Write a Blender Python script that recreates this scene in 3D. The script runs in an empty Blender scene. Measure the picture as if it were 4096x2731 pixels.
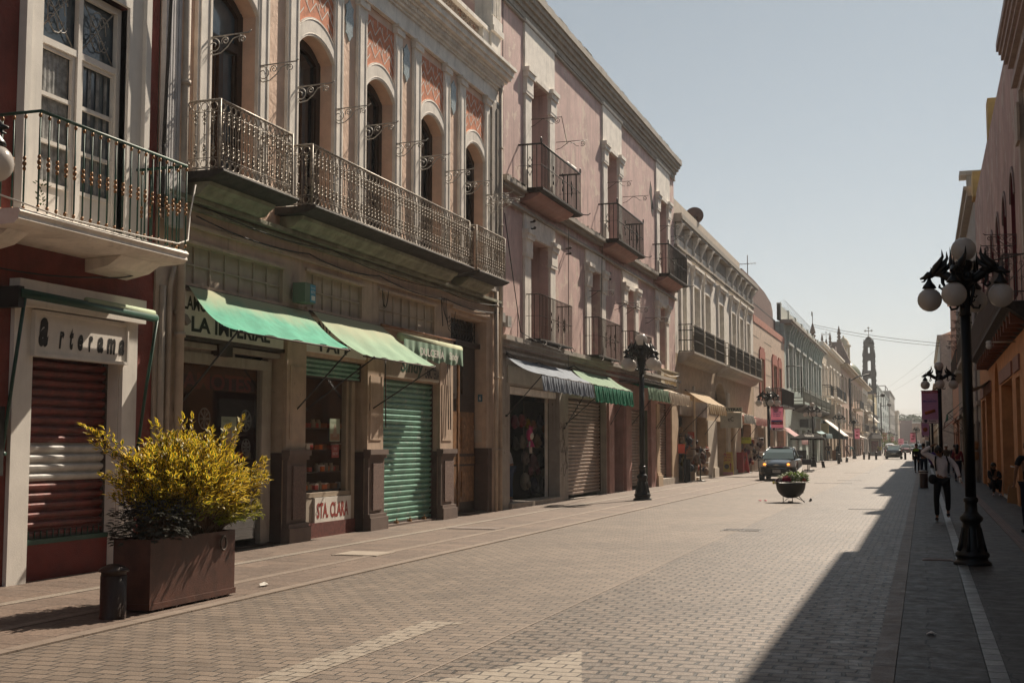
import bpy, math, random
from mathutils import Vector, Matrix
random.seed(7)
R = math.radians
scene = bpy.context.scene
col = scene.collection

# ------------------------------------------------------------------ camera
cam_d = bpy.data.cameras.new('camera'); cam = bpy.data.objects.new('camera', cam_d); col.objects.link(cam)
cam_d.sensor_width = 36.0; cam_d.lens = 44.17; cam_d.clip_start = 0.1; cam_d.clip_end = 9000
cam.location = (0, 0, 1.65); cam.rotation_euler = (R(90 + 4.715), 0, R(18.086))
scene.camera = cam
scene.render.resolution_x = 1024; scene.render.resolution_y = 682

# ------------------------------------------------------------------ world and sun
SUN = Vector((0.28, 1.04, 1.0)).normalized()          # towards the sun
el = math.asin(SUN.z); az = math.atan2(SUN.x, SUN.y)
world = bpy.data.worlds.new('World'); scene.world = world; world.use_nodes = True
wn = world.node_tree; wn.nodes.clear()
sky = wn.nodes.new('ShaderNodeTexSky'); sky.sky_type = 'NISHITA'; sky.sun_disc = False
sky.sun_elevation = el; sky.sun_rotation = az; sky.altitude = 2100
sky.air_density = 1.0; sky.dust_density = 2.4; sky.ozone_density = 1.2
hs = wn.nodes.new('ShaderNodeHueSaturation'); hs.inputs['Saturation'].default_value = 0.46
bg = wn.nodes.new('ShaderNodeBackground'); bg.inputs['Strength'].default_value = 0.050
wo = wn.nodes.new('ShaderNodeOutputWorld')
wn.links.new(sky.outputs[0], hs.inputs['Color']); tint = wn.nodes.new('ShaderNodeMix'); tint.data_type = 'RGBA'; tint.blend_type = 'MULTIPLY'; tint.inputs[0].default_value = 1; tint.inputs[7].default_value = (.69, .80, .825, 1)
wn.links.new(hs.outputs[0], tint.inputs[6]); wn.links.new(tint.outputs[2], bg.inputs[0]); wn.links.new(bg.outputs[0], wo.inputs[0])
sl = bpy.data.lights.new('sun', 'SUN'); so = bpy.data.objects.new('sun', sl); col.objects.link(so)
sl.energy = 5.0; sl.angle = R(0.5); sl.color = (1.0, 0.87, 0.71)
so.rotation_euler = SUN.to_track_quat('Z', 'Y').to_euler(); so.location = (20, 60, 60)
scene.view_settings.view_transform = 'Standard'; scene.view_settings.look = 'None'
scene.view_settings.exposure = 0.78; scene.view_settings.gamma = 1.0
scene.render.engine = 'CYCLES'

XF = -10.25      # left facade plane
XR = 2.41        # right facade plane

# ------------------------------------------------------------------ materials
MATS = {}
def nd(t, k, **kw):
    n = t.nodes.new(k)
    for a, b in kw.items(): setattr(n, a, b)
    return n
def mat(name, c, rough=0.75, var=0.12, scale=3.0, bump=0.15, bscale=60.0, streak=0.0, metal=0.0, spec=0.4,
        patch=None, pscale=0.9, pth=0.62, emit=None, trans=0.0, coat=0.0, dust=None, zfade=None, stripe=None):
    if name in MATS: return MATS[name]
    m = bpy.data.materials.new(name); m.use_nodes = True; t = m.node_tree; t.nodes.clear()
    out = nd(t, 'ShaderNodeOutputMaterial'); p = nd(t, 'ShaderNodeBsdfPrincipled')
    t.links.new(p.outputs[0], out.inputs[0])
    p.inputs['Roughness'].default_value = rough; p.inputs['Metallic'].default_value = metal
    p.inputs['Specular IOR Level'].default_value = spec
    if coat: p.inputs['Coat Weight'].default_value = coat; p.inputs['Coat Roughness'].default_value = 0.05
    geo = nd(t, 'ShaderNodeNewGeometry'); pos = geo.outputs['Position']
    cur = None
    def rgb(col):
        n = nd(t, 'ShaderNodeRGB'); n.outputs[0].default_value = (*col, 1); return n.outputs[0]
    def mix(fac, a, b, mode='MIX'):
        n = nd(t, 'ShaderNodeMix', data_type='RGBA', blend_type=mode)
        if isinstance(fac, float): n.inputs[0].default_value = fac
        else: t.links.new(fac, n.inputs[0])
        t.links.new(a, n.inputs[6]); t.links.new(b, n.inputs[7]); return n.outputs[2]
    def noise(sc, det=4, vec=pos, ro=0.6):
        n = nd(t, 'ShaderNodeTexNoise'); n.inputs['Scale'].default_value = sc; n.inputs['Detail'].default_value = det
        n.inputs['Roughness'].default_value = ro; t.links.new(vec, n.inputs['Vector']); return n.outputs['Fac']
    def ramp(x, a, b):
        n = nd(t, 'ShaderNodeMapRange', interpolation_type='SMOOTHSTEP'); n.inputs[1].default_value = a; n.inputs[2].default_value = b
        t.links.new(x, n.inputs[0]); return n.outputs[0]
    if var > 0:
        lo = rgb([x * (1 - var) for x in c]); hi = rgb([min(1, x * (1 + var)) for x in c])
        cur = mix(ramp(noise(scale, 6), 0.3, 0.7), lo, hi)
    else: cur = rgb(c)
    if patch:
        cur = mix(ramp(noise(pscale, 8, ro=0.7), pth, pth + 0.05), cur, rgb(patch))
    if stripe:                     # woven stripes running down the cloth
        sy = nd(t, 'ShaderNodeSeparateXYZ'); t.links.new(pos, sy.inputs[0]); sm = nd(t, 'ShaderNodeMath', operation='MULTIPLY'); sm.inputs[1].default_value = stripe[0]; t.links.new(sy.outputs[1], sm.inputs[0])
        sn = nd(t, 'ShaderNodeMath', operation='SINE'); t.links.new(sm.outputs[0], sn.inputs[0]); cur = mix(ramp(sn.outputs[0], -.2, .2), cur, rgb(stripe[1]))
    if zfade:                      # cloth bleached by weather towards its upper hem; on leaves, painted sunlight
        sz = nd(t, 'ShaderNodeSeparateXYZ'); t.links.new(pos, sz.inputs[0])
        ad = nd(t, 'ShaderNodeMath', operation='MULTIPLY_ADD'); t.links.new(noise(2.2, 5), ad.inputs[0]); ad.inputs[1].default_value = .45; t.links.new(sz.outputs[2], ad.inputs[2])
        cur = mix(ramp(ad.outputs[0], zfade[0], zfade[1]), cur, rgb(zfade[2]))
    if streak > 0:
        mp = nd(t, 'ShaderNodeVectorMath', operation='MULTIPLY'); mp.inputs[1].default_value = (5, 5, 0.35)
        t.links.new(pos, mp.inputs[0])
        f = ramp(noise(1.3, 6, mp.outputs[0], 0.65), 0.50, 0.78)
        mm = nd(t, 'ShaderNodeMath', operation='MULTIPLY'); mm.inputs[1].default_value = streak; t.links.new(f, mm.inputs[0])
        cur = mix(mm.outputs[0], cur, rgb([x * 0.35 for x in (dust or c)]))
    t.links.new(cur, p.inputs['Base Color'])
    if bump > 0:
        b = nd(t, 'ShaderNodeBump'); b.inputs['Strength'].default_value = bump; b.inputs['Distance'].default_value = 0.02
        t.links.new(noise(bscale, 4), b.inputs['Height']); t.links.new(b.outputs[0], p.inputs['Normal'])
    if emit:
        p.inputs['Emission Color'].default_value = (*emit[0], 1); p.inputs['Emission Strength'].default_value = emit[1]
    if trans > 0:
        tr = nd(t, 'ShaderNodeBsdfTranslucent'); t.links.new(cur, tr.inputs[0])
        ms = nd(t, 'ShaderNodeMixShader'); ms.inputs[0].default_value = trans
        t.links.new(p.outputs[0], ms.inputs[1]); t.links.new(tr.outputs[0], ms.inputs[2]); t.links.new(ms.outputs[0], out.inputs[0])
    MATS[name] = m; return m

WHITE = mat('white_plaster', (.80, .745, .67), streak=.35, dust=(.5, .45, .4))
WHITE2 = mat('painted_white', (.74, .70, .64), var=.06, streak=.2)
CREAM = mat('cream_plaster', (.52, .45, .37), streak=.35)
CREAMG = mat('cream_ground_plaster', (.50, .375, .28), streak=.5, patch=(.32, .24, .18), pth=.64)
PEACH = mat('peach_stucco', (.70, .50, .38), var=.10, bump=.9, bscale=9, patch=(.52, .34, .2), pscale=2.5, pth=.70)
REDW = mat('oxblood_stucco', (.19, .042, .030), var=.2, bump=.5, bscale=25, streak=.3)
DRED = mat('dark_red_paint', (.15, .02, .014), var=.15)
BRICK = None
PINK = mat('pink_plaster', (.60, .42, .385), var=.15, scale=1.2, streak=.6, dust=(.66,.40,.38), patch=(.68, .54, .46), pscale=1.6, pth=.55, bump=.3)
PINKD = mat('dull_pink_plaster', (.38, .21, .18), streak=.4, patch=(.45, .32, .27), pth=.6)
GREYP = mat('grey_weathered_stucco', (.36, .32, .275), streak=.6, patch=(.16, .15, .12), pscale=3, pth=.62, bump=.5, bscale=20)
TAN = mat('tan_plaster', (.46, .34, .23), streak=.3)
STONE = mat('rough_brown_stone', (.16, .10, .08), var=.3, scale=30, bump=1.0, bscale=45)
PLINTH = mat('plinth_stone', (.16, .115, .095), var=.15)
BLACK = mat('black_paint', (.008, .008, .008), rough=.42, var=0, bump=0, spec=.4)
BLACKI = mat('black_iron', (.02, .018, .016), rough=.5, var=.2, bump=0, spec=.5)
RUSTI = mat('old_iron', (.07, .05, .04), rough=.7, var=.3, scale=20, bump=0)
SILV = mat('pale_cast_iron', (.33, .29, .24), rough=.5, var=.5, scale=22, bump=0, metal=.3, patch=(.08, .06, .05), pscale=14, pth=.56)
WROUGHT = mat('pale_wrought_iron', (.34, .32, .29), rough=.5, var=.3, scale=20, bump=0)
GREENP = mat('dark_green_paint', (.012, .055, .035), rough=.5, var=.2, bump=0)
BRASS = mat('gilt_knob', (.24, .12, .045), rough=.5, var=.2, bump=0, metal=.4)
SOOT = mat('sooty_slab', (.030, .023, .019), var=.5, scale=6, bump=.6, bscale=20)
MOSSY = mat('mossy_green_plaster', (.25, .245, .18), var=.3, streak=.5)
def py(y, d): return y*(10.25-d)/10.25      # true y of something seen through an opening at depth d
GLASS = mat('dark_window_glass', (.012, .014, .016), rough=.06, var=.3, scale=1.5, bump=.05, bscale=1.2, spec=.7)
GLASSD = mat('sky_blue_window_glass', (.09, .12, .14), rough=.08, var=.3, scale=1.5, bump=.04, bscale=1.2, spec=.7)
WOODB = mat('dark_brown_wood', (.035, .018, .010), rough=.5, var=.3, scale=9, bump=.2)
WOODT = mat('worn_tan_wood', (.20, .095, .035), rough=.55, var=.35, scale=7, bump=.3, patch=(.38, .25, .13), pscale=3, pth=.6)
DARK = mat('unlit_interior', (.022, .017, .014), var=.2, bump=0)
TILEB = mat('blue_tile_panel', (.30, .36, .38), var=.3, scale=25, rough=.4)
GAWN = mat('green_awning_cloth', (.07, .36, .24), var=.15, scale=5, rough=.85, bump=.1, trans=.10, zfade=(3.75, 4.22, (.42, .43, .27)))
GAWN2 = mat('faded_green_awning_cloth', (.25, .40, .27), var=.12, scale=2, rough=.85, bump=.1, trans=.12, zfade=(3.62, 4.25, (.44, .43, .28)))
GAWN3 = mat('grey_green_valance', (.22, .33, .22), var=.15, rough=.85, bump=.1, trans=.2)
GAWN4 = mat('bright_green_valance', (.03, .25, .15), var=.2, rough=.85, bump=.1, trans=.3)
BAWN = mat('blue_grey_awning', (.26, .30, .36), var=.15, scale=4, rough=.85, bump=.1, trans=.25)
WAWN = mat('cream_awning', (.62, .52, .40), var=.12, rough=.85, bump=.1, trans=.35)
OAWN = mat('orange_cream_awning', (.60, .46, .30), var=.15, scale=7, rough=.85, bump=.1, trans=.35)
PAWN = mat('dusty_pink_awning', (.62, .33, .30), var=.12, rough=.85, bump=.1, trans=.3)
SHR = mat('red_shutter_metal', (.13, .020, .013), rough=.5, var=.35, scale=6, bump=.3, bscale=8, metal=.1, streak=.4, patch=(.20, .05, .03), pscale=5, pth=.62)
SHW = mat('white_shutter_metal', (.50, .49, .46), rough=.5, var=.2, bump=.3, bscale=8, metal=.0, streak=.12)
SHG = mat('green_shutter_metal', (.15, .33, .25), rough=.45, var=.2, bump=.3, bscale=8, metal=.15, patch=(.26, .38, .32), pscale=4, pth=.55, streak=.45)
SHB = mat('brown_shutter_metal', (.27, .19, .145), rough=.5, var=.25, bump=.3, bscale=8, metal=.1, streak=.5)
SHGR = mat('grey_shutter_metal', (.22, .22, .21), rough=.45, var=.15, bump=0, metal=.2)
SIGNW = mat('sign_white', (.70, .66, .60), var=.08, streak=.2, rough=.5)
SIGNK = mat('sign_black_paint', (.015, .013, .012), var=0, bump=0, rough=.5)
SIGNR = mat('sign_red_paint', (.28, .035, .025), var=.1, bump=0, rough=.5)
SIGNG = mat('sign_green_paint', (.02, .07, .04), var=0, bump=0, rough=.5)
SIGNO = mat('sign_ochre_paint', (.35, .20, .04), var=.1, bump=0, rough=.4)
CLOTHW = mat('pale_shirt_cloth', (.66, .60, .62), var=.08, rough=.9, bump=.3, bscale=25)
NAVY = mat('navy_cloth', (.016, .018, .03), var=.1, rough=.9, bump=0)
BLK = mat('black_cloth', (.012, .011, .012), var=.1, rough=.9, bump=0)
DENIM = mat('denim_cloth', (.05, .08, .14), var=.2, rough=.9, bump=0)
SKIN = mat('skin', (.24, .12, .07), var=.08, rough=.55, bump=0)
HAIR = mat('dark_hair', (.010, .008, .006), var=0, rough=.5, bump=0)
GLOBE = mat('opal_globe', (.60, .56, .52), var=.03, rough=.18, bump=0, spec=.6, trans=.35)
CORTEN = mat('rusty_steel_plate', (.080, .029, .018), var=.3, scale=4, rough=.55, bump=.2, patch=(.12, .06, .038), pscale=2.2, pth=.6, streak=.4)
CABLE = mat('cable_rubber', (.03, .028, .026), var=0, bump=0)
PIPE = mat('painted_pipe', (.45, .38, .31), var=.15, streak=.3)

# ------------------------------------------------------------------ mesh builder
class MB:
    def __init__(s): s.v = []; s.f = []; s.m = []; s.sm = []
    def add(s, vs, fs, m=0, smooth=False):
        o = len(s.v); s.v += [tuple(a) for a in vs]
        for f in fs: s.f.append([i + o for i in f]); s.m.append(m); s.sm.append(smooth)
        return s
    def box(s, x0, x1, y0, y1, z0, z1, m=0):
        if x0 > x1: x0, x1 = x1, x0
        if y0 > y1: y0, y1 = y1, y0
        if z0 > z1: z0, z1 = z1, z0
        return s.add([(x0,y0,z0),(x1,y0,z0),(x1,y1,z0),(x0,y1,z0),(x0,y0,z1),(x1,y0,z1),(x1,y1,z1),(x0,y1,z1)],
              [(0,3,2,1),(4,5,6,7),(0,1,5,4),(1,2,6,5),(2,3,7,6),(3,0,4,7)], m)
    def quad(s, a, b, c, d, m=0, smooth=False): return s.add([a, b, c, d], [(0,1,2,3)], m, smooth)
    def poly(s, ps, m=0): return s.add(ps, [tuple(range(len(ps)))], m)
    def prism(s, ps, d, m=0, smooth=False):
        n = len(ps); d = Vector(d); q = [tuple(Vector(p) + d) for p in ps]
        fs = [tuple(range(n))[::-1], tuple(range(n, 2 * n))] + [(i, (i + 1) % n, n + (i + 1) % n, n + i) for i in range(n)]
        return s.add(list(ps) + q, fs, m, smooth)
    def tube(s, pts, r, n=6, m=0, cap=True, smooth=True, flat=1.0):
        pts = [Vector(p) for p in pts]; k = len(pts)
        rs = r if isinstance(r, (list, tuple)) else [r] * k
        vs = []; up = Vector((0, 0, 1)); prev = None
        for i, p in enumerate(pts):
            t = (pts[min(i + 1, k - 1)] - pts[max(i - 1, 0)])
            t = t.normalized() if t.length > 1e-9 else Vector((0, 0, 1))
            a = prev if prev is not None else (up.cross(t) if abs(t.z) < .95 else Vector((1, 0, 0)).cross(t))
            a = (a - t * a.dot(t)); a = a.normalized() if a.length > 1e-6 else t.orthogonal().normalized()
            b = t.cross(a); prev = a
            for j in range(n):
                w = 2 * math.pi * j / n
                vs.append(p + a * (rs[i] * math.cos(w)) * flat + b * (rs[i] * math.sin(w)))
        fs = [(i*n+j, i*n+(j+1)%n, (i+1)*n+(j+1)%n, (i+1)*n+j) for i in range(k-1) for j in range(n)]
        if cap: fs += [tuple(range(n))[::-1], tuple(range((k-1)*n, k*n))]
        return s.add(vs, fs, m, smooth)
    def lathe(s, prof, c=(0,0,0), n=16, m=0, smooth=True):
        vs = []; c = Vector(c)
        for r, z in prof:
            for j in range(n):
                w = 2 * math.pi * j / n; vs.append(c + Vector((r * math.cos(w), r * math.sin(w), z)))
        k = len(prof)
        fs = [(i*n+j, i*n+(j+1)%n, (i+1)*n+(j+1)%n, (i+1)*n+j) for i in range(k-1) for j in range(n)]
        fs += [tuple(range(n))[::-1], tuple(range((k-1)*n, k*n))]
        return s.add(vs, fs, m, smooth)
    def ball(s, c, r, n=12, m=0, sc=(1,1,1), smooth=True):
        k = max(4, n // 2); vs = []; c = Vector(c)
        for i in range(1, k):
            a = math.pi * i / k
            for j in range(n):
                w = 2 * math.pi * j / n
                vs.append(c + Vector((r*sc[0]*math.sin(a)*math.cos(w), r*sc[1]*math.sin(a)*math.sin(w), r*sc[2]*math.cos(a))))
        vs += [c + Vector((0,0,r*sc[2])), c - Vector((0,0,r*sc[2]))]; T = len(vs) - 2
        fs = [(i*n+j, (i+1)*n+j, (i+1)*n+(j+1)%n, i*n+(j+1)%n) for i in range(k-2) for j in range(n)]
        fs += [(T, j, (j+1)%n) for j in range(n)] + [(T+1, (k-2)*n+(j+1)%n, (k-2)*n+j) for j in range(n)]
        return s.add(vs, fs, m, smooth)
    def build(s, name, mats, parent=None):
        if not isinstance(mats, (list, tuple)): mats = [mats]
        if parent is not None: o0 = wloc(parent)
        elif s.v:
            xs, ys, zs = zip(*s.v); o0 = Vector(((min(xs)+max(xs))/2, (min(ys)+max(ys))/2, min(zs)))
        else: o0 = Vector()
        me = bpy.data.meshes.new(name)
        me.from_pydata([tuple(Vector(v) - o0) for v in s.v], [], s.f)
        for mt in mats: me.materials.append(mt)
        me.polygons.foreach_set('material_index', s.m); me.polygons.foreach_set('use_smooth', s.sm); me.update()
        o = bpy.data.objects.new(name, me); col.objects.link(o)
        if parent is not None: o.parent = parent
        else: o.location = o0
        return o
def wloc(o):
    v = Vector(o.location)
    while o.parent: o = o.parent; v += Vector(o.location)
    return v
def tag(o, label=None, cat=None, group=None, kind=None):
    if label: o['label'] = label
    if cat: o['category'] = cat
    if group: o['group'] = group
    if kind: o['kind'] = kind
    return o
def thing(name, label, cat, loc=(0,0,0), group=None):
    o = bpy.data.objects.new(name, None); col.objects.link(o); o.location = loc; o.empty_display_size = .2
    return tag(o, label, cat, group)
def dup(root, loc, rz=None, label=None):
    r = root.copy(); col.objects.link(r); r.location = loc
    if rz is not None: r.rotation_euler = (0, 0, rz)
    if label: r['label'] = label
    for ch in list(root.children):
        c = ch.copy(); col.objects.link(c); c.parent = r
        for g in list(ch.children):
            d = g.copy(); col.objects.link(d); d.parent = c
    return r
def spiral(c, r0, r1, a0, a1, n, u, w):
    c = Vector(c); u = Vector(u); w = Vector(w)
    return [c + u * ((r0 + (r1-r0)*i/n) * math.cos(a0 + (a1-a0)*i/n)) + w * ((r0 + (r1-r0)*i/n) * math.sin(a0 + (a1-a0)*i/n)) for i in range(n+1)]

# facade helpers: d = distance out of the wall plane into the street; side = (plane x, sign)
LS = (XF, 1); RS = (XR, -1)
def fb(mb, S, y0, y1, z0, z1, d0, d1, m=0): return mb.box(S[0] + S[1]*d0, S[0] + S[1]*d1, y0, y1, z0, z1, m)
def fp(S, d, y, z): return (S[0] + S[1]*d, y, z)
def wall(mb, S, y0, y1, z0, z1, ops, d=0.0, rev=0.35, m=0, mr=None):
    """outer face with openings (y0,y1,z0,z1[,crown]) and their reveals"""
    mr = m if mr is None else mr
    ys = sorted({y0, y1, *[o[0] for o in ops], *[o[1] for o in ops]}); zs = sorted({z0, z1, *[o[2] for o in ops], *[o[3] for o in ops]})
    ys = [y for y in ys if y0 <= y <= y1]; zs = [z for z in zs if z0 <= z <= z1]
    for a, b in zip(ys, ys[1:]):
        run = None
        for c, e in zip(zs, zs[1:]):
            hole = any(o[0] < (a+b)/2 < o[1] and o[2] < (c+e)/2 < o[3] for o in ops)
            if hole:
                if run is not None: mb.quad(fp(S,d,a,run), fp(S,d,b,run), fp(S,d,b,c), fp(S,d,a,c), m); run = None
            elif run is None: run = c
        if run is not None: mb.quad(fp(S,d,a,run), fp(S,d,b,run), fp(S,d,b,z1), fp(S,d,a,z1), m)
    for o in ops:
        a, b, c, e = o[:4]; ri = d - rev
        cr = o[4] if len(o) > 4 else 0.0          # crown drop: arch springs at e-cr
        mb.quad(fp(S,d,a,c), fp(S,ri,a,c), fp(S,ri,a,e-cr), fp(S,d,a,e-cr), mr)
        mb.quad(fp(S,d,b,c), fp(S,ri,b,c), fp(S,ri,b,e-cr), fp(S,d,b,e-cr), mr)
        mb.quad(fp(S,d,a,c), fp(S,d,b,c), fp(S,ri,b,c), fp(S,ri,a,c), mr)
        if cr <= 0: mb.quad(fp(S,d,a,e), fp(S,d,b,e), fp(S,ri,b,e), fp(S,ri,a,e), mr)
        else:
            w = (b-a)/2; ym = (a+b)/2; n = 12
            if cr > w*.95: f = lambda t: math.sqrt(max(0, 1-t*t))
            else:
                Rr = (w*w + cr*cr) / (2*cr); f = lambda t: (math.sqrt(max(0, Rr*Rr - (t*w)**2)) - (Rr - cr)) / cr
            arc = [(ym + w*(-1 + 2*i/n), e - cr + cr*f(-1 + 2*i/n)) for i in range(n+1)]
            for (ya, za), (yb, zb) in zip(arc, arc[1:]):
                mb.quad(fp(S,d,ya,za), fp(S,d,yb,zb), fp(S,d,yb,e), fp(S,d,ya,e), m)
                mb.quad(fp(S,d,ya,za), fp(S,d,yb,zb), fp(S,ri,yb,zb), fp(S,ri,ya,za), mr)
    return mb
def arcpts(a, b, zs, cr, n=12):
    w = (b-a)/2; ym = (a+b)/2; Rr = (w*w + cr*cr)/(2*cr)
    return [(ym + w*(-1+2*i/n), zs + math.sqrt(max(0, Rr*Rr-(w*(-1+2*i/n))**2)) - (Rr-cr)) for i in range(n+1)]
def shell(root, S, y0, y1, H, m, depth=8.0, front=0.0, name='side_wall'):
    mb = MB(); s = S
    fb(mb, s, y0+.02, y0+.25, 0, H, -depth, -.36+front); fb(mb, s, y1-.25, y1-.02, 0, H, -depth, -.36+front)
    fb(mb, s, y0+.25, y1-.25, 0, H, -depth, -depth+.2)
    fb(mb, s, y0+.02, y0+.25, 0, H-.02, -.36+front, -.02+front); fb(mb, s, y1-.25, y1-.02, 0, H-.02, -.36+front, -.02+front)
    mb.build(name, m, root)
    mb = MB(); fb(mb, s, y0+.26, y1-.26, H-.35, H-.15, -depth+.21, -.02+front); mb.build('roof', GREYP, root)
def shutter(root, S, y0, y1, z0, z1, d, m, pitch=.115, name='roller_shutter', m2=None, band=None):
    mb = MB(); n = max(1, int(round((z1-z0)/pitch))); p = (z1-z0)/n
    for i in range(n):
        z = z0 + i*p; mi = 0
        if band and band[0] < z < band[1]: mi = 1
        pr = [(-.010, 0), (.012, .05), (.036, .30), (.040, .55), (.030, .70), (-.004, .76), (-.012, .88), (-.010, 1.0)]
        for (a, b), (c, e) in zip(pr, pr[1:]):
            mb.quad(fp(S,d+a,y0,z+b*p), fp(S,d+a,y1,z+b*p), fp(S,d+c,y1,z+e*p), fp(S,d+c,y0,z+e*p), mi)
    fb(mb, S, y0, y1, z0, z0+.05, d-.02, d+.035, 2); fb(mb, S, y0-.04, y0-.002, z0, z1, d-.05, d+.05, 2); fb(mb, S, y1+.002, y1+.04, z0, z1, d-.05, d+.05, 2)
    return mb.build(name, [m, m2 or m, RUSTI], root)
def text(s, S, y0, y1, z0, z1, d, m, root, name='lettering', bold=.0, shear=0.0, fit=True):
    cu = bpy.data.curves.new('t', 'FONT'); cu.body = s; cu.size = 1; cu.extrude = .0; cu.offset = bold; cu.shear = shear; cu.resolution_u = 3
    o = bpy.data.objects.new('t', cu); col.objects.link(o); bpy.context.view_layer.update()
    me = bpy.data.meshes.new_from_object(o.evaluated_get(bpy.context.evaluated_depsgraph_get()))
    bpy.data.objects.remove(o); bpy.data.curves.remove(cu)
    vs = [v.co.copy() for v in me.vertices]; fs = [list(p.vertices) for p in me.polygons]; bpy.data.meshes.remove(me)
    if not vs: return None
    xa = min(v.x for v in vs); xb = max(v.x for v in vs); ya = min(v.y for v in vs); yb = max(v.y for v in vs)
    kx = (y1-y0)/(xb-xa); kz = (z1-z0)/(yb-ya)
    if not fit: kx = kz = min(kx, kz)
    mb = MB()
    pts = []
    for v in vs:
        yy = y0 + (v.x-xa)*kx if S[1] > 0 else y1 - (v.x-xa)*kx
        pts.append(fp(S, d, yy, z0 + (v.y-ya)*kz))
    mb.add(pts, fs)
    # give the paint a little body
    n = len(pts)
    return mb.build(name, m, root)
def text_xz(s, x0, x1, z0, z1, y, m, root, name='lettering', bold=0.0):
    """lettering facing -y (towards the camera end of the street)"""
    o = text(s, (0, 1), x0, x1, z0, z1, 0, m, None, name, bold)
    if o is None: return None
    me = o.data; base = Vector(o.location)
    w = wloc(root) if root else Vector()
    for v in me.vertices:
        p = v.co + base; q = Vector((p.y, y, p.z)); v.co = q - w
    o.location = (0, 0, 0)
    if root: o.parent = root
    return o
def fbs(S, boxes, name, m, root):
    for b in boxes: mb = MB(); fb(mb, S, *b); mb.build(name, m, root)
def bars(mb, S, y0, y1, z0, z1, d, n, r=.011, m=0, ends=True):
    for i in range(n+1):
        y = y0 + (y1-y0)*i/n; mb.tube([fp(S,d,y,z0), fp(S,d,y,z1)], r, 5, m, cap=False)
def rail(mb, S, y0, y1, z, d, r=.018, m=0): mb.tube([fp(S,.0,y0,z), fp(S,d,y0,z), fp(S,d,y1,z), fp(S,0,y1,z)], r, 5, m)
def side_bars(mb, S, y, z0, z1, d0, d1, n, r=.011, m=0):
    for i in range(n):
        dd = d0 + (d1-d0)*i/n; mb.tube([fp(S,dd,y,z0), fp(S,dd,y,z1)], r, 5, m, cap=False)
def bracket(mb, S, y, z, L, r=.011, m=0, h=.26, rich=True):
    """scrolled iron arm standing out from the wall"""
    u = (S[1], 0, 0); w = (0, 0, 1)
    mb.tube([fp(S,-.02,y,z), fp(S,L,y,z+.02)], r, 5, m)
    mb.tube([fp(S,L-.02,y,z+.02), fp(S,L+.03,y,z+.05)], r, 5, m)
    mb.tube([fp(S,.0,y,z), fp(S,.0,y,z-h*1.25)], r, 5, m)
    mb.tube(spiral(fp(S,L*.17,y,z-h*.5), h*.5, h*.10, math.pi*1.0, math.pi*(-2.2), 18, u, w), r*.8, 4, m)
    mb.tube([fp(S,L*.03,y,z-h*.75), fp(S,L*.16,y,z-h*1.02), fp(S,L*.34,y,z-h*.95), fp(S,L*.5,y,z-h*.62), fp(S,L*.62,y,z-h*.2), fp(S,L*.8,y,z-h*.06)], r*.9, 4, m)
    if rich:
        mb.tube(spiral(fp(S,L*.44,y,z-h*.28), h*.26, h*.05, math.pi*1.2, -math.pi*1.8, 14, u, w), r*.8, 4, m)
        mb.tube(spiral(fp(S,L*.84,y,z-h*.28), h*.24, h*.05, math.pi*1.2, -math.pi*1.8, 14, u, w), r*.8, 4, m)
def scrollbar(mb, S, y, z, L, r=.010, m=0, h=.22):
    """thin wavy bracket ending in one curl"""
    mb.tube([fp(S,0,y,z), fp(S,L,y,z)], r, 4, m); u = (S[1],0,0); w = (0,0,1)
    mb.tube([fp(S,0,y,z-h), fp(S,L*.15,y,z-h*.85), fp(S,L*.3,y,z-h*.4), fp(S,L*.42,y,z-h*.03), fp(S,L*.56,y,z-h*.3), fp(S,L*.66,y,z-h*.7), fp(S,L*.74,y,z-h*.75)], r*.9, 4, m)
    mb.tube(spiral(fp(S,L*.86,y,z-h*.4), h*.4, h*.08, -math.pi*.75, math.pi*2.2, 18, u, w), r*.9, 4, m)
def cable(name, pts, sag, label, r=.012, cat='cable', m=None):
    mb = MB()
    for a, b in zip(pts, pts[1:]):
        a = Vector(a); b = Vector(b)
        mb.tube([a.lerp(b, i/14) - Vector((0, 0, sag*4*(i/14)*(1-i/14))) for i in range(15)], r, 4)
    return tag(mb.build(name, m or CABLE), label, cat)
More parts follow.
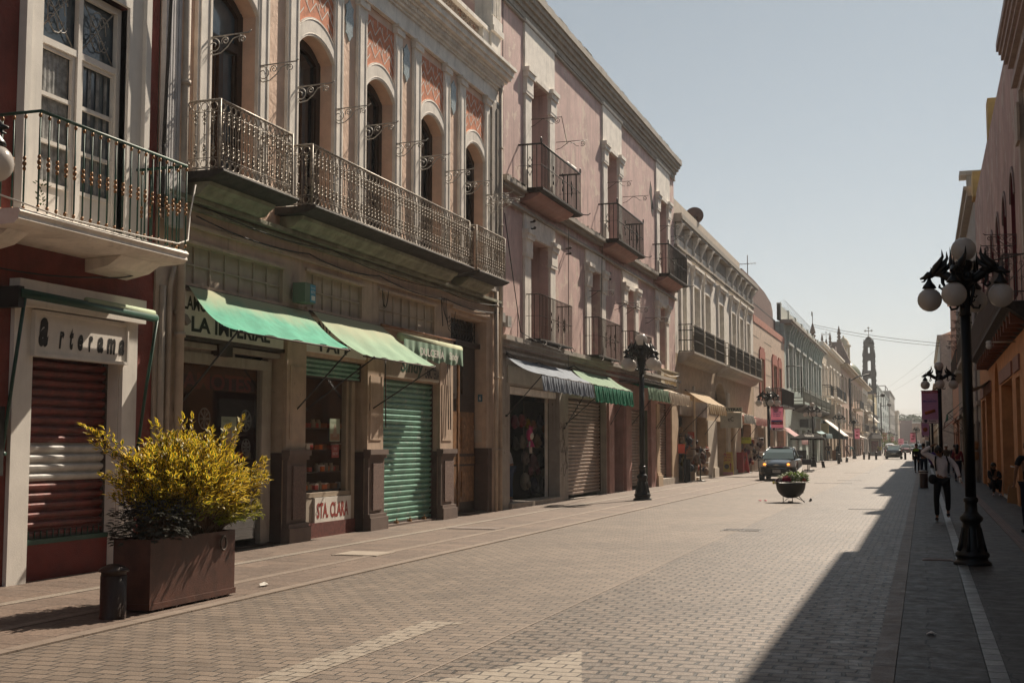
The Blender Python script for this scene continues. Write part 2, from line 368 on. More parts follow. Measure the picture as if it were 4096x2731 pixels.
# ------------------------------------------------------------------ ground
def pavmat(name, c1, c2, mortar, bw, bh, ms, rough=.62, distort=.02, swap=False, bump=.5, fine=.35, off=.5, stain=(.0,.0,.0), stf=.0, grain=70, msm=.25, wear=None):
    m = bpy.data.materials.new(name); m.use_nodes = True; t = m.node_tree; t.nodes.clear()
    out = nd(t, 'ShaderNodeOutputMaterial'); p = nd(t, 'ShaderNodeBsdfPrincipled'); t.links.new(p.outputs[0], out.inputs[0])
    p.inputs['Specular IOR Level'].default_value = .35
    geo = nd(t, 'ShaderNodeNewGeometry'); sep = nd(t, 'ShaderNodeSeparateXYZ'); t.links.new(geo.outputs['Position'], sep.inputs[0])
    cmb = nd(t, 'ShaderNodeCombineXYZ')
    t.links.new(sep.outputs[1 if swap else 0], cmb.inputs[0]); t.links.new(sep.outputs[0 if swap else 1], cmb.inputs[1])
    nz = nd(t, 'ShaderNodeTexNoise'); nz.inputs['Scale'].default_value = 2.2; nz.inputs['Detail'].default_value = 5; t.links.new(geo.outputs['Position'], nz.inputs['Vector'])
    sb = nd(t, 'ShaderNodeVectorMath', operation='SUBTRACT'); sb.inputs[1].default_value = (.5,.5,.5); t.links.new(nz.outputs['Color'], sb.inputs[0])
    sc = nd(t, 'ShaderNodeVectorMath', operation='SCALE'); sc.inputs['Scale'].default_value = distort * 4; t.links.new(sb.outputs[0], sc.inputs[0])
    ad = nd(t, 'ShaderNodeVectorMath', operation='ADD'); t.links.new(cmb.outputs[0], ad.inputs[0]); t.links.new(sc.outputs[0], ad.inputs[1])
    br = nd(t, 'ShaderNodeTexBrick'); br.offset = off; t.links.new(ad.outputs[0], br.inputs['Vector'])
    br.inputs['Color1'].default_value = (*c1,1); br.inputs['Color2'].default_value = (*c2,1); br.inputs['Mortar'].default_value = (*mortar,1)
    br.inputs['Scale'].default_value = 1; br.inputs['Mortar Size'].default_value = ms; br.inputs['Mortar Smooth'].default_value = msm; br.inputs['Bias'].default_value = -.1
    br.inputs['Brick Width'].default_value = bw; br.inputs['Row Height'].default_value = bh
    def noise(s_, d_=6, r_=.65):
        n = nd(t, 'ShaderNodeTexNoise'); n.inputs['Scale'].default_value = s_; n.inputs['Detail'].default_value = d_; n.inputs['Roughness'].default_value = r_
        t.links.new(geo.outputs['Position'], n.inputs['Vector']); return n.outputs['Fac']
    def mr(x, a, b, c, d):
        n = nd(t, 'ShaderNodeMapRange'); 
        for i, v in enumerate((a,b,c,d)): n.inputs[1+i].default_value = v
        t.links.new(x, n.inputs[0]); return n.outputs[0]
    def mulc(col_, f):
        n = nd(t, 'ShaderNodeVectorMath', operation='SCALE'); t.links.new(col_, n.inputs[0]); t.links.new(f, n.inputs['Scale']); return n.outputs[0]
    jm = nd(t, 'ShaderNodeMath', operation='MULTIPLY'); t.links.new(mr(noise(2.6, 6), .46, .66, 0, .6), jm.inputs[0]); t.links.new(br.outputs['Fac'], jm.inputs[1])
    jx = nd(t, 'ShaderNodeMix', data_type='RGBA'); jx.inputs[7].default_value = (*[x*.8 for x in c2], 1); t.links.new(jm.outputs[0], jx.inputs[0]); t.links.new(br.outputs['Color'], jx.inputs[6])
    cur = mulc(jx.outputs[2], mr(noise(.35, 8, .7), .3, .7, .74, 1.2))
    cur = mulc(cur, mr(noise(grain, 3), .25, .75, 1-fine, 1+fine))
    if stf > 0:
        mx = nd(t, 'ShaderNodeMix', data_type='RGBA'); mx.inputs[7].default_value = (*stain,1)
        t.links.new(mr(noise(1.1, 8, .75), .56, .72, 0, stf), mx.inputs[0]); t.links.new(cur, mx.inputs[6]); cur = mx.outputs[2]
    gs = nd(t, 'ShaderNodeTexVoronoi'); gs.inputs['Scale'].default_value = 2.3; t.links.new(geo.outputs['Position'], gs.inputs['Vector'])
    gm = nd(t, 'ShaderNodeMix', data_type='RGBA'); gm.inputs[7].default_value = (*[x*.35 for x in c2],1); t.links.new(mr(gs.outputs['Distance'], .035, .055, .75, 0), gm.inputs[0]); t.links.new(cur, gm.inputs[6]); cur = gm.outputs[2]
    if wear:                      # worn paint that has soaked into the stones
        mx = nd(t, 'ShaderNodeMix', data_type='RGBA'); mx.inputs[7].default_value = (*wear,1)
        t.links.new(mr(noise(9, 8, .75), .40, .62, .75, .1), mx.inputs[0]); t.links.new(cur, mx.inputs[6])
        m2 = nd(t, 'ShaderNodeMix', data_type='RGBA'); t.links.new(br.outputs['Fac'], m2.inputs[0]); t.links.new(mx.outputs[2], m2.inputs[6]); m2.inputs[7].default_value = (*mortar,1); cur = m2.outputs[2]
    t.links.new(cur, p.inputs['Base Color'])
    t.links.new(mr(noise(5), .3, .7, rough-.12, rough+.12), p.inputs['Roughness'])
    inv = nd(t, 'ShaderNodeMath', operation='SUBTRACT'); inv.inputs[0].default_value = 1; t.links.new(br.outputs['Fac'], inv.inputs[1])
    a2 = nd(t, 'ShaderNodeMath', operation='MULTIPLY_ADD'); t.links.new(noise(grain*.45, 5), a2.inputs[0]); a2.inputs[1].default_value = .7; t.links.new(inv.outputs[0], a2.inputs[2])
    b = nd(t, 'ShaderNodeBump'); b.inputs['Strength'].default_value = bump; b.inputs['Distance'].default_value = .012
    t.links.new(a2.outputs[0], b.inputs['Height']); t.links.new(b.outputs[0], p.inputs['Normal'])
    return m
PAV1 = pavmat('smooth_block_paving', (.180,.138,.106), (.122,.094,.073), (.016,.012,.009), .20, .155, .0105, stain=(.13,.105,.085), stf=.5)
PAV2 = pavmat('coarse_block_paving', (.168,.130,.101), (.110,.086,.068), (.010,.008,.006), .20, .155, .0160, distort=.03, fine=.5, stain=(.10,.085,.07), stf=.6, bump=.8, rough=.52)
PAVW = pavmat('paint_worn_block_paving', (.22,.178,.138), (.18,.146,.114), (.045,.035,.027), .20, .155, .0105, wear=(.30,.26,.21))
SIDE = pavmat('stone_slab_paving', (.165,.118,.090), (.118,.085,.066), (.06,.045,.036), .95, .46, .008, swap=False, distort=.06, bump=1.0, fine=.45, stain=(.09,.07,.055), stf=.5, grain=34)
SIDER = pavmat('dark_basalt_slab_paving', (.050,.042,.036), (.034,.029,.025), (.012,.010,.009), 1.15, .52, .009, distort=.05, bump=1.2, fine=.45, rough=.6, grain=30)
KERB = pavmat('pale_kerb_stone', (.225,.175,.138), (.19,.148,.118), (.07,.055,.045), .85, 3.0, .008, swap=True, distort=.02, bump=.5, fine=.3)
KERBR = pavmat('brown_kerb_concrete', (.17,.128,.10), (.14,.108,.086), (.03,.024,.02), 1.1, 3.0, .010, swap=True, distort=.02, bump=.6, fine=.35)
BANDR = pavmat('pale_cobble_band', (.17,.165,.158), (.11,.108,.104), (.02,.018,.016), .27, 3.0, .018, swap=True, distort=.04, bump=1.0, fine=.4, rough=.4)
TACT = pavmat('ribbed_guide_strip', (.30,.25,.20), (.26,.22,.18), (.10,.08,.065), 1.2, .05, .006, swap=True, distort=.003, bump=1.2, fine=.2)
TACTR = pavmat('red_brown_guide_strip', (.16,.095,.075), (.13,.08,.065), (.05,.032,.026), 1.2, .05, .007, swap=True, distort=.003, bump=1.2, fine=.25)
EARTH = mat('distant_ground', (.16, .14, .11), var=.2)
def sheet(name, x0, x1, y0, y1, z, m, thick=0.0):
    mb = MB()
    if thick > 0: mb.box(x0, x1, y0, y1, z - thick, z)
    else: mb.quad((x0,y0,z), (x1,y0,z), (x1,y1,z), (x0,y1,z))
    return tag(mb.build(name, m), kind='structure')
sheet('ground', -4000, 4000, -60, 8000, -.06, EARTH)
sheet('road', -6.95, -3.49, -12, 520, 0, PAV1)
sheet('road_lane', -3.485, -.405, -12, 520, 0, PAV2)
sheet('kerb', -7.10, -6.955, -12, 520, .016, KERB, .07)
mb = MB(); mb.box(-7.10-.0, -7.78, -12, 520, -.05, .014); mb.box(-7.92, -9.0, -12, 520, -.05, .014); mb.box(-9.15, -10.30, -12, 520, -.05, .014)
tag(mb.build('pavement', SIDE), kind='structure')
sheet('drain_strip', -7.78, -7.92, -12, 520, .019, KERB, .06)
sheet('tactile_strip', -9.0, -9.15, -12, 520, .020, TACT, .06)
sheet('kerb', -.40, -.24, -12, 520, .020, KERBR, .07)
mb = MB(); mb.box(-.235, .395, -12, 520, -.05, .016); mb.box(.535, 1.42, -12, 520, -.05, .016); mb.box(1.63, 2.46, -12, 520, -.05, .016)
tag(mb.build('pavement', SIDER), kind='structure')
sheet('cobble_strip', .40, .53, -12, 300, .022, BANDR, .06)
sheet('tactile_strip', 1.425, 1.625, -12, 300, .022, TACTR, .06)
# worn paint on the blocks: shaft and head of an old arrow
mb = MB(); mb.poly([(-4.60,5.2,.004),(-4.26,5.2,.004),(-4.22,10.95,.004),(-4.08,11.15,.004),(-4.50,11.22,.004)])
tag(mb.build('road_marking', PAVW), kind='structure')
mb = MB(); mb.poly([(-3.40,5.0,.004),(-2.05,5.0,.004),(-2.30,8.6,.004),(-2.66,9.95,.004),(-3.05,8.95,.004),(-3.40,8.2,.004)])
tag(mb.build('road_marking', PAVW), kind='structure')
sheet('road_joint', -3.50, -3.477, -12, 300, .004, KERB)
# inspection covers and grates set into the paving
IRONC = mat('worn_cast_iron_cover', (.09,.075,.065), var=.3, scale=30, rough=.4, bump=.8, bscale=80)
mb = MB()
for i in range(7): mb.box(-3.75, -3.08, 24.62+i*.10, 24.68+i*.10, -.02, .006)
mb.box(-3.79,-3.76,24.56,25.34,-.02,.006); mb.box(-3.07,-3.04,24.56,25.34,-.02,.006)
tag(mb.build('drain_grate', IRONC), 'slotted iron drain grate lying across the joint in mid roadway', 'drain grate')
mb = MB(); mb.box(-8.42, -7.72+.0, 17.2, 17.9, .0, .026); mb.box(-8.38, -7.76, 17.24, 17.86, .026, .029)
mb.box(-8.45,-8.42,17.17,17.93,0,.024)
tag(mb.build('access_cover', mat('concrete_cover', (.30,.25,.20), var=.1)), 'pale square concrete cover set in the left pavement', 'access cover')
mb = MB(); mb.box(-9.0+.02, -7.95, 23.3, 23.9, .0, .024); mb.box(-8.93,-8.0,23.35,23.85,.024,.027)
tag(mb.build('access_cover', mat('iron_cover', (.17,.13,.11), var=.2)), 'brown rectangular cover in the left pavement before the green shutter', 'access cover')
mb = MB(); mb.box(-.06, .36, 19.02, 19.30, 0, .024); mb.box(-.03,.33,19.05,19.27,.024,.028)
tag(mb.build('access_cover', mat('pink_stone_cover', (.17,.12,.105), var=.2)), 'narrow pinkish cover in the right pavement beside the lamp foot', 'access cover')
for k, (y, w, x0) in enumerate([(33.8,.9,-1.9),(56.5,1.6,-4.6),(61.2,1.1,-3.9),(78,1.5,-4.6)]):
    mb = MB()
    for j in range(4): mb.box(x0, x0+w, y+j*.12, y+.06+j*.12, -.02, .005)
    tag(mb.build('drain_grate', IRONC), ['dark narrow grate in the sunlit roadway nearest the shadow edge', 'long grate across the roadway just behind the flower bowl', 'short grate in the roadway beyond the flower bowl', 'farthest long grate across the roadway'][k], 'drain grate')
# litter
def litter(x, y, r, m, label, name='litter', flat=.4):
    mb = MB(); n = 9
    ps = [(x + r*random.uniform(.5,1)*math.cos(2*math.pi*i/n), y + r*random.uniform(.5,1)*1.6*math.sin(2*math.pi*i/n), .022+random.uniform(0,r*flat)) for i in range(n)]
    c = (x, y, .03+r*flat*1.3)
    mb.add(ps+[c, (x,y,.020)], [(i,(i+1)%n,n) for i in range(n)]+[((i+1)%n,i,n+1) for i in range(n)])
    return tag(mb.build(name, m), label, 'litter')
PAPER = mat('crumpled_paper', (.6,.57,.52), var=.1); LEAFD = mat('dead_leaf', (.2,.09,.03), var=.3)
litter(-7.35, 13.2, .07, PAPER, 'crumpled white paper on the pavement past the rusty planter')
litter(.02, 11.6, .05, PAPER, 'folded white paper scrap on the right pavement near the kerb')
PETAL = mat('fallen_pink_petal', (.35,.04,.07), var=.2)
litter(-4.60, 37.5, .07, PETAL, 'fallen red petals on the paving, left of the two heaps', 'fallen_petals')
litter(-4.42, 37.4, .08, PETAL, 'fallen pale red petals on the paving nearer the bowl', 'fallen_petals')
litter(-3.17, 37.65, .07, mat('dark_stone', (.03,.025,.02)), 'small dark stone lying right of the flower bowl', 'stone', 1.0)
# ------------------------------------------------------------------ red building with white door surround (nearest, left)
A = thing('red_building', 'nearest dark red stucco building with white doorway surrounds and green balcony rail', 'building', (XF, 13, 0))
mb = MB(); wall(mb, LS, 2, 15.13, 0, 13, [(12.60, 14.36, 4.35, 8.6), (12.58, 14.38, 0.0, 3.30)], 0, .30)
mb.build('wall', REDW, A)
shell(A, LS, 2, 15.13, 13, REDW)
# white surround of the balcony door
mb = MB()
for y0, y1, z0, z1, d in [(12.27,12.60,4.30,9.0,.05),(14.36,14.72,4.30,9.0,.05),(12.60,14.36,7.62,9.0,.05)]: fb(mb, LS, y0, y1, z0, z1, 0.002, d)
fb(mb, LS, 14.36, 14.38, 4.3, 7.6, -.26, .0); fb(mb, LS, 14.66, 14.78, 4.3, 9.0, .003, .115); fb(mb, LS, 12.22, 12.32, 4.3, 9.0, .003, .115)
mb.build('door_surround', WHITE2, A)
dr = MB(); g = MB(); D0 = -.20
def frame_grid(mb, y0, y1, z0, z1, d, ys, zs, w=.05, t=.05):
    for y in [y0+w/2] + ys + [y1-w/2]: fb(mb, LS, y-w/2, y+w/2, z0, z1, d, d+t)
    e = [y0+w/2] + ys + [y1-w/2]
    for z in [z0+w/2] + zs + [z1-w/2]:
        for a, b in zip(e, e[1:]): fb(mb, LS, a+w/2, b-w/2, z-w/2, z+w/2, d, d+t*.9)
frame_grid(dr, 12.60, 14.36, 4.35, 7.60, D0+.04, [13.50], [6.72], .085, .07)
for a, b in ((12.68, 13.44), (13.56, 14.30)):
    frame_grid(dr, a, b, 4.40, 6.68, D0+.03, [], [4.92, 5.45, 6.05], .05, .05)
    fb(dr, LS, a, b, 4.40, 4.90, D0, D0+.05)
door = dr.build('balcony_door', WHITE2, A)
fb(g, LS, 12.62, 14.34, 4.9, 7.58, D0-.02, D0+.01); g.build('pane', GLASSD, door)
# net curtain seen through the glass and scrollwork on the top lights
mb = MB()
for k, (yc) in enumerate((13.07, 13.92)):
    for sgn in (-1, 1):
        mb.tube([fp(LS, D0+.05, yc-.34*sgn, 6.80), fp(LS, D0+.05, yc+.34*sgn, 7.52)], .012, 4)
    for sy in (-1, 1):
        for sz in (-1, 1):
            mb.tube(spiral(fp(LS, D0+.06, yc+.10*sy, 7.16+.14*sz), .12, .03, 0, 5.5*sy*sz, 16, (0,1,0), (0,0,1)), .009, 4)
    mb.tube([fp(LS, D0+.06, yc+.17*math.cos(a*.5), 7.16+.27*math.sin(a*.5)) for a in range(13)], .009, 4)
mb.build('scrollwork', WROUGHT, door)
mb = MB(); CURT = mat('lace_curtain', (.22,.22,.21), var=.5, scale=9, rough=.4, spec=.6)
for a, b in ((12.74, 13.38), (13.62, 14.24)):
    n = 26
    for i in range(n):
        ya = a+(b-a)*i/n; yb = a+(b-a)*(i+1)/n; e0 = .01*math.sin(i*1.9); e1 = .01*math.sin((i+1)*1.9)
        if b < 13.45 or i % 7 < 3: mb.quad(fp(LS,D0+.022+e0*.4,ya,4.95),fp(LS,D0+.022+e1*.4,yb,4.95),fp(LS,D0+.022+e1*.4,yb,6.62),fp(LS,D0+.022+e0*.4,ya,6.62))
mb.build('lace_curtain', CURT, door)
# balcony
mb = MB(); prof = [(0,4.26),(.84,4.26),(.87,4.22),(.84,4.18),(.85,4.14),(.79,4.09),(0,4.05)]
mb.prism([fp(LS, d, 11.3, z) for d, z in prof], (0, 3.35, 0))
mb.prism([fp(LS, d, 11.5, z) for d, z in [(0,4.045),(.55,4.075),(.35,3.95),(0,3.88)]], (0, .35, 0)); mb.prism([fp(LS, d, 13.6, z) for d, z in [(0,4.045),(.55,4.075),(.35,3.95),(0,3.88)]], (0, .9, 0))
bal = mb.build('balcony_slab', WHITE, A)
rl = MB(); z0, z1 = 4.27, 5.42
rl.tube([fp(LS,0,11.62,z1), fp(LS,.84,11.62,z1), fp(LS,.84,14.60,z1), fp(LS,0,14.60,z1)], .020, 6)
bs = [(.84, 11.62 + 2.98*i/19) for i in range(20)] + [(.14*i, 14.60) for i in range(1, 6)] + [(.16*i, 11.62) for i in range(1, 5)]
for d, y in bs: rl.tube([fp(LS,d,y,z0), fp(LS,d,y,z1)], .0115, 5)
kb = rl
for d, y in bs:
    for zz, rr in ((z0+.05,.022),(z0+.50,.022),(z0+.56,.026),(z0+.62,.022),(z1-.05,.022)): kb.ball(fp(LS,d,y,zz), rr, 6, m=1, sc=(1,1,1.3))
rail_ = rl.build('railing', [GREENP, BRASS], bal)
mb = MB(); mb.tube([fp(LS,.86,10.6,4.36), fp(LS,.87,12,4.27), fp(LS,.87,13.4,4.29), fp(LS,.86,14.4,4.33), fp(LS,.72,14.85,4.45), fp(LS,.55,15.15,4.85), fp(LS,.6,15.2,5.3)], .011, 5)
tag(mb.build('cord', WHITE2), 'white cord strung along the foot of the green balcony rail', 'cord')
# small plant growing on the balcony edge
mb = MB()
for i in range(26):
    a = random.uniform(0, 6.28); h = random.uniform(.02,.34); r = random.uniform(.0,.09)
    x, y, z = fp(LS, .80+r*math.cos(a)*.6, 11.72+r*math.sin(a), 4.28+h); L = .045
    mb.quad((x,y,z),(x+L*.5*math.cos(a),y+L*.5*math.sin(a)-.02,z+.012),(x+L*math.cos(a),y+L*math.sin(a),z+.03),(x+L*.5*math.cos(a),y+L*.5*math.sin(a)+.02,z+.02))
tag(mb.build('weed', mat('weed_leaf', (.08,.13,.03), var=.2, bump=0)), 'small green weed sprouting at the foot of the green balcony rail', 'plant')
# ground floor doorway
mb = MB()
fb(mb, LS, 12.20, 14.74, 3.30, 3.62, .004, .16)
fb(mb, LS, 12.24, 12.58, 0.0, 3.30, .004, .06); fb(mb, LS, 14.38, 14.70, 0.0, 3.30, .004, .06)
fb(mb, LS, 14.36, 14.38, .0, 3.2, -.30, .0)
mb.build('doorway_surround', WHITE2, A)
shutter(A, LS, 12.62, 14.33, .50, 2.74, -.21, SHR, .118, m2=SHW, band=(1.13, 1.60))
mb = MB(); fb(mb, LS, 12.58, 14.355, 0, .44, -.26, -.10); mb.build('door_step_panel', DRED, A)
mb = MB(); fb(mb, LS, 12.58, 14.355, .44, .50, -.26, -.09)
for i in range(15): y = 12.64 + i*.115; fb(mb, LS, y, y+.012, .50, .60, -.17, -.16)
mb.build('green_sill', GREENP, A)
sg = MB(); fb(sg, LS, 12.56, 14.38, 2.76, 3.24, .0, .10)
for a in ((12.53,14.41,3.24,3.28),(12.53,14.41,2.72,2.76),(12.53,12.56,2.76,3.24),(14.38,14.41,2.76,3.24)): fb(sg, LS, *a, .0, .125)
sg = sg.build('shop_sign', SIGNW, A)
for ch, y0, y1, z0, z1 in [('a',12.62,12.80,2.84,3.20),('r',13.00,13.10,2.84,3.06),('t',13.20,13.28,2.84,3.12),('e',13.36,13.47,2.84,3.05),('r',13.58,13.67,2.84,3.05),('a',13.76,13.89,2.84,3.05),('m',13.96,14.15,2.84,3.05),('a',14.22,14.34,2.84,3.05)]:
    text(ch, LS, y0, y1, z0, z1, .104, SIGNK, sg, 'letter', .045, .25)
# rolled awning in front of the door with its folded arms
aw = thing('rolled_awning', 'rolled green awning tube with hanging arms over the red shutter', 'awning', (XF, 13.4, 3.3))
mb = MB(); mb.tube([fp(LS,.30,12.05,3.42), fp(LS,.30,14.75,3.38)], .055, 10); mb.build('awning_roll', GREENP, aw)
mb = MB(); mb.tube([fp(LS,.30,13.25,3.46), fp(LS,.30,14.70,3.44)], .045, 8); mb.build('cloth_edge', mat('pale_green_cloth', (.35,.42,.28)), aw)
for yy, y2, zz in ((12.12, 12.10, 1.55), (14.80, 14.76, 1.6)):
    mb = MB(); mb.tube([fp(LS,.30,yy,3.40), fp(LS,.18,y2,zz+.9), fp(LS,.06,y2,zz)], .022, 6); mb.tube([fp(LS,0,y2,zz), fp(LS,.1,y2,zz)], .03, 6); mb.build('arm', GREENP, aw)
# black arm seen low at the left frame edge
fbs(LS, [(11.95, 12.08, 1.3, 2.1, .0, .10), (12.0, 12.1, 3.25, 3.5, 0, .3)], 'wall_bracket', BLACKI, A)
# ------------------------------------------------------------------ cream building
B = thing('cream_building', 'ornate cream building with brick panels and pale iron balconies above green awnings', 'building', (XF, 22.7, 0))
OP = [(16.42+2.805*i, 17.81+2.81*i) for i in range(5)]
OP = [(a, a+1.40) for a, b in OP]
shops = [(15.80, 18.95, .0, 3.22), (19.62, 22.22, .0, 3.22), (22.97, 26.06, .0, 3.0), (26.86, 29.34, .0, 4.68)]
tiles = [(15.80, 18.88, 4.03, 4.62), (19.72, 22.05, 4.06, 4.70), (22.84, 25.85, 4.04, 4.72)]
mb = MB(); wall(mb, LS, 15.16, 30.17, 5.35, 10.9, [(a, b, 5.62, 8.95, .30) for a, b in OP], 0, .52)
mb.build('wall', PEACH, B)
mb = MB(); wall(mb, LS, 15.16, 30.17, 0, 5.35, shops + tiles, 0, .40, mr=0)
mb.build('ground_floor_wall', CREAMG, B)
shell(B, LS, 15.16, 30.17, 11.3, CREAMG)
# tile panels over the shops
for a, b, c, e in tiles:
    mb = MB(); fb(mb, LS, a, b, c, e, -.20, -.08); n = int(round((b-a)/.42)); 
    for i in range(n+1): y = a + (b-a)*i/n; fb(mb, LS, max(a,y-.014), min(b,y+.014), c, e, -.08, -.050)
    for j in range(3):
        z = c + (e-c)*j/2
        for i in range(n): fb(mb, LS, a+(b-a)*i/n+.009, a+(b-a)*(i+1)/n-.009, max(c,z-.014), min(e,z+.014), -.08, -.052)
    mb.build('tile_panel', mat('beige_panel', (.44,.36,.28), var=.1, streak=.3), B)
    mb = MB(); fb(mb, LS, a-.05, b+.05, e, e+.05, .002, .05); fb(mb, LS, a-.05, b+.05, c-.05, c, .002, .05); mb.build('panel_moulding', CREAMG, B)
# pilasters flanking the windows, arch surrounds, brick fields
for i, (a, b) in enumerate(OP):
    mb = MB()
    for p0, p1 in ((a-.40, a), (b, b+.36)):
        fb(mb, LS, p0, p1, 5.62, 10.15, .003, .07)
        for q in (p0+.06, p1-.08): fb(mb, LS, q, q+.02, 5.75, 9.95, .07, .085)
        fb(mb, LS, p0-.03, p1+.03, 10.15, 10.28, .003, .12); fb(mb, LS, p0-.05, p1+.05, 10.28, 10.34, .003, .16)
        fb(mb, LS, p0-.02, p1+.02, 5.5, 5.62, .003, .10)
    mb.build('pilaster', WHITE, B)
    ar = arcpts(a, b, 8.65, .30); top = arcpts(a, b, 8.99, .30)
    mb = MB()
    ps = [fp(LS, .002, y, z) for y, z in ar] + [fp(LS, .002, y, z) for y, z in reversed(top)]
    for (y1_, z1_), (y2_, z2_), (y3_, z3_), (y4_, z4_) in zip(ar, ar[1:], top[1:], top):
        mb.prism([fp(LS,.004,y1_,z1_), fp(LS,.004,y2_,z2_), fp(LS,.004,y3_,z3_), fp(LS,.004,y4_,z4_)], (.055,0,0))
    for off in (.04, .30):
        for (y1_, z1_), (y2_, z2_) in zip(ar, ar[1:]): mb.tube([fp(LS,.06,y1_,z1_+off), fp(LS,.06,y2_,z2_+off)], .010, 4, cap=False)
    mb.build('window_arch', WHITE, B)
    # brick field with white diagonal tile pattern
    mb = MB()
    for (y1_, z1_), (y2_, z2_) in zip(top, top[1:]):
        mb.quad(fp(LS,.02,y1_,z1_), fp(LS,.02,y2_,z2_), fp(LS,.02,y2_,10.15), fp(LS,.02,y1_,10.15))
    mb.build('brick_panel', mat('terracotta_brick', (.58,.20,.095), var=.25, scale=9, bump=.2), B)
    mb = MB(); step = .23; k = 0
    def topz(y): 
        t = (y-a)/(b-a)*2-1; return 8.99 + .30*(1-t*t)
    ny = 6; wy = (b-a)/ny
    for c in range(ny):
        ya = a + c*wy; yb = ya + wy; up = (c % 2 == 0)
        z = 8.9
        while z < 10.3:
            za, zb = (z, z+wy*1.0) if up else (z+wy*1.0, z)
            if min(za, zb) > topz((ya+yb)/2)+.0 and max(za, zb) < 10.14:
                mb.add([fp(LS,.024,ya,za-.017), fp(LS,.024,yb,zb-.017), fp(LS,.024,yb,zb+.017), fp(LS,.024,ya,za+.017)], [(0,1,2,3)])
            z += step
        for zz in range(8):
            z = 9.0 + zz*step + (.09 if up else .0)
            if z > topz((ya+yb)/2)+.05 and z+.12 < 10.14 and zz % 2 == 0:
                mb.add([fp(LS,.0245,ya+wy*.5-.013,z+wy*.0), fp(LS,.0245,ya+wy*.5+.013,z), fp(LS,.0245,ya+wy*.5+.013,z+.16), fp(LS,.0245,ya+wy*.5-.013,z+.16)], [(0,1,2,3)])
    mb.build('tile_lattice', mat('grey_white_tile', (.74,.68,.60), var=.1, bump=0), B)
    # window: dark wooden french doors in an arched opening
    w = MB(); dd = -.30
    fb(w, LS, a, a+.16, 5.62, 8.7, dd, dd+.07); fb(w, LS, b-.16, b, 5.62, 8.7, dd, dd+.07)
    fb(w, LS, (a+b)/2-.06, (a+b)/2+.06, 5.62, 7.98, dd, dd+.10); fb(w, LS, a+.16, b-.16, 7.98, 8.12, dd, dd+.09)
    for s_ in (a+.22, (a+b)/2+.10, (a+b)/2-.13, b-.25): fb(w, LS, s_, s_+.03, 5.7, 7.95, dd+.02, dd+.06)
    for z in (5.62, 6.35): fb(w, LS, a+.16, (a+b)/2-.06, z, z+.14, dd, dd+.06); fb(w, LS, (a+b)/2+.06, b-.16, z, z+.14, dd, dd+.06)
    ar2 = arcpts(a, b, 8.60, .34)
    for (y1_, z1_), (y2_, z2_) in zip(ar2, ar2[1:]): w.prism([fp(LS,dd,y1_,z1_-.16), fp(LS,dd,y2_,z2_-.16), fp(LS,dd,y2_,z2_), fp(LS,dd,y1_,z1_)], (.07,0,0))
    wo_ = w.build('french_window', WOODB, B)
    g = MB(); fb(g, LS, a+.02, b-.02, 5.64, 8.93, dd-.03, dd+.005); g.build('pane', GLASS if i else GLASSD, wo_)
# blue tile ornaments between windows
for i in range(5):
    yc = OP[i][1] + .36 + (2.805-1.40-.76)/2
    mb = MB(); yc = OP[i][1] + .70
    if i == 4: continue
    o8 = [(0,-.40),(.10,-.28),(.16,-.26),(.14,-.12),(.19,.0),(.14,.13),(.17,.28),(.08,.33),(0,.42),(-.08,.33),(-.17,.28),(-.14,.13),(-.19,0),(-.14,-.12),(-.16,-.26),(-.10,-.28)]
    mb.prism([fp(LS,.003,yc+u,9.72+v) for u, v in o8], (.02,0,0)); mb.build('tile_ornament', TILEB, B)
# entablature, cornice, roof balustrade
mb = MB()
fb(mb, LS, 15.2, 30.15, 10.34, 10.40, .003, .10); fb(mb, LS, 15.2, 30.12, 10.74, 10.80, .003, .08); fb(mb, LS, 15.2, 30.14, 10.40, 10.74, .003, .03)
for z0_, z1_, d_ in ((10.80,10.86,.14),(10.95,11.02,.24),(11.02,11.12,.34),(11.12,11.26,.40),(11.26,11.34,.47)): fb(mb, LS, 15.2, 30.2+d_*.4, z0_, z1_, -.3, d_)
n = 150
for i in range(n): y = 15.25 + 14.9*i/n; fb(mb, LS, y, y+.05, 10.86, 10.95, .0, .20)
mb.build('cornice', WHITE, B)
mb = MB()
fb(mb, LS, 15.2, 30.2, 11.34, 11.46, -.32, .30); fb(mb, LS, 15.2, 29.2, 12.0, 12.10, -.12, .14)
fb(mb, LS, 28.75, 29.2, 11.46, 12.0, -.10, .10)
mb.build('parapet', WHITE, B)
mb = MB(); n = 96
for i in range(n):
    y = 15.3 + 13.4*i/n
    for j in range(4):
        z = 11.47 + j*.135; yy = y + (.07 if j % 2 else 0)
        mb.tube([fp(LS,.0,yy+.055*math.cos(a*math.pi/4),z+.067+.062*math.sin(a*math.pi/4)) for a in range(9)], .019, 4, cap=False)
mb.build('lattice_balustrade', mat('terracotta_lattice', (.42,.33,.26), var=.3, scale=8, bump=0, patch=(.30,.12,.07), pscale=6, pth=.55), B)
mb = MB(); fb(mb, LS, 15.2, 29.3, 11.46, 15.5, -.9, -.7); mb.build('upper_storey', mat('grey_upper_wall', (.30,.26,.22), streak=.4), B)
mb = MB(); fb(mb, LS, 29.25, 29.95, 11.46, 15.5, -.30, .16)
for i in range(5): fb(mb, LS, 29.33+i*.13, 29.38+i*.13, 12.5, 15.5, .16, .185)
fb(mb, LS, 29.2, 30.0, 12.05, 12.2, -.3, .24); fb(mb, LS, 29.23, 29.98, 12.2, 12.45, -.3, .20)
mb.build('fluted_pier', WHITE, B)
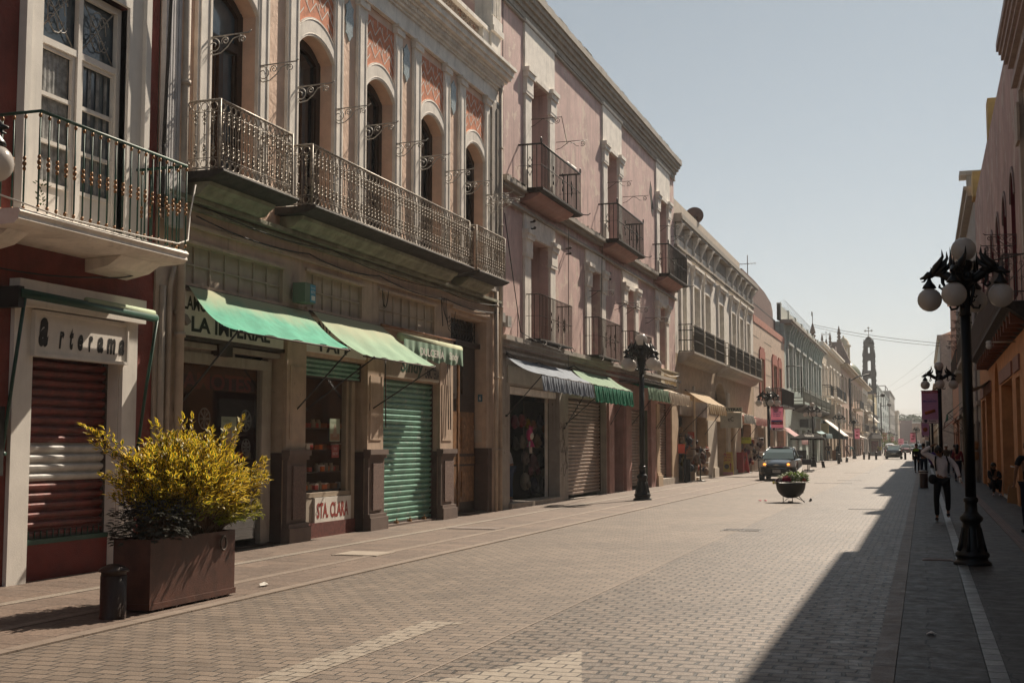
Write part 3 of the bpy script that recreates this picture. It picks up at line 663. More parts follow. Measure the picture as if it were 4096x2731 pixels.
# end pilaster with rusty scars and drain pipes
mb = MB(); fb(mb, LS, 29.47, 30.15, 5.5, 10.34, .003, .10)
for i in range(4): fb(mb, LS, 29.80+i*.09, 29.84+i*.09, 5.7, 10.2, .10, .13)
mb.build('end_pilaster', GREYP, B)
mb = MB(); fb(mb, LS, 15.18, 15.58, 5.2, 11, .003, .08)
for i in range(5): fb(mb, LS, 15.22+i*.065, 15.25+i*.065, 5.6, 11, .08, .10)
fb(mb, LS, 15.15, 15.62, 5.2, 5.45, .003, .16); fb(mb, LS, 15.17, 15.60, 5.45, 5.58, .003, .12)
mb.build('fluted_pilaster', mat('bluish_white_paint', (.56,.55,.55), streak=.25), B)
mb = MB(); mb.tube([fp(LS,.10,15.66,0), fp(LS,.10,15.66,11)], .065, 10)
for z in (1.2, 3.2, 5.0, 6.9, 8.8): mb.tube([fp(LS,.10,15.66,z), fp(LS,.10,15.66,z+.07)], .085, 10)
mb.build('drain_pipe', PIPE, B)
mb = MB(); mb.tube([fp(LS,.07,15.42,0.1), fp(LS,.07,15.42,3.9), fp(LS,.09,15.50,4.2)], .035, 8); mb.tube([fp(LS,.06,15.26,.1), fp(LS,.06,15.26,3.9)], .05, 6); fb(mb, LS, 15.14, 15.56, 0, 4.2, .0, .03)
mb.build('conduit', PIPE, B)
for yy, zz0, zz1 in ((29.75, 0, 5.5), (30.08, 0, 11.0)):
    mb = MB(); mb.tube([fp(LS,.12,yy,zz0), fp(LS,.12,yy,zz1)], .055, 8)
    for z in (1.5, 3.3, 5.1, 7.2, 9.2):
        if z < zz1: mb.tube([fp(LS,.12,yy,z), fp(LS,.12,yy,z+.06)], .075, 8)
    mb.build('drain_pipe', PIPE, B)
# moulding between the storeys
mb = MB(); fb(mb, LS, 15.2, 30.1, 5.22, 5.285, .003, .17); fb(mb, LS, 15.2, 30.1, 5.12, 5.18, .003, .07); mb.build('storey_moulding', MOSSY, B)
mb = MB(); fb(mb, LS, 15.2, 26.8, 4.86, 4.92, .003, .06); fb(mb, LS, 26.8, 29.4, 4.78, 4.9, .003, .08); mb.build('lower_moulding', CREAMG, B)
# balconies
def ornate(mb, S, d, y, z0, z1, side=None):
    """one cast baluster"""
    P = (lambda o, z: fp(S, d, y+o, z)) if side is None else (lambda o, z: fp(S, d+o, y, z))
    h = z1 - z0
    mb.tube([P(0,z0+.10), P(0,z1-.13)], .009, 4, cap=False)
    for f in (.20,.27,.34,.50,.66,.73,.80): mb.ball(P(0,z0+h*f), .021 if f != .5 else .016, 5, sc=(1,1,1.2))
    for f, s_ in ((.24,.045),(.30,.03),(.70,.03),(.76,.045)):
        for q in (-1,1): mb.tube([P(0,z0+h*f-.03), P(q*s_,z0+h*f), P(0,z0+h*f+.03)], .009, 3, cap=False)
    for zc, s_ in ((z0+.07,.055),(z1-.09,.06)):
        mb.tube([P(s_*math.cos(a*math.pi/4), zc+s_*1.05*math.sin(a*math.pi/4)) for a in range(9)], .008, 4, cap=False)
    o = .072
    mb.tube([P(o,z0), P(o,z1)], .0055, 4, cap=False)
def balconyB(y0, y1, dd=.66):
    sl = MB(); sl.prism([fp(LS, d_, y0-.06, z_) for d_, z_ in [(0,5.62),(dd+.10,5.62),(dd+.11,5.59),(dd+.04,5.55),(dd-.08,5.51),(0,5.50)]], (0, y1-y0+.12, 0))
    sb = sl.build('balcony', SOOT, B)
    # rounded sooty underside bed
    u = MB(); u.prism([fp(LS, d_, y0+.12, z_) for d_, z_ in [(.0,5.495),(.44,5.495),(.42,5.44),(.34,5.40),(.28,5.33),(.20,5.30),(.0,5.29)]], (0, y1-y0-.24, 0)); u.build('bed_moulding', MOSSY, sb)
    r = MB(); zt = 6.66; zb = 5.66
    n = int(round((y1-y0)/.144))
    for i in range(n): ornate(r, LS, dd, y0+.07+(y1-y0-.14)*i/(n-1), zb, zt)
    for yy in (y0, y1):
        for q in range(4): ornate(r, LS, .10+q*.15, yy, zb, zt, side=1)
    for zz, rr in ((zt, .020), (zb, .012), (zt-.17, .007), (zb+.15, .007)): r.tube([fp(LS,0,y0,zz), fp(LS,dd,y0,zz), fp(LS,dd,y1,zz), fp(LS,0,y1,zz)], rr, 5)
    for yy in (y0, y1): r.tube([fp(LS,dd,yy,zb-.04), fp(LS,dd,yy,zt+.01)], .018, 6)
    r.build('railing', SILV, sb)
balconyB(15.72, 17.92); balconyB(18.62, 26.28); balconyB(26.75, 28.80)
# iron arms at the window jambs
for a, b in OP:
    for y in (a-.05, b+.06):
        mb = MB(); bracket(mb, LS, y, 7.84, .74, .012, h=.27); mb.build('iron_arm', WROUGHT, B)
for y, z in ((30.0, 7.9), (29.3, 7.7)):
    mb = MB(); bracket(mb, LS, y, z, .74, .010, h=.27); mb.build('iron_arm', WROUGHT, B)
# ground floor piers with rough stone panels
for k, (a, b) in enumerate([(18.97, 19.66), (22.22, 22.97), (26.06, 26.86)]):
    mb = MB(); fb(mb, LS, a, b, 1.55, 4.0, .003, .06); fb(mb, LS, a+.10, b-.10, 1.75, 3.0, .06, .075); mb.build('pier', CREAMG, B)
    mb = MB(); fb(mb, LS, a-.04, b+.04, 0, .26, .003, .17); fb(mb, LS, a-.02, b+.02, .26, .33, .003, .14); fb(mb, LS, a, b, .33, 1.40, .003, .09)
    fb(mb, LS, a-.03, b+.03, 1.40, 1.47, .003, .13); fb(mb, LS, a-.05, b+.05, 1.47, 1.57, .003, .16); mb.build('pier_base', PLINTH, B)
    mb = MB(); fb(mb, LS, a+.16, b-.12, .40, 1.30, .09, .125); mb.build('stone_panel', STONE, B)
    mb = MB(); mb.box(XF-.26, XF-.002, a-.036, a-.022, 0, 1.52); mb.build('jamb_dado', mat('dark_brown_dado', (.07,.04,.03), var=.2, streak=.3), B)
mb = MB(); fb(mb, LS, 29.345, 29.62, 0, 1.58, .003, .05); fb(mb, LS, 29.325, 29.345, 0, 1.58, -.35, .05); mb.build('dado', mat('dark_brown_dado', (.07,.04,.03), var=.2, streak=.3), B)
# ------------------------------------------------------------------ shop fronts of the cream building
def awning(label, yt, yl, zt, zl, dl, m, dt=.10, sag=.05, val=0, vm=None, arms=(), group=None, S=LS, barm=None, wav=.03, name='awning', topbar=True):
    r = thing(name, label, 'awning', (S[0], (yt[0]+yt[1])/2, zl), group)
    mb = MB(); nu, nv = 60, 12; grid = []
    for j in range(nv+1):
        v = j/nv
        for i in range(nu+1):
            u = i/nu; y = (yt[0]+(yt[1]-yt[0])*u)*(1-v) + (yl[0]+(yl[1]-yl[0])*u)*v
            z = zt*(1-v)+zl*v - sag*math.sin(math.pi*v)*(1+.35*math.sin(u*5+1)) + .020*math.sin(u*27+v*7)*v + .016*math.sin(u*11-v*6)*math.sin(math.pi*v); d = dt+(dl-dt)*v
            grid.append(fp(S, d, y, z))
    fs = [(j*(nu+1)+i, j*(nu+1)+i+1, (j+1)*(nu+1)+i+1, (j+1)*(nu+1)+i) for j in range(nv) for i in range(nu)]
    mb.add(grid, fs, 0, True); mb.build('cloth', m, r)
    if val:
        mb = MB(); n = max(40, int((yl[1]-yl[0])*26)); vs = []
        for j in range(4):
            for i in range(n+1):
                u = i/n; y = yl[0]+(yl[1]-yl[0])*u; sc = val*(1-.10*abs(math.sin(u*n*.35)))
                ph = u*(yl[1]-yl[0])*24; w = wav*(j/3)*(math.sin(ph)+.5*math.sin(ph*.43+1))
                vs.append(fp(S, dl+.01+w+.01*j, y, zl-.005-sc*j/3))
        fs = [(j*(n+1)+i, j*(n+1)+i+1, (j+1)*(n+1)+i+1, (j+1)*(n+1)+i) for j in range(3) for i in range(n)]
        mb.add(vs, fs, 0, True); mb.build('valance', vm or m, r)
    mb = MB(); mb.tube([fp(S,dl,yl[0],zl-.012), fp(S,dl,yl[1],zl-.012)], .014, 6); mb.build('front_bar', RUSTI, r)
    if topbar: mb = MB(); mb.tube([fp(S,dt-.02,yt[0]-.06,zt-.02), fp(S,dt-.02,yt[1]+.06,zt-.02)], .030, 8); mb.build('roller', barm or RUSTI, r)
    for (ya, yb, zb) in arms:
        mb = MB(); mb.tube([fp(S,dl,ya,zl-.01), fp(S,.03,yb,zb)], .014, 6); mb.tube([fp(S,0,yb,zb), fp(S,.06,yb,zb+.02)], .03, 6); mb.ball(fp(S,dl,ya,zl-.01), .03, 6); mb.build('arm', BLACKI, r)
    return r
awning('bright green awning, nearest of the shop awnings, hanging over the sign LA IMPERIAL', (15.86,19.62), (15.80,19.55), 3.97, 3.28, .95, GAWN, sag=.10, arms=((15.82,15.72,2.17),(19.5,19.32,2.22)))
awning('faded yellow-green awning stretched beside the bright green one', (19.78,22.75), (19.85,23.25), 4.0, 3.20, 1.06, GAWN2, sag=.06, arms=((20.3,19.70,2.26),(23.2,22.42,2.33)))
# rolled third awning with lettered valance
ra = thing('rolled_awning', 'rolled pale green awning with white lettering on its hanging valance above the green shutter', 'awning', (XF, 24.6, 3.7))
mb = MB(); mb.tube([fp(LS,.42,22.95,3.80), fp(LS,.42,26.3,3.78)], .085, 12); mb.build('awning_roll', mat('sun_faded_cloth', (.40,.42,.28), var=.15, rough=.9), ra)
mb = MB(); n = 90; vs = []
for j in range(4):
    for i in range(n+1):
        u = i/n; y = 22.95+3.35*u
        vs.append(fp(LS, .50+.028*(j/3)*(math.sin(u*60)+.6*math.sin(u*27)), y, 3.76-(.36+.03*math.sin(u*26))*j/3))
mb.add(vs, [(j*(n+1)+i, j*(n+1)+i+1, (j+1)*(n+1)+i+1, (j+1)*(n+1)+i) for j in range(3) for i in range(n)], 0, True)
vl = mb.build('valance', mat('green_valance', (.22,.33,.24), var=.2, rough=.9, patch=(.25,.38,.28), pscale=5, pth=.55), ra)
text('DULCERÍA', LS, 23.7, 25.05, 3.48, 3.68, .545, SIGNW, vl, 'lettering', .02); text('Sindy', LS, 25.35, 25.9, 3.44, 3.66, .55, SIGNW, vl, 'lettering', .03)
mb = MB(); mb.tube([fp(LS,.12,22.7,4.02), fp(LS,.16,26.74,4.03)], .030, 8); mb.build('pole', mat('copper_pole', (.32,.15,.08), rough=.5, var=.2), ra)
for zz in (4.0,): mb = MB(); mb.tube([fp(LS,.0,26.72,4.08), fp(LS,.16,26.74,4.03), fp(LS,.18,26.70,3.70)], .04, 6); mb.build('pole_bracket', BLACKI, ra)
for y in (22.95, 26.42, 26.55): mb = MB(); mb.tube([fp(LS,.10,y,3.5), fp(LS,.13,y-.02,2.0)], .013, 5); mb.build('folded_arm', RUSTI, ra)
# signboards
def board(name, y0, y1, z0, z1, d0, d1, m, root=B, rim=None):
    mb = MB(); fb(mb, LS, y0, y1, z0, z1, d0, d1, 0)
    if rim: 
        for a in ((y0-.03,y1+.03,z1,z1+.03),(y0-.03,y1+.03,z0-.03,z0),(y0-.03,y0,z0,z1),(y1,y1+.03,z0,z1)): fb(mb, LS, *a, d0, d1+.015, 1)
    return mb.build(name, [m, rim or m], root)
s1 = board('shop_sign', 15.80, 18.84, 3.26, 3.90, .0, .05, SIGNW)
text('LAMONAS', LS, 15.80, 16.9, 3.63, 3.84, .054, SIGNK, s1, 'lettering', .03)
for wd, a, b in (('LA', 16.03, 16.56), ('IMPERIAL', 16.68, 18.38)): text(wd, LS, a, b, 3.32, 3.55, .054, SIGNK, s1, 'lettering', .035)
s2 = board('shop_sign', 19.68, 22.18, 3.29, 3.92, .0, .04, SIGNW)
text('SANTA CLARA', LS, 19.75, 21.9, 3.66, 3.86, .044, SIGNK, s2, 'lettering', .025); text('PAPI', LS, 20.2, 21.3, 3.32, 3.56, .044, SIGNK, s2, 'lettering', .03)
s3 = board('shop_sign', 22.82, 26.04, 3.03, 3.62, .0, .05, mat('sign_tan', (.42,.36,.28), streak=.2))
text('Sindy', LS, 23.85, 25.08, 3.07, 3.46, .054, SIGNG, s3, 'lettering', .03, .15); text('CAMOTERIA', LS, 25.16, 26.0, 3.09, 3.32, .054, SIGNK, s3, 'lettering', .03)
# shop 1: glazed front
def goods(n, y0, y1, zs, d, label, group):
    cols = [mat('box_red', (.50,.05,.03), bump=0), mat('box_white', (.75,.70,.62), bump=0), mat('box_orange', (.70,.16,.03), bump=0), mat('box_brown', (.30,.15,.07), bump=0), mat('jar_glass', (.30,.27,.20), rough=.2, bump=0)]
    protos = []
    for m in cols:
        r = MB(); L = random.uniform(.10,.16); r.box(-.05,.05,-L/2,L/2,0,random.uniform(.07,.13)); r.box(-.051,.051,-L/2-.001,L/2+.001,.02,.035)
        protos.append((m, r))
    first = {}
    for i in range(n):
        k = random.randrange(5); y = y0+(y1-y0)*((i*.618)%1); z = random.choice(zs)
        kind = ['red','white','orange','brown','glass'][k]; sh = zs.index(z); lab = '%s %s %s, %s' % (kind, 'jar' if k == 4 else 'box', label, ['on the shelf at knee height','on the waist high shelf','on the chest high shelf','on the bottom shelf','on the top shelf'][sh] if len(zs) > 3 else ['on the middle shelf','on the upper shelf','on the lower shelf'][sh])
        if k not in first:
            r = MB(); L = .13; h = random.uniform(.08,.13)
            if k == 4: r.lathe([(.045,0),(.05,.02),(.05,.10),(.035,.12),(.038,.15)], n=10)
            else: r.box(-.05,.05,-L/2,L/2,0,h)
            o = r.build('sweet_box' if k < 4 else 'jar', cols[k]); first[k] = o
            tag(o, lab, 'box' if k < 4 else 'jar', group)
        else: o = first[k].copy(); col.objects.link(o); o['label'] = lab
        o.location = fp(LS, d+random.uniform(-.05,.03), y, z)
mb = MB(); fb(mb, LS, 18.46, 18.66, 0.12, 2.92, -.22, -.12); fb(mb, LS, 15.80, 18.66, 2.88, 3.04, -.22, -.10); fb(mb, LS, 15.80, 18.90, 3.10, 3.18, -.20, -.04); fb(mb, LS, 18.72, 18.84, .0, 3.08, -.30, -.16)
fb(mb, LS, 15.80, 17.6, 3.04, 3.10, -.2, -.14); fb(mb, LS, 18.48, 18.64, 0, .12, -.22, -.12)
sf = mb.build('shop_window', mat('worn_white_wood', (.36,.31,.26), streak=.5), B)
fbs(LS, [(15.80, 18.95, 3.20, 3.26, -.35, .02)], 'shutter_box', WOODB, B); fbs(LS, [(16.9, 17.3, 3.02, 3.2, -.2, .0)], 'motor_box', WOODB, B); fbs(LS, [(15.8, 18.8, .0, .05, -.4, -.05)], 'threshold', WOODB, B)
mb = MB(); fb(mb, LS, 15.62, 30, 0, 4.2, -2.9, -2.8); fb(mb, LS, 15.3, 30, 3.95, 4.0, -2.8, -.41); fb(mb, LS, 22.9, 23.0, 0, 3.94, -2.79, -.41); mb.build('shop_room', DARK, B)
for z in (1.0, 1.4, 1.8, .62): mb = MB(); fb(mb, LS, 17.2, 18.6, z, z+.02, -.50, -.28); mb.build('shelf', WOODB, B)
goods(30, 17.5, 18.5, (1.02, 1.42, .64), -.38, 'of sweets behind the IMPERIAL shop glass', 'sweets on the shelves of the first shop')
text('CAMOTES', LS, 15.95, 18.3, 2.50, 2.76, -.24, mat('dim_red_letters', (.10,.02,.016), bump=0), sf, 'lettering', .03)
def poster(y0, y1, z0, z1, d, label):
    p = thing('poster', label, 'poster', fp(LS, d, (y0+y1)/2, z0))
    mb = MB(); fb(mb, LS, y0, y1, z0, z1, d, d+.008); mb.build('sheet', mat('poster_pale_green', (.34,.38,.28), bump=0), p)
    mb = MB(); w = y1-y0; h = z1-z0; fb(mb, LS, y0+w*.05, y1-w*.05, z0+h*.05, z0+h*.34, d+.008, d+.010, 0)
    mb.prism([fp(LS,d+.0085,y0+w*.3,z0+h*.2), fp(LS,d+.0085,y0+w*.72,z0+h*.2), fp(LS,d+.0085,y0+w*.62,z0+h*.62), fp(LS,d+.0085,y0+w*.5,z0+h*.78), fp(LS,d+.0085,y0+w*.4,z0+h*.6)], (.003,0,0), 1)
    mb.build('picture', [mat('poster_warm', (.28,.16,.10), bump=0), mat('poster_figure', (.33,.25,.19), bump=0)], p)
    text('MUESTRA', LS, y0+.04, y0+w*.6, z1-.09, z1-.05, d+.011, mat('poster_green_text', (.10,.16,.08), bump=0), p, 'lettering')
poster(17.3, 17.75, 1.62, 2.10, -.185, 'pale green poster with a figure behind the first shop window')
for q_, (yc, zc, rr) in enumerate( ((18.25, 2.05, .17), (18.27, 1.62, .13), (17.0, 2.06, .16))):
    mb = MB(); mb.tube([fp(LS,-.3,yc+rr*math.cos(a*math.pi/8),zc+rr*math.sin(a*math.pi/8)) for a in range(17)], .012, 4)
    for a in range(8): mb.tube([fp(LS,-.3,yc,zc), fp(LS,-.3,yc+rr*math.cos(a*math.pi/4),zc+rr*math.sin(a*math.pi/4))], .012, 4); mb.ball(fp(LS,-.3,yc+rr*.6*math.cos(a*math.pi/4),zc+rr*.6*math.sin(a*math.pi/4)), .02, 5)
    tag(mb.build('talavera_plate', mat('dull_white_plate', (.20,.20,.19), bump=0)), ['pale round openwork plate hanging beside the poster','round openwork plate hanging below the other one','dim round openwork plate left of the poster'][q_], 'ornament', 'round ornaments hanging in the first shop')
# shop 2
mb = MB(); fb(mb, LS, 19.62, 22.0, .72, .80, -.26, -.12); fb(mb, LS, 21.70, 21.80, .8, 2.86, -.24, -.14); fb(mb, LS, 21.84, 22.0, .0, 2.86, -.26, -.10); fb(mb, LS, 22.05, 22.2, 0, 3.2, -.40, -.2)
sf2 = mb.build('shop_window', mat('worn_cream_wood', (.34,.27,.20), streak=.5), B)
mb = MB(); fb(mb, LS, 19.63, 21.70, .8, 2.86, -.20, -.19); 
GL2 = bpy.data.materials.new('clear_shop_glass'); GL2.use_nodes = True; _t = GL2.node_tree; _t.nodes.clear()
_o = nd(_t,'ShaderNodeOutputMaterial'); _a = nd(_t,'ShaderNodeBsdfTransparent'); _b = nd(_t,'ShaderNodeBsdfGlossy'); _b.inputs['Roughness'].default_value = .03; _x = nd(_t,'ShaderNodeMixShader'); _f = nd(_t,'ShaderNodeFresnel'); _f.inputs[0].default_value = 1.5
_x.inputs[0].default_value = .09; _t.links.new(_a.outputs[0], _x.inputs[1]); _t.links.new(_b.outputs[0], _x.inputs[2]); _t.links.new(_x.outputs[0], _o.inputs[0])
mb.build('pane', GL2, sf2)
mb = MB(); fb(mb, LS, 15.82, 18.46, .15, 2.88, -.18, -.17); mb.build('pane', GL2, sf)
sc_ = board('shop_sign', 20.35, 21.83, .27, .71, -.14, -.09, SIGNW)
text('STA. CLARA', LS, 20.42, 21.72, .34, .62, -.086, SIGNR, sc_, 'lettering', .03)
mb = MB(); fb(mb, LS, 19.62, 20.34, .27, .71, -.22, -.13); mb.build('sill_panel', mat('grey_cream_paint', (.36,.31,.25), streak=.4), B)
mb = MB(); fb(mb, LS, 19.62, 22.0, .0, .27, -.22, -.08); mb.build('brick_footing', mat('dark_red_brick', (.12,.03,.022), var=.3, scale=12), B)
shutter(B, LS, 19.66, 22.1, 2.86, 3.21, -.10, SHG, .10)
for z in (1.15, 1.55, 1.95, .82): mb = MB(); fb(mb, LS, 19.75, 22.0, z, z+.015, -.50, -.26); mb.build('shelf', WOODB, B)
goods(70, 20.0, 21.95, (.84, 1.17, 1.57, .84, 1.97), -.36, 'of sweets behind the STA. CLARA window', 'sweets on the shelves of the second shop')
poster(21.08, 21.5, 1.72, 2.14, -.185, 'pale green poster in the STA. CLARA window')
nt = tag(thing('notice', 'small red notice below the poster in the STA. CLARA window', 'notice', fp(LS,-.18,21.32,1.45)))
mb = MB(); fb(mb, LS, 21.17, 21.47, 1.42, 1.66, -.185, -.177); mb.build('card', SIGNR, nt); text('EFECTIVO', LS, 21.21, 21.43, 1.47, 1.52, -.175, SIGNW, nt, 'lettering'); text('SOLO', LS, 21.25, 21.39, 1.56, 1.61, -.175, SIGNW, nt, 'lettering')
# green shutter of shop 3 with padlocks
shutter(B, LS, 23.01, 26.01, .06, 2.99, -.16, SHG, .112)
mb = MB(); fb(mb, LS, 23.01, 26.01, 0, .055, -.2, .0); mb.build('threshold', PLINTH, B)
for y, w_ in ((23.9,'nearest'), (24.6,'middle'), (25.4,'farthest')):
    mb = MB(); fb(mb, LS, y, y+.07, .05, .11, -.10, -.02); mb.tube([fp(LS,-.05,y+.01,.10), fp(LS,-.05,y+.035,.16), fp(LS,-.05,y+.06,.10)], .008, 4); tag(mb.build('padlock', BRASS), 'small padlock at the foot of the green shutter, the %s one' % w_, 'padlock', 'padlocks of the green shutter')
# letters by the doors, house number
for ch, y, z, d in (('A', 26.12, 2.30, .064), ('B', 22.30, 2.32, .065)): text(ch, LS, y, y+.09, z, z+.14, d, SIGNK, B, 'letter', .02)
mb = MB(); mb.box(XF-.22, XF-.10, 29.325, 29.338, 2.72, 2.90); hn = mb.build('house_number', mat('blue_plate', (.06,.14,.19), bump=0), B); text_xz('6', XF-.18, XF-.14, 2.76, 2.86, 29.322, SIGNW, hn, 'digit', .02)
mb = MB(); mb.box(XF-.30,XF-.12,29.30,29.338,1.72,2.02); mb.box(XF-.25,XF-.18,29.29,29.30,1.86,1.96); mb.build('intercom', PIPE, B)
# tall wooden door with grille
mb = MB(); fb(mb, LS, 26.86, 29.34, 4.02, 4.14, -.36, -.16); mb.build('transom', WOODB, B); fbs(LS, [(26.86, 29.32, 0, .06, -.4, -.02)], 'threshold', WOODB, B)
gr = MB(); 
for i in range(13): gr.tube([fp(LS,-.30,26.9+i*.2,4.15), fp(LS,-.30,26.9+i*.2,4.66)], .012, 4)
for i in range(12):
    for z in (4.28, 4.50): gr.tube([fp(LS,-.29,27+i*.2+.07*math.cos(a*math.pi/4),z+.08*math.sin(a*math.pi/4)) for a in range(9)], .010, 4)
gr.build('grille', BLACKI, B)
mb = MB(); fb(mb, LS, 26.86, 29.34, 4.14, 4.68, -.42, -.38); mb.build('fanlight', GLASS, B)
dm = MB(); fb(dm, LS, 26.88, 29.32, .06, 4.02, -.36, -.30); door4 = dm.build('wooden_door', WOODB, B)
pn = MB()
for y0, y1 in ((27.0, 27.98), (28.2, 29.18)):
    for z0, z1 in ((.30, 1.15), (1.45, 2.45), (2.75, 3.85)):
        pn = MB(); fb(pn, LS, y0, y1, z0, z1, -.30, -.27); fb(pn, LS, y0+.10, y1-.10, z0+.12, z1-.12, -.27, -.245); pn.build('door_panel', WOODT if z0 < 2.5 else WOODB, door4)  # top panels in dark wood paint the shade high in the recess
pn = MB(); fb(pn, LS, 28.05, 28.13, .1, 4.0, -.30, -.25); fb(pn, LS, 26.9, 28.04, 1.2, 1.38, -.30, -.28); fb(pn, LS, 28.14, 29.28, 1.2, 1.38, -.30, -.28); pn.build('door_rail', WOODT, door4)
# meter box with blue notice on the first pier
bx = thing('meter_box', 'green grey box with blue notice fixed high between two awnings', 'box', (XF+.1, 19.3, 4.05))
mb = MB(); mb.box(XF+.06, XF+.30, 19.12, 19.50, 4.08, 4.42); mb.build('case', mat('grey_green_box', (.16,.20,.14), var=.1), bx)
for i in range(5): pass
mb = MB(); fb(mb, LS, 19.30, 19.49, 4.10, 4.40, .302, .31); nb = mb.build('notice', mat('notice_blue', (.10,.30,.42), bump=0), bx); text('ADITIVO', LS, 19.31, 19.48, 4.25, 4.30, .312, SIGNW, nb, 'lettering'); text('Empresa', LS, 19.32, 19.46, 4.33, 4.36, .312, SIGNW, nb, 'lettering')
mb = MB(); fb(mb, LS, 19.33, 19.46, 4.13, 4.21, .312, .314); mb.build('white_patch', SIGNW, nb)
# floodlight by the IMPERIAL sign
fl = thing('floodlight', 'small grey floodlight beside the IMPERIAL sign', 'lamp', fp(LS,.12,15.85,3.5))
mb = MB(); mb.ball(fp(LS,.06,15.66,3.56), .07, 8); mb.build('mount', PIPE, fl)
mb = MB(); mb.prism([fp(LS,.08,15.68,3.55), fp(LS,.08,15.78,3.53), fp(LS,.08,15.88,3.44), fp(LS,.08,15.78,3.38), fp(LS,.08,15.70,3.46)], (.07,0,0)); mb.build('lamp_head', mat('lamp_grey', (.22,.19,.17)), fl)
# gas/electric boxes and wires
mb = MB(); fb(mb, LS, 15.2, 15.5, 4.75, 5.05, .1, .22); mb.tube([fp(LS,.12,15.3,5.05), fp(LS,.12,15.3,5.25)], .05, 6); mtr = tag(mb.build('electric_meter', mat('meter_pale', (.45,.45,.42))), 'pale electric meter behind the far end of the green balcony rail', 'meter')
mb = MB(); fb(mb, LS, 30.22, 30.42, 4.78, 5.02, .02, .14); tag(mb.build('electric_meter', mat('meter_grey', (.33,.32,.30))), 'grey meter box left of the pink building corner, nearer one', 'meter')
mb = MB(); fb(mb, LS, 30.62, 30.92, 4.70, 4.98, .02, .14); fb(mb, LS, 30.78,30.86,4.78,4.86,.14,.145); tag(mb.build('electric_meter', mat('meter_grey', (.33,.32,.30))), 'grey meter box on the pink wall, farther one', 'meter')
cable('cable', [fp(LS,.12,16.0,5.02), fp(LS,.12,19.6,4.98), fp(LS,.12,22.6,4.98), fp(LS,.12,26.3,4.92), fp(LS,.12,30.1,5.0)], .09, 'thick cable slung along the cream wall above the shop awnings', .012)
cable('cable', [fp(LS,.10,15.8,5.25), fp(LS,.22,20.3,5.15), fp(LS,.15,25.8,5.12), fp(LS,.15,30.1,5.2)], .12, 'thin cable slung close under the long iron balcony', .009)
cable('cable', [fp(LS,.10,26.0,4.9), fp(LS,.10,26.1,4.3)], .0, 'cable hanging down the third pier', .01)
for k in range(4):
    cable('cable', [fp(LS,.10,26.0+.1*k,4.95), fp(LS,.16,26.35,4.55-.1*k), fp(LS,.10,26.9,4.7)], .22, ['highest','second','third','lowest'][k] + ' tangled wire hanging near the top of the wooden door', .007).__setitem__('group', 'tangled wires by the wooden door')
cable('cable', [fp(LS,.05,22.9,4.75), fp(LS,.05,23.0,4.45), fp(LS,.05,23.2,4.75)], .15, 'looped wire over the third tile panel', .010)
# ------------------------------------------------------------------ pink building
Cb = thing('pink_building', 'weathered pink building with black iron balconies and a grey stained cornice', 'building', (XF, 42.3, 0))
UP = [(32.95, 34.72), (41.85, 43.50), (50.95, 52.65)]; LO = [(32.88, 34.75), (39.50, 40.92), (44.68, 46.12), (50.66, 52.14)]
gf = [(31.20, 35.94, 0, 3.22), (36.90, 41.70, 0, 3.12), (42.66, 44.20, 0, 3.1), (45.24, 48.45, 0, 3.0), (50.60, 53.2, 0, 3.4)]
mb = MB(); wall(mb, LS, 30.19, 54.45, 4.2, 13.45, [(a, b, 8.55, 11.88) for a, b in UP] + [(a, b, 4.5, 7.38) for a, b in LO[:3]] + [(50.66, 52.14, 5.0, 7.34)], 0, .62)
mb.build('wall', PINK, Cb)
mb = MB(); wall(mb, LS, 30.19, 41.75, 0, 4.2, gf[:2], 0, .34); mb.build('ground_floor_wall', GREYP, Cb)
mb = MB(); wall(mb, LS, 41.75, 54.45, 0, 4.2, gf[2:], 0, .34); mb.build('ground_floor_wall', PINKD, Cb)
shell(Cb, LS, 30.19, 54.45, 13.6, PINK)
mb = MB()
for z0_, z1_, d_ in ((13.42,13.60,.06),(13.60,13.74,.12),(13.74,13.88,.2),(13.88,14.02,.27),(14.02,14.22,.33)): fb(mb, LS, 30.19, 54.47+d_*.9, z0_, z1_, -.3, d_)
for i in range(60):
    y = 30.3 + 24.3*random.random(); fb(mb, LS, y, y+random.uniform(.1,.5), 14.215, 14.23+random.uniform(0,.05), -.2, .325)
mb.build('cornice', GREYP, Cb)
def surr(mb, a, b, zb, zt, zp, w=.60, cap=.35):
    for p0, p1 in ((a-w, a), (b, b+w)):
        fb(mb, LS, p0+.04, p1-.0 if p1 == a else p1-.04, zb, zt-.1, .003, .07)
        fb(mb, LS, p0-.02, p1+.04, zt-.60, zt-.52, .003, .11)
        fb(mb, LS, p0+.02, p1+.02, zt-.52, zt-.12, .003, .12); fb(mb, LS, p0-.03, p1+.05, zt-.12, zt+.02, .003, .17); fb(mb, LS, p0-.06, p1+.07, zt+.02, zt+.14, .003, .21)
    fb(mb, LS, a-w+.02, b+w-.02, zt+.14, zp, .003, .06)
    fb(mb, LS, a, b, zt, zt+.139, .003, .10)
for (a, b) in UP:
    mb = MB(); surr(mb, a, b, 8.55, 11.9, 13.34); fb(mb, LS, a-.62, b+.66, 13.34, 13.42, .003, .10)
    for s in (a-.55, b+.08): fb(mb, LS, s, s+.4, 8.6, 8.95, .07, .14); fb(mb, LS, s+.05, s+.36, 8.95, 9.2, .07, .12)
    mb.build('window_surround', WHITE, Cb)
for (a, b) in LO:
    mb = MB(); surr(mb, a, b, 4.5 if b < 50 else 4.5, 7.38, 7.96); mb.build('window_surround', WHITE, Cb)
mb = MB(); fb(mb, LS, 30.19, 54.5, 13.30, 13.36, .003, .08); mb.build('string_moulding', GREYP, Cb)
mb = MB(); y = 30.19
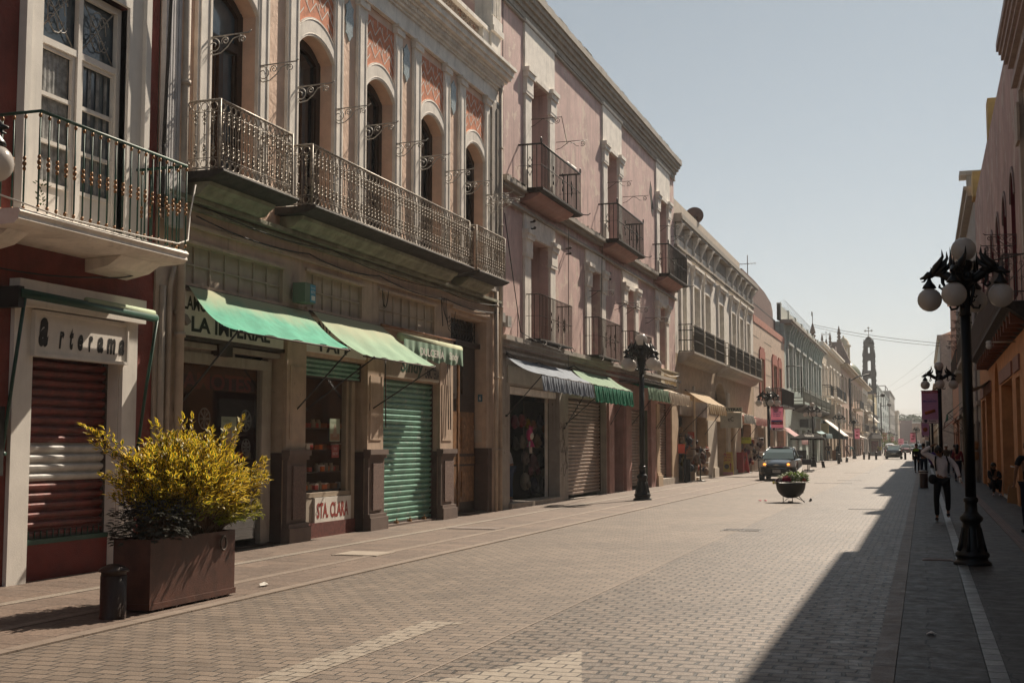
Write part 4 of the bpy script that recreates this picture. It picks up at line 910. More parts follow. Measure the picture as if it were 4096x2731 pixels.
fb(mb, LS, 30.19, 54.6, 8.34, 8.44, .003, .16); fb(mb, LS, 30.19, 54.6, 8.44, 8.56, .003, .26); 
for i in range(90):
    y = 30.3 + 24*random.random(); fb(mb, LS, y, y+random.uniform(.05,.4), 8.555, 8.57+random.uniform(0,.05), .0, .26)
fb(mb, LS, 30.19, 54.5, 7.97, 8.05, .003, .13)
mb.build('upper_ledge', GREYP, Cb)
mb = MB(); fb(mb, LS, 30.19, 54.5, 4.22, 4.34, .003, .14); fb(mb, LS, 30.19, 54.5, 4.34, 4.46, .003, .24); fb(mb, LS, 30.19, 54.5, 4.02, 4.10, .003, .07); mb.build('lower_ledge', GREYP, Cb)
# recessed windows and doors
for i, (a, b) in enumerate(UP + LO):
    z0, z1 = (8.55, 11.88) if i < 3 else ((4.5, 7.38) if i < 6 else (5.0, 7.34))
    w = MB(); dd = -.58; ym = (a+b)/2
    for y0, y1 in ((a, a+.12), (ym-.05, ym+.05), (b-.12, b)): fb(w, LS, y0, y1, z0, z1, dd, dd+.06)
    for z in (z0, z0+.75, z0+1.6, z1-.55, z1-.1): fb(w, LS, a+.12, ym-.05, z, z+.1, dd, dd+.05); fb(w, LS, ym+.05, b-.12, z, z+.1, dd, dd+.05)
    if i in (3,): fb(w, LS, a+.12, b-.12, z0+.1, z0+1.1, dd, dd+.04)
    wo_ = w.build('french_window', WOODT if i == 3 else WOODB, Cb)
    g = MB(); fb(g, LS, a+.01, b-.01, z0+.02, z1-.02, dd-.04, dd); g.build('pane', GLASS, wo_)
    if i in (3, 6):
        g = MB()
        for k in range(9): g.tube([fp(LS, dd+.10, a+.12+(b-a-.24)*k/8, z0+(1.1 if i==3 else 0)), fp(LS, dd+.10, a+.12+(b-a-.24)*k/8, z1)], .012, 4)
        for k in range(4): z = z0+.3+k*(z1-z0)/4.2; g.tube([fp(LS,dd+.1,a+.1,z), fp(LS,dd+.1,b-.1,z)], .012, 4)
        g.build('window_bars', BLACKI, wo_)
def motif(mb, d, y, zc, side=False):
    P = (lambda u, z: fp(LS, d, y+u, z)) if not side else (lambda u, z: fp(LS, d+u, y, z))
    for s in (-1, 1):
        mb.tube([P(0,zc-.26), P(s*.07,zc-.10), P(s*.03,zc), P(s*.07,zc+.10), P(0,zc+.26)], .009, 4, cap=False)
    mb.ball(P(0, zc), .035, 6)
def balconyC(y0, y1, z0, z1, dd, heavy, idx):
    s = MB()
    if heavy:
        s.prism([fp(LS,d_,y0-.05,z_) for d_, z_ in [(0,z0),(dd+.06,z0),(dd+.06,z0-.06),(dd-.03,z0-.10),(0,z0-.11)]], (0,y1-y0+.1,0))
    else: fb(s, LS, y0-.03, y1+.03, z0-.04, z0-.005, .0, dd+.03)
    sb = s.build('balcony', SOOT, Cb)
    if heavy:
        u = MB(); u.prism([fp(LS,d_,y0+.12,z_) for d_, z_ in [(0,z0-.115),(dd-.08,z0-.105),(dd-.12,z0-.15),(dd*.55,z0-.26),(0,z0-.34)]], (0,y1-y0-.6,0)); u.build('balcony_bed', PINKD, sb)
    r = MB(); L = y1-y0; n = int(L/.135)
    for i in range(n+1):
        y = y0+L*i/n; r.tube([fp(LS,dd,y,z0), fp(LS,dd,y,z1)], .0125, 5, cap=False); r.ball(fp(LS,dd,y,(z0+z1)/2+.02), .020, 5)
    ns = 5 if heavy else 3
    for q in range(1, ns):
        for yy in (y0, y1): r.tube([fp(LS,dd*q/ns,yy,z0), fp(LS,dd*q/ns,yy,z1)], .0125, 5, cap=False)
    for f in ((.28,.52,.76) if heavy else (.35,.55,.75)): motif(r, dd, y0+L*f, (z0+z1)/2-.05)
    if heavy: motif(r, dd*.5, y0, (z0+z1)/2, True)
    for zz, rr in ((z1, .028 if heavy else .016), (z0, .018), ((z0+z1)/2+.02, .006)):
        r.tube([fp(LS,0,y0,zz), fp(LS,dd,y0,zz), fp(LS,dd,y1,zz), fp(LS,0,y1,zz)], rr, 5)
    if heavy:
        for yy in (y0, y1):
            for sg in (-1, 1): r.tube([fp(LS,dd,yy,z1), fp(LS,dd,yy+.07*sg,z1+.07), fp(LS,dd,yy+.05*sg,z1+.14), fp(LS,dd,yy+.02*sg,z1+.17)], .014, 5)
        r.tube([fp(LS,dd,y1,z0-.03), fp(LS,dd+.22,y1+.05,z0-.05), fp(LS,dd+.30,y1+.05,z0+.0)], .016, 5)
        if idx == 0:
            for k in range(11): y = y0+L*.62+k*.09; r.tube([fp(LS,dd,y,z1+.01), fp(LS,dd+.01,y+.14,z1+.07)], .014, 4)
    else:
        for k in range(3): y = y0+.3+k*(L-.4)/2; r.tube([fp(LS,dd-.02,y,z0-.02), fp(LS,dd+.02,y+.05,z0-.16), fp(LS,dd+.05,y+.2,z0-.10), fp(LS,dd+.02,y+.22,z0-.03)], .016, 5)
    r.build('railing', BLACKI if heavy else RUSTI, sb)
for i, (a, b) in enumerate(((31.95,36.0),(40.8,44.95),(49.75,53.9))): balconyC(a, b, 8.56, 9.76, .65, True, i)
for i, (a, b) in enumerate(((32.42,35.7),(38.92,41.9),(44.1,47.2))): balconyC(a, b, 4.52, 5.74, .45, False, i)
for i, (a, b) in enumerate(UP):
    for y in (a-.05, b+.95 if i < 2 else b+1.0):
        mb = MB(); scrollbar(mb, LS, y, 10.70, .95, .011); mb.build('iron_arm', RUSTI, Cb)
for y in (39.2, 43.0, 44.5, 48.2):
    mb = MB(); scrollbar(mb, LS, y, 6.62, .95, .011); mb.build('iron_arm', RUSTI, Cb)
mb = MB(); mb.tube([fp(LS,.95,32.9,10.72), fp(LS,.8,34.0,10.2), fp(LS,.95,35.67,10.70)], .008, 4); mb.build('iron_arm', RUSTI, Cb)
# insulators on the lower white panels
for y, z in ((32.85,7.80),(32.9,7.62),(32.8,7.45),(36.6,7.62),(36.6,7.45),(41.7,7.5),(41.72,7.3)):
    mb = MB(); mb.tube([fp(LS,.02,y,z), fp(LS,.16,y,z)], .025, 5); mb.ball(fp(LS,.17,y,z+.02), .045, 6); mb.build('insulator', RUSTI, Cb)
# dark scar where plaster has fallen near the top right
mb = MB(); o = [(49.4,12.3),(49.7,12.05),(49.75,11.6),(50.0,11.3),(49.8,10.9),(49.55,11.1),(49.45,11.5),(49.2,11.8)]
mb.prism([fp(LS,.002,y,z) for y, z in o], (.006,0,0)); mb.build('bare_patch', mat('bare_dark_masonry', (.06,.05,.045), var=.4, bump=1, bscale=20), Cb)
# ground floor of the pink building
mb = MB(); fb(mb, LS, 31.1, 36.0, .0, .14, -.6, .10); mb.build('marble_step', mat('pale_stone_step', (.36,.31,.26), var=.15), Cb)
mb = MB(); fb(mb, LS, 31.20, 35.90, 3.02, 3.20, -.32, -.10); fb(mb, LS, 35.78, 35.88, .14, 3.02, -.42, -.35); mb.build('door_frame', WHITE, Cb)
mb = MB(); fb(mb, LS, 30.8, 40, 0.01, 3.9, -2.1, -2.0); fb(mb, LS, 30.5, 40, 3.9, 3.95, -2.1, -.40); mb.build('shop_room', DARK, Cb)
board('shop_sign', 30.95, 36.2, 3.26, 3.72, .003, .04, mat('faded_sign', (.42,.38,.31), streak=.4), Cb)
shutter(Cb, LS, 36.95, 41.66, .10, 3.08, -.25, SHB, .115)
shutter(Cb, LS, 45.30, 48.4, .10, 2.98, -.25, SHB, .115)
shutter(Cb, LS, 50.66, 53.12, .30, 3.38, -.25, SHB, .115)
mb = MB(); fb(mb, LS, 50.5, 54.2, 0, .28, -.5, .12); mb.build('step', mat('pale_stone_step', (.36,.31,.26)), Cb)
mb = MB(); fb(mb, LS, 42.68, 44.18, 0.02, 3.08, -.40, -.34); mb.build('side_door', WOODB, Cb)
mb = MB(); fb(mb, LS, 48.42, 48.448, 0, 3.0, -.20, -.0); mb.build('green_jamb', mat('dull_green_paint', (.10,.11,.06), var=.2), Cb)
fbs(LS, [(44.3, 45.2, 0, 3.1, .003, .10), (41.85, 42.6, 0, 3.1, .003, .07)], 'pink_pier', PINKD, Cb)
mb = MB(); fb(mb, LS, 49.6, 50.5, 0, .45, .003, .2); fb(mb, LS, 49.7, 50.45, .45, .55, .003, .15); fb(mb, LS, 49.8, 50.4, .55, 3.3, .003, .1); fb(mb, LS, 53.2, 54.3, 0.28, 3.5, .003, .06); mb.build('tan_pier', TAN, Cb)
mb = MB(); fb(mb, LS, 48.6, 49.5, 0, 3.4, .003, .12); mb.build('pink_pier', PINKD, Cb)
for y, z in ((36.2,1.9),(36.5,1.2)):
    mb = MB(); n = 60
    pts = [fp(LS,.006, y+.25*math.sin(t*.7)+.04*math.cos(t*2.1), z-.35*math.cos(t*.45)+.12*math.sin(t*1.7)) for t in [k*.35 for k in range(n)]]
    mb.tube(pts, .008, 3); mb.build('scrawl', mat('grey_spray_line', (.16,.14,.12), bump=0), Cb)
# awnings of the pink building
awning('blue grey striped awning with a fluted valance over the toy shop', (30.72,36.85), (30.9,36.2), 3.90, 3.46, .95, BAWN, val=.42, arms=((31.0,30.85,2.40),(36.0,36.35,2.15)), barm=mat('pale_tube', (.42,.42,.42)), wav=.045)
awning('crumpled bright green awning sagging beside the blue grey one', (37.0,41.9), (36.35,41.6), 3.95, 3.45, .95, GAWN3, val=.52, vm=GAWN4, arms=((38.0,36.6,2.3),(41.0,42.1,2.3)), wav=.05)
awning('narrow green awning with a fluted valance, behind the lamp post', (44.2,48.2), (44.0,47.9), 3.98, 3.72, .95, GAWN4, val=.46, vm=GAWN3, arms=((46.0,45.2,2.3),), wav=.05)
awning('short cream awning with a fluted valance at the end of the pink building', (48.4,52.8), (48.05,52.5), 3.98, 3.70, .95, WAWN, val=.46, arms=((49.8,49.6,2.2),(50.3,50.0,2.2)), wav=.05)
mb = MB(); fb(mb, LS, 43.4, 50.0, 3.88, 3.94, .05, .9); 
for i in range(40): y = 43.5+i*.16; mb.ball(fp(LS,.9,y,3.95+random.uniform(0,.04)), .035, 5)
mb.build('corrugated_hood', RUSTI, Cb)
sb_ = thing('hanging_sign', 'cream sign box with raised ochre lettering over the fluted awnings', 'sign', fp(LS,.1,52,4.1))
mb = MB(); fb(mb, LS, 50.15, 53.95, 4.08, 4.72, .02, .22); fb(mb, LS, 50.1, 54.0, 4.72, 4.76, .0, .26); fb(mb, LS, 50.6, 53.6, 3.9, 4.08, .02, .1); mb.build('board', mat('cream_sign_board', (.50,.44,.32), streak=.4), sb_)
text('Joyas Plaza', LS, 50.7, 53.6, 4.42, 4.66, .235, SIGNO, sb_, 'lettering', .04); text('La Unica', LS, 51.0, 53.4, 4.14, 4.38, .235, SIGNO, sb_, 'lettering', .04)
# ------------------------------------------------------------------ white building with scroll consoles
Db = thing('white_building', 'weathered white building with scroll consoles under its cornice and a long grey balcony', 'building', (XF, 67.8, 0))
W7 = [(55.9,56.9),(59.0,60.6),(62.15,63.75),(66.7,68.3),(71.4,73.0),(74.65,76.15),(77.8,79.35)]
mb = MB(); wall(mb, LS, 54.47, 81.3, 5.7, 10.9, [(a,b,5.85,9.15) for a,b in W7], 0, .55); mb.build('wall', WHITE, Db)
gd = [(55.0,58.6,0,3.0),(59.0,62.6,0,3.0),(65.85,69.0,0,2.9),(70.2,71.8,0.3,2.9),(74.6,79.6,0,2.9)]
mb = MB(); wall(mb, LS, 54.47, 81.3, 0, 5.7, gd + [(65.0,69.4,3.7,4.98,1.25)], 0, .5); mb.build('ground_floor_wall', TAN, Db)
shell(Db, LS, 54.47, 81.3, 11.6, WHITE)
for i, (a, b) in enumerate(W7):
    mb = MB()
    for p0, p1 in ((a-.35,a-.02),(b+.02,b+.35)): fb(mb, LS, p0, p1, 5.85, 9.2, .003, .09)
    fb(mb, LS, a-.38, b+.38, 9.17, 9.30, .003, .06); fb(mb, LS, a-.1, b+.1, 9.30, 9.85, .003, .05)
    for p in (a-.42, b+.18): mb.prism([fp(LS,d_,p,z_) for d_, z_ in [(.004,9.0),(.07,9.05),(.10,9.3),(.12,9.5),(.17,9.62),(.19,9.85),(.004,9.85)]], (0,.26,0))
    fb(mb, LS, a-.5, b+.5, 9.85, 9.95, .003, .20); fb(mb, LS, a-.56, b+.56, 9.95, 10.08, .003, .25)
    mb.build('window_hood', WHITE, Db)
    w = MB(); ym = (a+b)/2
    for y0, y1 in ((a,a+.08),(ym-.04,ym+.04),(b-.08,b)): fb(w, LS, y0, y1, 5.85, 9.15, -.5, -.44)
    for z in (5.9, 6.8, 8.1): fb(w, LS, a+.08, ym-.04, z, z+.08, -.5, -.45); fb(w, LS, ym+.04, b-.08, z, z+.08, -.5, -.45)
    if i in (1,2,3): fb(w, LS, a+.1, b-.1, 8.25, 9.1, -.44, -.43, 1)
    wo_ = w.build('window', [WOODB, mat('pale_blind' if i != 2 else 'red_blind', (.40,.37,.33) if i != 2 else (.18,.04,.04))], Db)
    g = MB(); fb(g, LS, a, b, 5.86, 9.14, -.55, -.505); g.build('pane', GLASSD if i == 0 else GLASS, wo_)
mb = MB()
for z0_, z1_, d_ in ((10.30,10.38,.08),(10.42,10.52,.14),(10.9,11.2,.03),(11.50,11.62,.32),(11.62,11.74,.38),(11.74,11.88,.34)): fb(mb, LS, 54.47, 81.3+d_*.5, z0_, z1_, -.3, d_)
fb(mb, LS, 54.47, 81.3, 11.2, 11.5, -.3, .02)
mb.build('cornice', GREYP, Db)
for i in range(13):
    y = 54.9 + i*2.13
    if i == 6: continue
    mb = MB(); pr = [(.025,10.56),(.10,10.58),(.13,10.7),(.08,10.82),(.12,10.98),(.18,11.1),(.26,11.22),(.31,11.36),(.30,11.49),(.025,11.49)]
    mb.prism([fp(LS,d_,y-.16,z_) for d_, z_ in pr], (0,.32,0))
    mb.tube(spiral(fp(LS,.30,y-.175,11.33), .12, .03, 0, 7, 16, (1,0,0), (0,0,1)), .02, 4); mb.build('console', WHITE, Db)
mb = MB(); fb(mb, LS, 54.6, 81.0, 11.88, 13.35, -.9, -.75); mb.build('parapet', mat('pink_buff_wall', (.50,.42,.34), streak=.3), Db)
mb = MB(); text('H.ROSA', LS, 66.3, 68.8, 10.92, 11.16, .045, GREYP, Db, 'lettering', .03)
for y0, y1 in ((55.25, 64.6), (65.95, 79.95)):
    s = MB(); s.prism([fp(LS,d_,y0-.1,z_) for d_, z_ in [(0,5.78),(.72,5.78),(.72,5.70),(.62,5.62),(.45,5.58),(.3,5.4),(0,5.3)]], (0,y1-y0+.2,0)); sb = s.build('balcony', GREYP, Db)
    r = MB(); n = int((y1-y0)/.16)
    for i in range(n+1): r.tube([fp(LS,.64,y0+(y1-y0)*i/n,5.8), fp(LS,.64,y0+(y1-y0)*i/n,6.95)], .014, 4, cap=False)
    for yy in (y0, y1):
        for q in range(4): r.tube([fp(LS,.13+.13*q,yy,5.8), fp(LS,.13+.13*q,yy,6.95)], .014, 4, cap=False)
    for z in (5.82, 6.3, 6.74, 7.0): r.tube([fp(LS,0,y0,z), fp(LS,.64,y0,z), fp(LS,.64,y1,z), fp(LS,0,y1,z)], .02, 4)
    for i in range(int((y1-y0)/.32)): 
        yc = y0+.16+i*.32; r.tube([fp(LS,.64,yc+.12*math.cos(a*math.pi/4),6.87+.10*math.sin(a*math.pi/4)) for a in range(9)], .012, 4, cap=False)
    r.build('railing', mat('dark_grey_iron', (.05,.045,.04), rough=.6, bump=0), sb)
    k = max(3, int(round((y1-y0)/3.1)))
    for i in range(k+1):
        r = MB(); yc = y0+(y1-y0)*i/k
        for o in (-.12, .12): r.tube([fp(LS,.66,yc+o,5.8), fp(LS,.66,yc+o,7.02)], .022, 4)
        for z in (5.95, 6.6, 6.87): r.tube([fp(LS,.665,yc+.11*math.cos(a*math.pi/4),z+.10*math.sin(a*math.pi/4)) for a in range(9)], .016, 4, cap=False)
        r.build('railing_post', SILV, sb)
# ground floor shops of the white building
fbs(LS, [(58.62, 58.98, 0, 4.4, .003, .08), (62.7, 65.6, 0, 2.9, .003, .05), (69.1, 70.1, 0, 4.5, .003, .1), (71.9, 74.5, 0, 3.1, .003, .07)], 'pier', CREAM, Db); fbs(LS, [(64.3, 65.7, 0, .5, .052, .12)], 'pier_base', CREAM, Db)
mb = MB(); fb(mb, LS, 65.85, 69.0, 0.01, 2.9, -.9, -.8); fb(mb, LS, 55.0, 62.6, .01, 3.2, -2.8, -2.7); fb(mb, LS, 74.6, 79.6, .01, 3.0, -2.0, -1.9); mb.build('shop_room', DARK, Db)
shutter(Db, LS, 70.25, 71.75, .3, 2.85, -.2, SHGR, .12)
fbs(LS, [(69.9, 74.4, 0, .28, -.4, .15), (59.3, 63.4, 0, .14, -.5, .12)], 'step', mat('pale_stone_step', (.36,.31,.26)), Db)
mb = MB(); fb(mb, LS, 55.05, 62.55, 3.0, 3.7, .0, .05); mb.build('shop_sign', mat('dusty_sign_glass', (.14,.11,.10), rough=.3, var=.5, scale=2), Db)
mb = MB(); fb(mb, LS, 65.1, 69.3, 3.70, 4.9, -.5, -.45); mb.build('fanlight', GLASS, Db)
awning('wide orange edged cream awning stretched out over the bag and hat stalls', (56.4,62.3), (56.9,61.9), 4.15, 3.52, 1.05, OAWN, val=.46, vm=mat('striped_orange_cloth', (.50,.33,.17), var=.2, scale=4, rough=.9, trans=.2, bump=0, stripe=(34, (.66,.54,.36))), sag=.05, arms=((57.2,56.2,2.3),(61.6,62.0,2.2)), wav=.05)
awning('grey white awning with a ragged fringe past the PLAYERAS box', (69.5,73.8), (69.6,73.9), 3.6, 3.35, .9, WAWN, val=.5, vm=mat('grey_white_fringe', (.42,.42,.38), var=.3, rough=.9, trans=.2), arms=((71.5,70.9,1.9),), wav=.06)
awning('dull pink cloth awning drooping at the end of the white building', (73.9,79.6), (74.0,79.8), 3.5, 3.25, 1.0, PAWN, val=.45, sag=.1, arms=((77.0,76.5,1.8),), wav=.05)
pl = thing('hanging_sign', 'white PLAYERAS shop sign box projecting from the wall', 'sign', fp(LS,.7,67,2.7))
mb = MB(); mb.box(XF+.15, XF+1.25, 66.1, 66.4, 2.55, 3.35); mb.build('box', mat('sign_box_cream', (.46,.44,.36), streak=.3), pl)
mb = MB(); mb.box(XF+.10, XF+1.30, 66.0, 66.09, 3.38, 3.62); tb = mb.build('board', mat('sign_box_yellowish', (.55,.53,.38)), pl)
text_xz('PLAYERAS', XF+.16, XF+1.26, 3.43, 3.58, 65.985, SIGNK, pl, 'lettering', .03); text_xz('eC', XF+.55, XF+.85, 2.9, 3.12, 66.08, SIGNK, pl, 'emblem')
mb = MB(); mb.ball((XF-1.1, 63.9, 13.15), .70, 16, sc=(.9,.35,1)); dsh = thing('satellite_dish', 'brown satellite dish on the roof of the white building', 'satellite dish', (XF-.95, 65.4, 12.8))
dish = MB(); n = 20
ring = []
ax = Vector((-.2, .65, .45)).normalized(); u_ = ax.orthogonal().normalized(); w_ = ax.cross(u_); c0 = Vector((XF-.95, 65.4, 13.62))
vs = [c0 - ax*.0]
for j in range(1, 6):
    rr = .50*j/5
    for i in range(n): vs.append(c0 + u_*(rr*math.cos(2*math.pi*i/n)) + w_*(rr*math.sin(2*math.pi*i/n)) + ax*(.25*(j/5)**2))
fs = [(0, 1+i, 1+(i+1)%n) for i in range(n)] + [(1+(j-1)*n+i, 1+(j-1)*n+(i+1)%n, 1+j*n+(i+1)%n, 1+j*n+i) for j in range(1, 5) for i in range(n)]
dish.add(vs, fs, 0, True); dish.build('reflector', mat('brown_dish', (.13,.08,.07)), dsh)
mb = MB(); mb.tube([c0 - w_*.42 + ax*.15, c0 + ax*.6], .02, 5); mb.ball(c0 + ax*.62, .06, 6); mb.tube([c0, c0 - Vector((0,0,.8))], .04, 6); mb.build('feed_arm', RUSTI, dsh)
# ------------------------------------------------------------------ low salmon building
Eb = thing('salmon_building', 'low peach building with a salmon roof band and dark red window frames', 'building', (XF, 91, 0))
E3 = [(84.4,86.9),(91.8,94.6),(95.6,97.6)]
PEW = mat('pale_peach_wall', (.60,.46,.36), streak=.45, patch=(.5,.35,.26), pth=.62)
mb = MB(); wall(mb, LS, 81.35, 100.4, 0, 9.6, [(84.6,86.7,4.6,7.5),(92.0,94.4,4.6,7.4),(95.7,97.4,4.6,7.4),(83,86,0,2.8),(88.5,91.5,0,2.8),(93.5,99.0,0,2.8)], 0, .5); mb.build('wall', PEW, Eb)
shell(Eb, LS, 81.35, 100.4, 9.9, PEW)
mb = MB(); fb(mb, LS, 81.35, 100.4, 9.6, 10.05, -.3, .04); mb.build('roof_band', mat('salmon_band', (.50,.22,.16), var=.2), Eb)
for a, b in E3:
    mb = MB(); fb(mb, LS, a-.25, a+.2, 4.5, 8.0, .003, .08); fb(mb, LS, b-.2, b+.25, 4.5, 8.0, .003, .08); fb(mb, LS, a+.2, b-.2, 7.45, 8.2, .003, .08); mb.build('window_surround', mat('salmon_frame', (.40,.12,.08), var=.1), Eb)
    mb = MB(); fb(mb, LS, a+.2, b-.2, 4.6, 7.45, -.5, -.45); mb.build('window', DRED, Eb)
for z in (4.4, 5.4, 6.5, 7.6, 8.7):
    mb = MB(); fb(mb, LS, 81.4, 84.1, z, z+.03, .002, .012); fb(mb, LS, 87.2, 91.5, z, z+.03, .002, .012); mb.build('joint_line', GREYP, Eb)
for a, b in ((91.0, 94.9), (95.2, 99.6)):
    s = MB(); fb(s, LS, a, b, 4.42, 4.55, 0, .8); sb = s.build('balcony', BLACKI, Eb)
    r = MB()
    for i in range(int((b-a)/.16)+1): r.tube([fp(LS,.75,a+i*.16,4.55), fp(LS,.75,a+i*.16,5.7)], .02, 4, cap=False)
    for q in range(5): r.tube([fp(LS,.15*q,a,4.55), fp(LS,.15*q,a,5.7)], .02, 4, cap=False)
    r.tube([fp(LS,0,a,5.7), fp(LS,.75,a,5.7), fp(LS,.75,b,5.7), fp(LS,0,b,5.7)], .03, 4); r.build('railing', BLACKI, sb)
mb = MB(); fb(mb, LS, 83, 99, .01, 3, -1.6, -1.5); mb.build('shop_room', DARK, Eb)
fbs(LS, [(92.0, 93.3, .1, 3.0, .003, .1), (86.2, 88.3, .1, 3.0, .003, .12)], 'pier', CREAM, Eb)
mb = MB(); fb(mb, LS, 93.5, 95.0, 0, 2.8, -.3, -.2); mb.build('red_door', DRED, Eb)
awning('dark blue small awning on the peach building', (82.0,85.5), (82.0,85.5), 3.3, 2.9, .7, mat('dark_blue_cloth', (.05,.08,.13), rough=.9), arms=(), val=.25)
awning('pale pink sloping awning behind the first hanging banner', (96.8,102.4), (97.0,102.6), 3.0, 2.05, 1.5, mat('pale_pink_cloth', (.65,.42,.42), rough=.9, trans=.3), val=.35, arms=())
# rounded brown wall rising behind
Rb = thing('brown_building', 'plum brown blank wall with a rounded roof rising behind the peach building', 'building', (XF-3, 91, 0))
mb = MB(); PLUM = mat('plum_plaster', (.17,.10,.085), streak=.3, patch=(.26,.19,.16), pscale=.8, pth=.6)
n = 10; arc = [(-10.6, 11.0)] + [(-12.2-2.6*math.cos(math.pi*(.95-.45*i/n)) - 0.0, 11.0+.0+1.25*math.sin(math.pi*(.5+.45)*(i/n)*.55+.0)) for i in range(0)]
mb.box(-19, -10.9, 81.6, 100.2, 0.02, 11.4); mb.build('wall', PLUM, Rb)
mb = MB(); pts = [(-19,100.1,11.4),(-10.95,100.1,11.4)] 
cs = [(-10.95 - 0.0, 0)]
prof = [(81.7,11.4),(99.2,11.4),(99.1,12.1),(98.0,12.6),(94,12.95),(88,13.1),(81.7,13.1)]
mb.prism([(-10.95,y,z) for y, z in prof], (-6,0,0)); mb.build('rounded_top', PLUM, Rb)
mb = MB(); fb(mb, LS, 81.6, 100.3, 11.38, 11.44, -.72, -.64); mb.build('dark_ledge', BLACKI, Rb)
an = thing('antenna', 'thin roof antenna with crossbars on the rounded brown roof', 'antenna', (-11.4, 88, 13.1))
mb = MB(); mb.tube([(-11.4,88,13.0),(-11.4,88,14.9)], .03, 4); mb.tube([(-11.9,87.4,14.2),(-10.9,88.6,14.4)], .02, 4)
for k in range(5): x = -11.8+k*.2; mb.tube([(x,87.5+k*.25-.1,14.22+.04*k),(x+.05,87.5+k*.25+.35,14.22+.04*k)], .015, 4)
mb.build('mast', RUSTI, an)
# ------------------------------------------------------------------ turquoise building
TURQ = mat('pale_turquoise_stucco', (.46,.54,.50), streak=.5, var=.15, patch=(.5,.5,.45), pscale=1.0, pth=.6)
Fb = thing('turquoise_building', 'pale turquoise building with tall blind windows, big scrolls and a lattice balcony', 'building', (XF, 119, 0))
WF = [(102.6+i*6.0, 105.8+i*6.0) for i in range(6)]
mb = MB(); wall(mb, LS, 100.5, 138.4, 0, 11.3, [(a,b,6.3,9.6) for a,b in WF] + [(102+i*6.2,105.6+i*6.2,0,3.0) for i in range(6)], 0, .4); mb.build('wall', TURQ, Fb)
shell(Fb, LS, 100.5, 138.4, 11.4, TURQ)
for i, (a, b) in enumerate(WF):
    mb = MB(); fb(mb, LS, a, b, 6.3, 9.6, -.25, -.2); 
    for z in (7.1, 8.0, 8.9): fb(mb, LS, a, b, z, z+.05, -.2, -.17)
    fb(mb, LS, a-.5, a, 6.2, 9.9, .003, .15); fb(mb, LS, b, b+.3, 6.2, 9.9, .003, .15); fb(mb, LS, a-.5, b+.3, 9.7, 9.95, .15, .25)
    mb.build('window', mat('pale_shutter_board', (.52,.55,.52), streak=.3), Fb)
    for y in (a-.3, (a+b)/2, b): 
        mb = MB(); mb.prism([fp(LS,d_,y,z_) for d_, z_ in [(.01,9.9),(.2,10.0),(.25,10.3),(.3,10.7),(.45,11.0),(.55,11.25),(.01,11.25)]], (0,.5,0)); mb.build('console', TURQ, Fb)
mb = MB(); fb(mb, LS, 100.5, 138.6, 11.25, 11.4, -.3, .55); fb(mb, LS, 100.5, 138.7, 11.4, 11.55, -.3, .68); mb.build('cornice', GREYP, Fb)
mb = MB(); fb(mb, LS, 100.6, 138.4, 11.55, 12.75, -.5, -.3)
for i in range(7): fb(mb, LS, 100.6+i*6.2, 101.2+i*6.2, 11.55, 12.9, -.55, -.22)
mb.build('parapet', mat('pale_mint_plaster', (.45,.47,.42), streak=.4), Fb)
s = MB(); s.prism([fp(LS,d_,106.3,z_) for d_, z_ in [(0,5.0),(.95,5.0),(.95,4.9),(.8,4.8),(.5,4.75),(0,4.5)]], (0,31.5,0)); sb = s.build('balcony', SOOT, Fb)
LATT = mat('grey_green_iron', (.20,.21,.18), bump=0)
r = MB()
for z in (5.05, 5.3, 6.1, 6.3): r.tube([fp(LS,0,106.3,z), fp(LS,.9,106.3,z), fp(LS,.9,137.7,z)], .035, 4)
for i in range(78):
    y = 106.4+i*.4; r.tube([fp(LS,.9,y,5.3), fp(LS,.9,y+.4,6.1)], .022, 4, cap=False); r.tube([fp(LS,.9,y+.4,5.3), fp(LS,.9,y,6.1)], .022, 4, cap=False)
    r.tube([fp(LS,.9,y+.2+.15*math.cos(a*math.pi/3),5.7+.15*math.sin(a*math.pi/3)) for a in range(7)], .03, 4, cap=False)
for i in range(6): r.tube([fp(LS,.92,106.3+i*6.28,5.0), fp(LS,.92,106.3+i*6.28,6.45)], .07, 4)
r.build('railing', LATT, sb)
mb = MB(); fb(mb, LS, 101, 138, .01, 3, -1.4, -1.3); mb.build('shop_room', DARK, Fb)
for i in range(6):
    a = 102+i*6.2
    if i % 2: shutter(Fb, LS, a+.1, a+3.5, .05, 2.9, -.15, mat('white_green_shutter', (.42,.46,.42)), .19)
fr = thing('iron_frame', 'tall empty black sign frame standing out from the turquoise wall', 'sign frame', fp(LS,.6,101.5,5.5))
mb = MB(); mb.tube([fp(LS,0,101.6,7.9), fp(LS,1.2,101.6,7.9), fp(LS,1.2,101.6,5.4), fp(LS,.0,101.6,5.4)], .05, 4); mb.build('frame', BLACKI, fr)
# spiked coils of razor wire on the parapet
mb = MB(); pts = [fp(LS,-.4+.30*math.cos(t), 104+.11*t*1.6, 13.2+.30*math.sin(t)) for t in [k*.8 for k in range(210)]]
mb.tube(pts, .010, 3); tag(mb.build('razor_wire', RUSTI), 'coiled razor wire along the turquoise parapet', 'razor wire')
